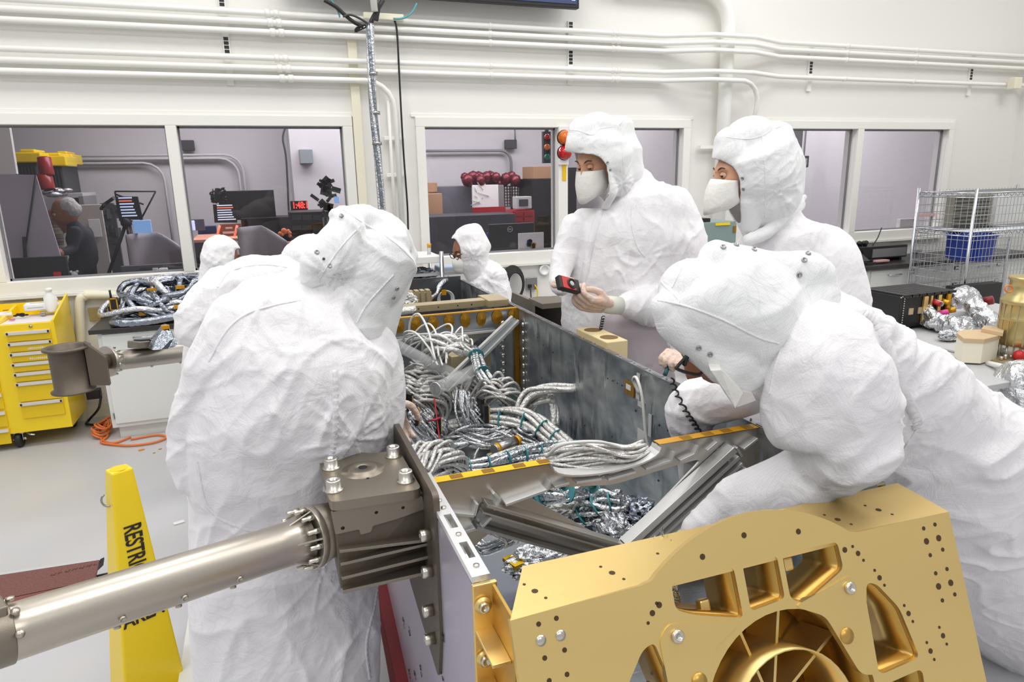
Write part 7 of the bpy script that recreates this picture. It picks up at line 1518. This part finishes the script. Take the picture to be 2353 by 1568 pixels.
# wire rack
wr = empty('wire_rack', (5.9, 4.5, 0), 'chrome wire mesh security cart at the right edge with a blue bin inside', 'rack')
xa = at(2112, 440, 'y', 4.92).x; xb = xa+1.35; zt_ = at(2112, 437, 'y', 4.92).z; yf, yb_ = 4.35, 4.92
q = MB()
def vw(x, y, z0, z1, r=.0028): q.tube([(x, y, z0), (x, y, z1)], r, 4, caps=False)
def hw(p0, p1, r=.0028): q.tube([p0, p1], r, 4, caps=False)
x = xa
while x <= xb+.001: vw(x, yf, .12, zt_); vw(x, yb_, .12, zt_); x += .045
z = .15
while z < zt_: hw((xa, yf, z), (xb, yf, z), .0032); hw((xa, yb_, z), (xb, yb_, z)); hw((xa, yf, z), (xa, yb_, z)); z += .075
y = yf
while y < yb_: vw(xa, y, .12, zt_); y += .06
q.build('mesh', 'chrome', wr)
for x, y in ((xa, yf), (xb, yf), (xa, yb_), (xb, yb_)): MB().cyl((x, y, 0), (x, y, zt_+.02), .014, 12).build('post', 'chrome', wr)
for z in (zt_-.02, zt_-.36):
    q = MB()
    for a, b in (((xa, yf), (xb, yf)), ((xa, yb_), (xb, yb_)), ((xa, yf), (xa, yb_)), ((xb, yf), (xb, yb_))):
        A = Vector((*a, z)); Bv = Vector((*b, z)); q.tube([A, Bv], .006, 6); q.tube([A-Vector((0, 0, .04)), Bv-Vector((0, 0, .04))], .005, 6); n = int((Bv-A).length/.04)
        q.tube([A.lerp(Bv, i/n)+Vector((0, 0, -.04*(i % 2))) for i in range(n+1)], .0035, 4)
    x = xa
    while x < xb: q.tube([(x, yf, z), (x, yb_, z)], .003, 4); x += .03
    q.build('shelf', 'chrome', wr)
bn = empty('storage_bin', (xa+.4, 4.6, zt_-.4), 'blue oval bin held inside the wire rack under the middle shelf', 'bin'); c = at(2228, 575, 'y', 4.6)
MB().lathe((c.x, c.y, c.z-.09), [(.16, 0), (.19, .02), (.2, .22), (.215, .23), (.215, .245), (.185, .25), (.17, .03), (0, .02)], 28).build('body', 'steelb', bn)
sx_ = simple('grey_panel_unit', 'beige and grey louvred unit seen through the wire rack', 'unit', 2188, 2278, 448, 532, 4.75, .08, mat('unit grey', rgb(150, 146, 132), .5))
q = MB(); B = bxat(2192, 2272, 452, 530, 4.745, .005)
for k in range(9): zz = B[4]+(B[5]-B[4])*(k+.5)/9; q.bx(B[0], B[1], 4.742, 4.748, zz-.006, zz+.006)
q.build_each('louvre', 'dark', sx_)
simple('white_case', 'white upright case behind the wire rack', 'case', 2286, 2352, 445, 545, 4.8, .08, 'white')
# table with flight electronics
TZ_ = .70
tbl = empty('work_table', (4.0, 2.8, 0), 'table crowded with foil wrapped hardware behind the bending right worker', 'table')
MB().bx(2.75, 5.1, 2.1, 3.75, TZ_-.03, TZ_).build('tabletop', 'lgrey', tbl, .003)
for x, y in ((2.85, 2.2), (5.0, 2.2), (2.85, 3.65), (5.0, 3.65)): MB().bx(x-.03, x+.03, y-.03, y+.03, 0, TZ_-.03).build('leg', 'grey', tbl)
def TZP(px, py, z): return at(px, py, 'z', z)
eb = empty('electronics_box', TZP(2090, 690, .8), 'black finned electronics box with gold connector faces on the crowded table', 'electronics')
a, b, c_ = TZP(1988, 662, .93), TZP(2092, 655, .93), TZP(2200, 668, .93)
x0, x1, y0_, y1_ = 3.62, 4.46, 3.12, 3.46
x0 = TZP(1990, 668, .92).x; y0_ = TZP(2075, 682, .92).y; x1 = TZP(2198, 672, .92).x; y1_ = y0_+.30
MB().bx(x0, x1, y0_, y1_, TZ_+.02, .92).build('chassis', 'black', eb, .003)
for k in range(7): xx = x0+(x1-x0)*(k+.2)/7; MB().bx(xx, xx+.07, y0_-.014, y1_, .915, .93).build('fin', 'black', eb)
q = MB(); rr = random.Random(5)
for k in range(34): q.ball((x0+(x1-x0)*k/33, y0_-.004, .915+.004*(k % 2)), .005, 6)
for k in range(12): q.ball((x0+.03, y0_-.004, .74+.015*k), .005, 6)
q.build_each('screw', 'bolt', eb)
for f0, f1, m in ((.42, .50, 'gold'), (.55, .585, 'gold'), (.70, .76, 'gold'), (.88, .95, 'kapton')): MB().bx(x0+(x1-x0)*f0, x0+(x1-x0)*f1, y0_-.018, y0_-.002, TZ_+.03, .91).build('connector_face', m, eb, .002)
for f in (.36, .18): MB().bx(x0+(x1-x0)*f, x0+(x1-x0)*f+.035, y0_-.006, y0_, .80, .84).build('tan_label', 'tan', eb)
for f, m in ((.62, 'red'), (.655, 'lgrey'), (.80, 'kapton')): MB().cyl((x0+(x1-x0)*f, y0_-.06, .86), (x0+(x1-x0)*f, y0_, .87), .016, 10).build('plug', m, eb)
for i, (a, b, r, l) in enumerate((((2112, 690), (2148, 742), .035, 'foil sleeve hanging from the first gold connector'), ((2195, 690), (2238, 700), .055, 'large foil arch at the end of the electronics box'), ((2238, 700), (2280, 748), .05, 'foil tail right of the large foil arch'), ((2135, 735), (2215, 755), .05, 'foil heap in front of the electronics box'))):
    A = TZP(*a, .86 if i < 3 else .76); B = TZP(*b, .76); 
    mid = (A+B)/2+Vector((0, 0, .05 if i == 1 else 0)); me_ = soft([[(A, r, 1), (mid, r*1.05, 1), (B, r, 1)]], .008, 1, 16, fn=lambda p, n: .012*(1-abs(nz(p*16))*3)+.006*nz(p*40)); me_.polygons.foreach_set('use_smooth', [False]*len(me_.polygons))
    o = link('foil_wrap', me_, 'foil'); tag(o, l, 'foil', 'foil wraps on the crowded table')
for (x, y, s, m, l) in ((2158, 722, .022, 'pink', 'magenta connector cap in the foil'), (2262, 693, .03, 'maroon', 'dark maroon cylinder cap by the rack'), (2140, 700, .02, 'red', 'red ring cap below the second connector'), (2175, 715, .018, 'kapton', 'amber cap beside the magenta one')):
    tag(MB().lathe(TZP(x, y, .80), [(s, 0), (s, .05), (0, .055)], 14, (.3, -.8, .3)).build('connector_cap', m), l, 'cap')
tbx = empty('tan_box', TZP(2245, 780, TZ_), 'tan faceted box with white lower body on the crowded table', 'box')
tp = [TZP(*p, .84) for p in ((2198, 765), (2212, 758), (2262, 757), (2300, 770), (2262, 780), (2215, 778))]
MB().prism(tp, (0, 0, -.022)).build('lid', 'tan', tbx, .001); MB().prism([p+(sum(tp, Vector())/6-p)*.04-Vector((0, 0, .022)) for p in tp], (0, 0, -.108)).build('body', 'cream', tbx)
tag(MB().prism([TZP(*p, .86) for p in ((2255, 755), (2262, 748), (2310, 752), (2305, 765))], (0, 0, -.02)).build('tan_board', 'tan', None, .001), 'flat tan board behind the faceted box', 'board')
gc = empty('gold_canister', TZP(2325, 800, TZ_), 'gold ribbed canister with an orange ring mark at the right edge', 'canister'); c = TZP(2338, 815, TZ_+.02)
rr_ = 46*depth_of(c)/FPX; hz = lambda y: c.z+(815-y)*depth_of(c)/FPX*1.03
pr = [(.02, hz(790)-c.z), (rr_, hz(790)-c.z), (rr_, hz(768)-c.z), (rr_*1.0, hz(735)-c.z), (rr_*1.05, hz(733)-c.z), (rr_*1.0, hz(728)-c.z), (rr_*.98, hz(700)-c.z), (rr_*1.06, hz(698)-c.z), (rr_*1.06, hz(690)-c.z), (rr_*.95, hz(686)-c.z), (rr_*.92, hz(682)-c.z), (rr_*.8, hz(678)-c.z), (rr_*.78, hz(648)-c.z), (rr_*.86, hz(646)-c.z), (rr_*.86, hz(640)-c.z), (rr_*.7, hz(640)-c.z)]
MB().lathe(c, pr, 36).build('shell', mat('canister gold', rgb(196, 178, 124), .35, .7), gc)
q = MB()
for k in range(18): a = k*math.pi/9; q.bx(c.x+rr_*math.cos(a)-.002, c.x+rr_*math.cos(a)+.002, c.y+rr_*math.sin(a)-.002, c.y+rr_*math.sin(a)+.002, hz(788), hz(700))
q.build('rib', 'champagne', gc)
q = MB(); q.tube([at(2318+9*math.cos(a), 664+8*math.sin(a), 'y', c.y-rr_*.9) for a in np.linspace(0, 6.28, 17)[:-1]], .004, 6, True); q.build('ring_mark', 'orange', gc)
MB().lathe(c, [(rr_*.9, -.01), (rr_*.9, hz(792)-c.z), (0, hz(792)-c.z)], 24).build('clear_stand', 'clear', gc); 
q = MB()
for k in range(8): a = k*math.pi/4; q.cyl((c.x+rr_*.85*math.cos(a), c.y+rr_*.85*math.sin(a), TZ_), (c.x+rr_*.85*math.cos(a), c.y+rr_*.85*math.sin(a), hz(792)), .006, 8)
q.build('stand_rod', 'bolt', gc); MB().bx(c.x-.2, c.x+.16, c.y-.12, c.y+.14, TZ_, TZ_+.015).build('base_plate', 'champagne', gc)
tag(MB().ball(TZP(2342, 818, TZ_+.04), .03, 12).build('red_valve', 'red'), 'red valve ball at the foot of the gold canister', 'valve')
q = MB(); rr = random.Random(10)
for k in range(12): p = TZP(rr.uniform(2275, 2345), rr.uniform(808, 828), TZ_+.02); q.cyl(p, p+Vector((0, 0, rr.uniform(.01, .03))), rr.uniform(.006, .012), 8)
tag(q.build('small_hardware', 'bolt'), 'scatter of small metal fittings at the canister foot', 'fittings')
tag(MB().tube(bez([TZP(2270, 835, TZ_+.01), TZP(2300, 842, TZ_+.03), TZP(2335, 850, TZ_+.02), TZP(2360, 845, TZ_+.02)], 12), .014, 8).build('white_hose', 'wire'), 'white hose lying along the table edge', 'hose')
c = TZP(2345, 890, .66); me_ = soft([[(c+Vector((.02, .02, .03)), .10, 1), (c+Vector((.06, -.03, -.12)), .13, 1), (c+Vector((.08, -.05, -.3)), .12, 1), (Vector((c.x+.09, c.y-.05, .13)), .13, 1)]], .009, 1, 18, fn=lambda p, n: .02*(1-abs(nz(p*10))*3)+.008*nz(p*30)); me_.polygons.foreach_set('use_smooth', [False]*len(me_.polygons))
tag(link('foil_bag', me_, 'foil'), 'big crumpled foil bag at the right edge below the canister', 'bag'); tag(MB().box(TZP(2312, 862, TZ_), (.03, .03, .03), .4).build('amber_tab', 'kapton'), 'amber tape tab on top of the big foil bag', 'tape')
for k, (x, y, s, l) in enumerate(((2215, 742, .05, 'low foil mound in front of the tan box'), (2180, 772, .04, 'small foil scrap nearest the bending worker back'), (2268, 738, .045, 'foil mound between the tan board and the canister'))):
    crumple(l, TZP(x, y, TZ_+.03), s*1.5, s, s*.7, 'foil', 61+k, 'foil mounds on the crowded table')
for x, y, l in ((2238, 800, 'flat pale tray under the tan faceted box'),): tag(MB().box(TZP(x, y, TZ_+.008), (.34, .20, .012), .1).build('flat_tray', 'lgrey', None, .002), l, 'tray')
# black drawer case right of the electronics (behind mesh)
tag(MB().bx(*(lambda b: b[:4]+(0, b[5]))(bxat(2195, 2300, 655, 700, 4.2, .1))).build('black_case', 'black', None, .004), 'black case between the electronics box and the wire rack', 'case')
# grey-green case behind the tall worker
gg = empty('instrument_case', at(1655, 540, 'y', 4.6), 'grey green instrument case with yellow tape seen between the two standing workers', 'case'); B = bxat(1615, 1692, 510, 560, 4.6, .3)
MB().bx(B[0], B[1], 4.6, 4.9, B[4], B[5]).build('body', 'teal2', gg, .005); MB().bx(*bxat(1645, 1678, 512, 518, 4.592, .008)).build('yellow_tape', 'yellow', gg); MB().bx(*bxat(1686, 1692, 520, 534, 4.592, .008)).build('amber_tab', 'kaptond', gg); MB().bx(B[0]+.02, B[1]-.02, 4.65, 4.85, 0, B[4]).build('pedestal', 'lgrey', gg)
MB().bx(B[0]-.02, B[0]+.08, 4.62, 4.8, B[5], B[5]+.03).build('black_latch', 'black', gg)
# small cart behind the far end of the box
ct = empty('utility_cart', at(985, 640, 'y', 5.0), 'small chrome cart with a white slab and dark foil, behind the near left hood', 'cart')
B = bxat(955, 1015, 592, 612, 4.95, .42); MB().bx(B[0]-.15, B[1], 4.95, 5.35, B[4]+.02, B[4]+.07).build('white_slab', 'white', ct, .004)
q = MB()
for x, y in ((B[1], 4.95), (B[0]-.15, 4.95), (B[1], 5.35)): q.cyl((x, y, 0), (x, y, B[5]+.04), .016, 10)
q.build('post', 'chrome', ct); B2_ = bxat(930, 1068, 628, 634, 4.98, .3); MB().bx(B2_[0], B2_[1], 4.98, 5.3, B2_[4], B2_[5]).build('shelf', 'lgrey', ct)
MB().bx(*bxat(1012, 1062, 614, 628, 5.0, .2)).build('blue_cloth', mat('pale blue cloth', rgb(190, 206, 220), .8), ct, .01)
tag(crumple('dark foil heap on the cart shelf behind the near left hood', at(962, 632, 'y', 5.1), .13, .09, .05, 'foild', 51), cat='foil')
tag(MB().cyl(at(986, 592, 'y', 5.1), at(986, 568, 'y', 5.1), .014, 10).build('bottle_nozzle', 'lgrey'), 'small pale nozzle with an amber tip on the cart', 'nozzle'); tag(MB().cyl(at(986, 568, 'y', 5.1), at(986, 560, 'y', 5.1), .016, 10).build('amber_tip', 'kapton'), 'amber tip of the pale nozzle', 'tip')

# ------------------------------------------------------------------ pieces that belong to a larger thing
def adopt(child, parent, name=None):
    c, p = bpy.data.objects[child], bpy.data.objects[parent]; w = root_matrix(c); c.parent = p; c.matrix_parent_inverse = root_matrix(p).inverted()
    for k in ('label', 'category', 'group'):
        if k in c: del c[k]
    if name: c.name = name
for a, b in (('meter_display', 'meter'), ('door_leaf', 'door_panel'), ('drawing_lines', 'whiteboard'), ('rack_modules', 'equipment_case'), ('amber_tip', 'bottle_nozzle'), ('connector_cap', 'electronics_box'), ('connector_cap.001', 'electronics_box'), ('connector_cap.002', 'electronics_box'), ('connector_cap.003', 'electronics_box')): adopt(a, b)
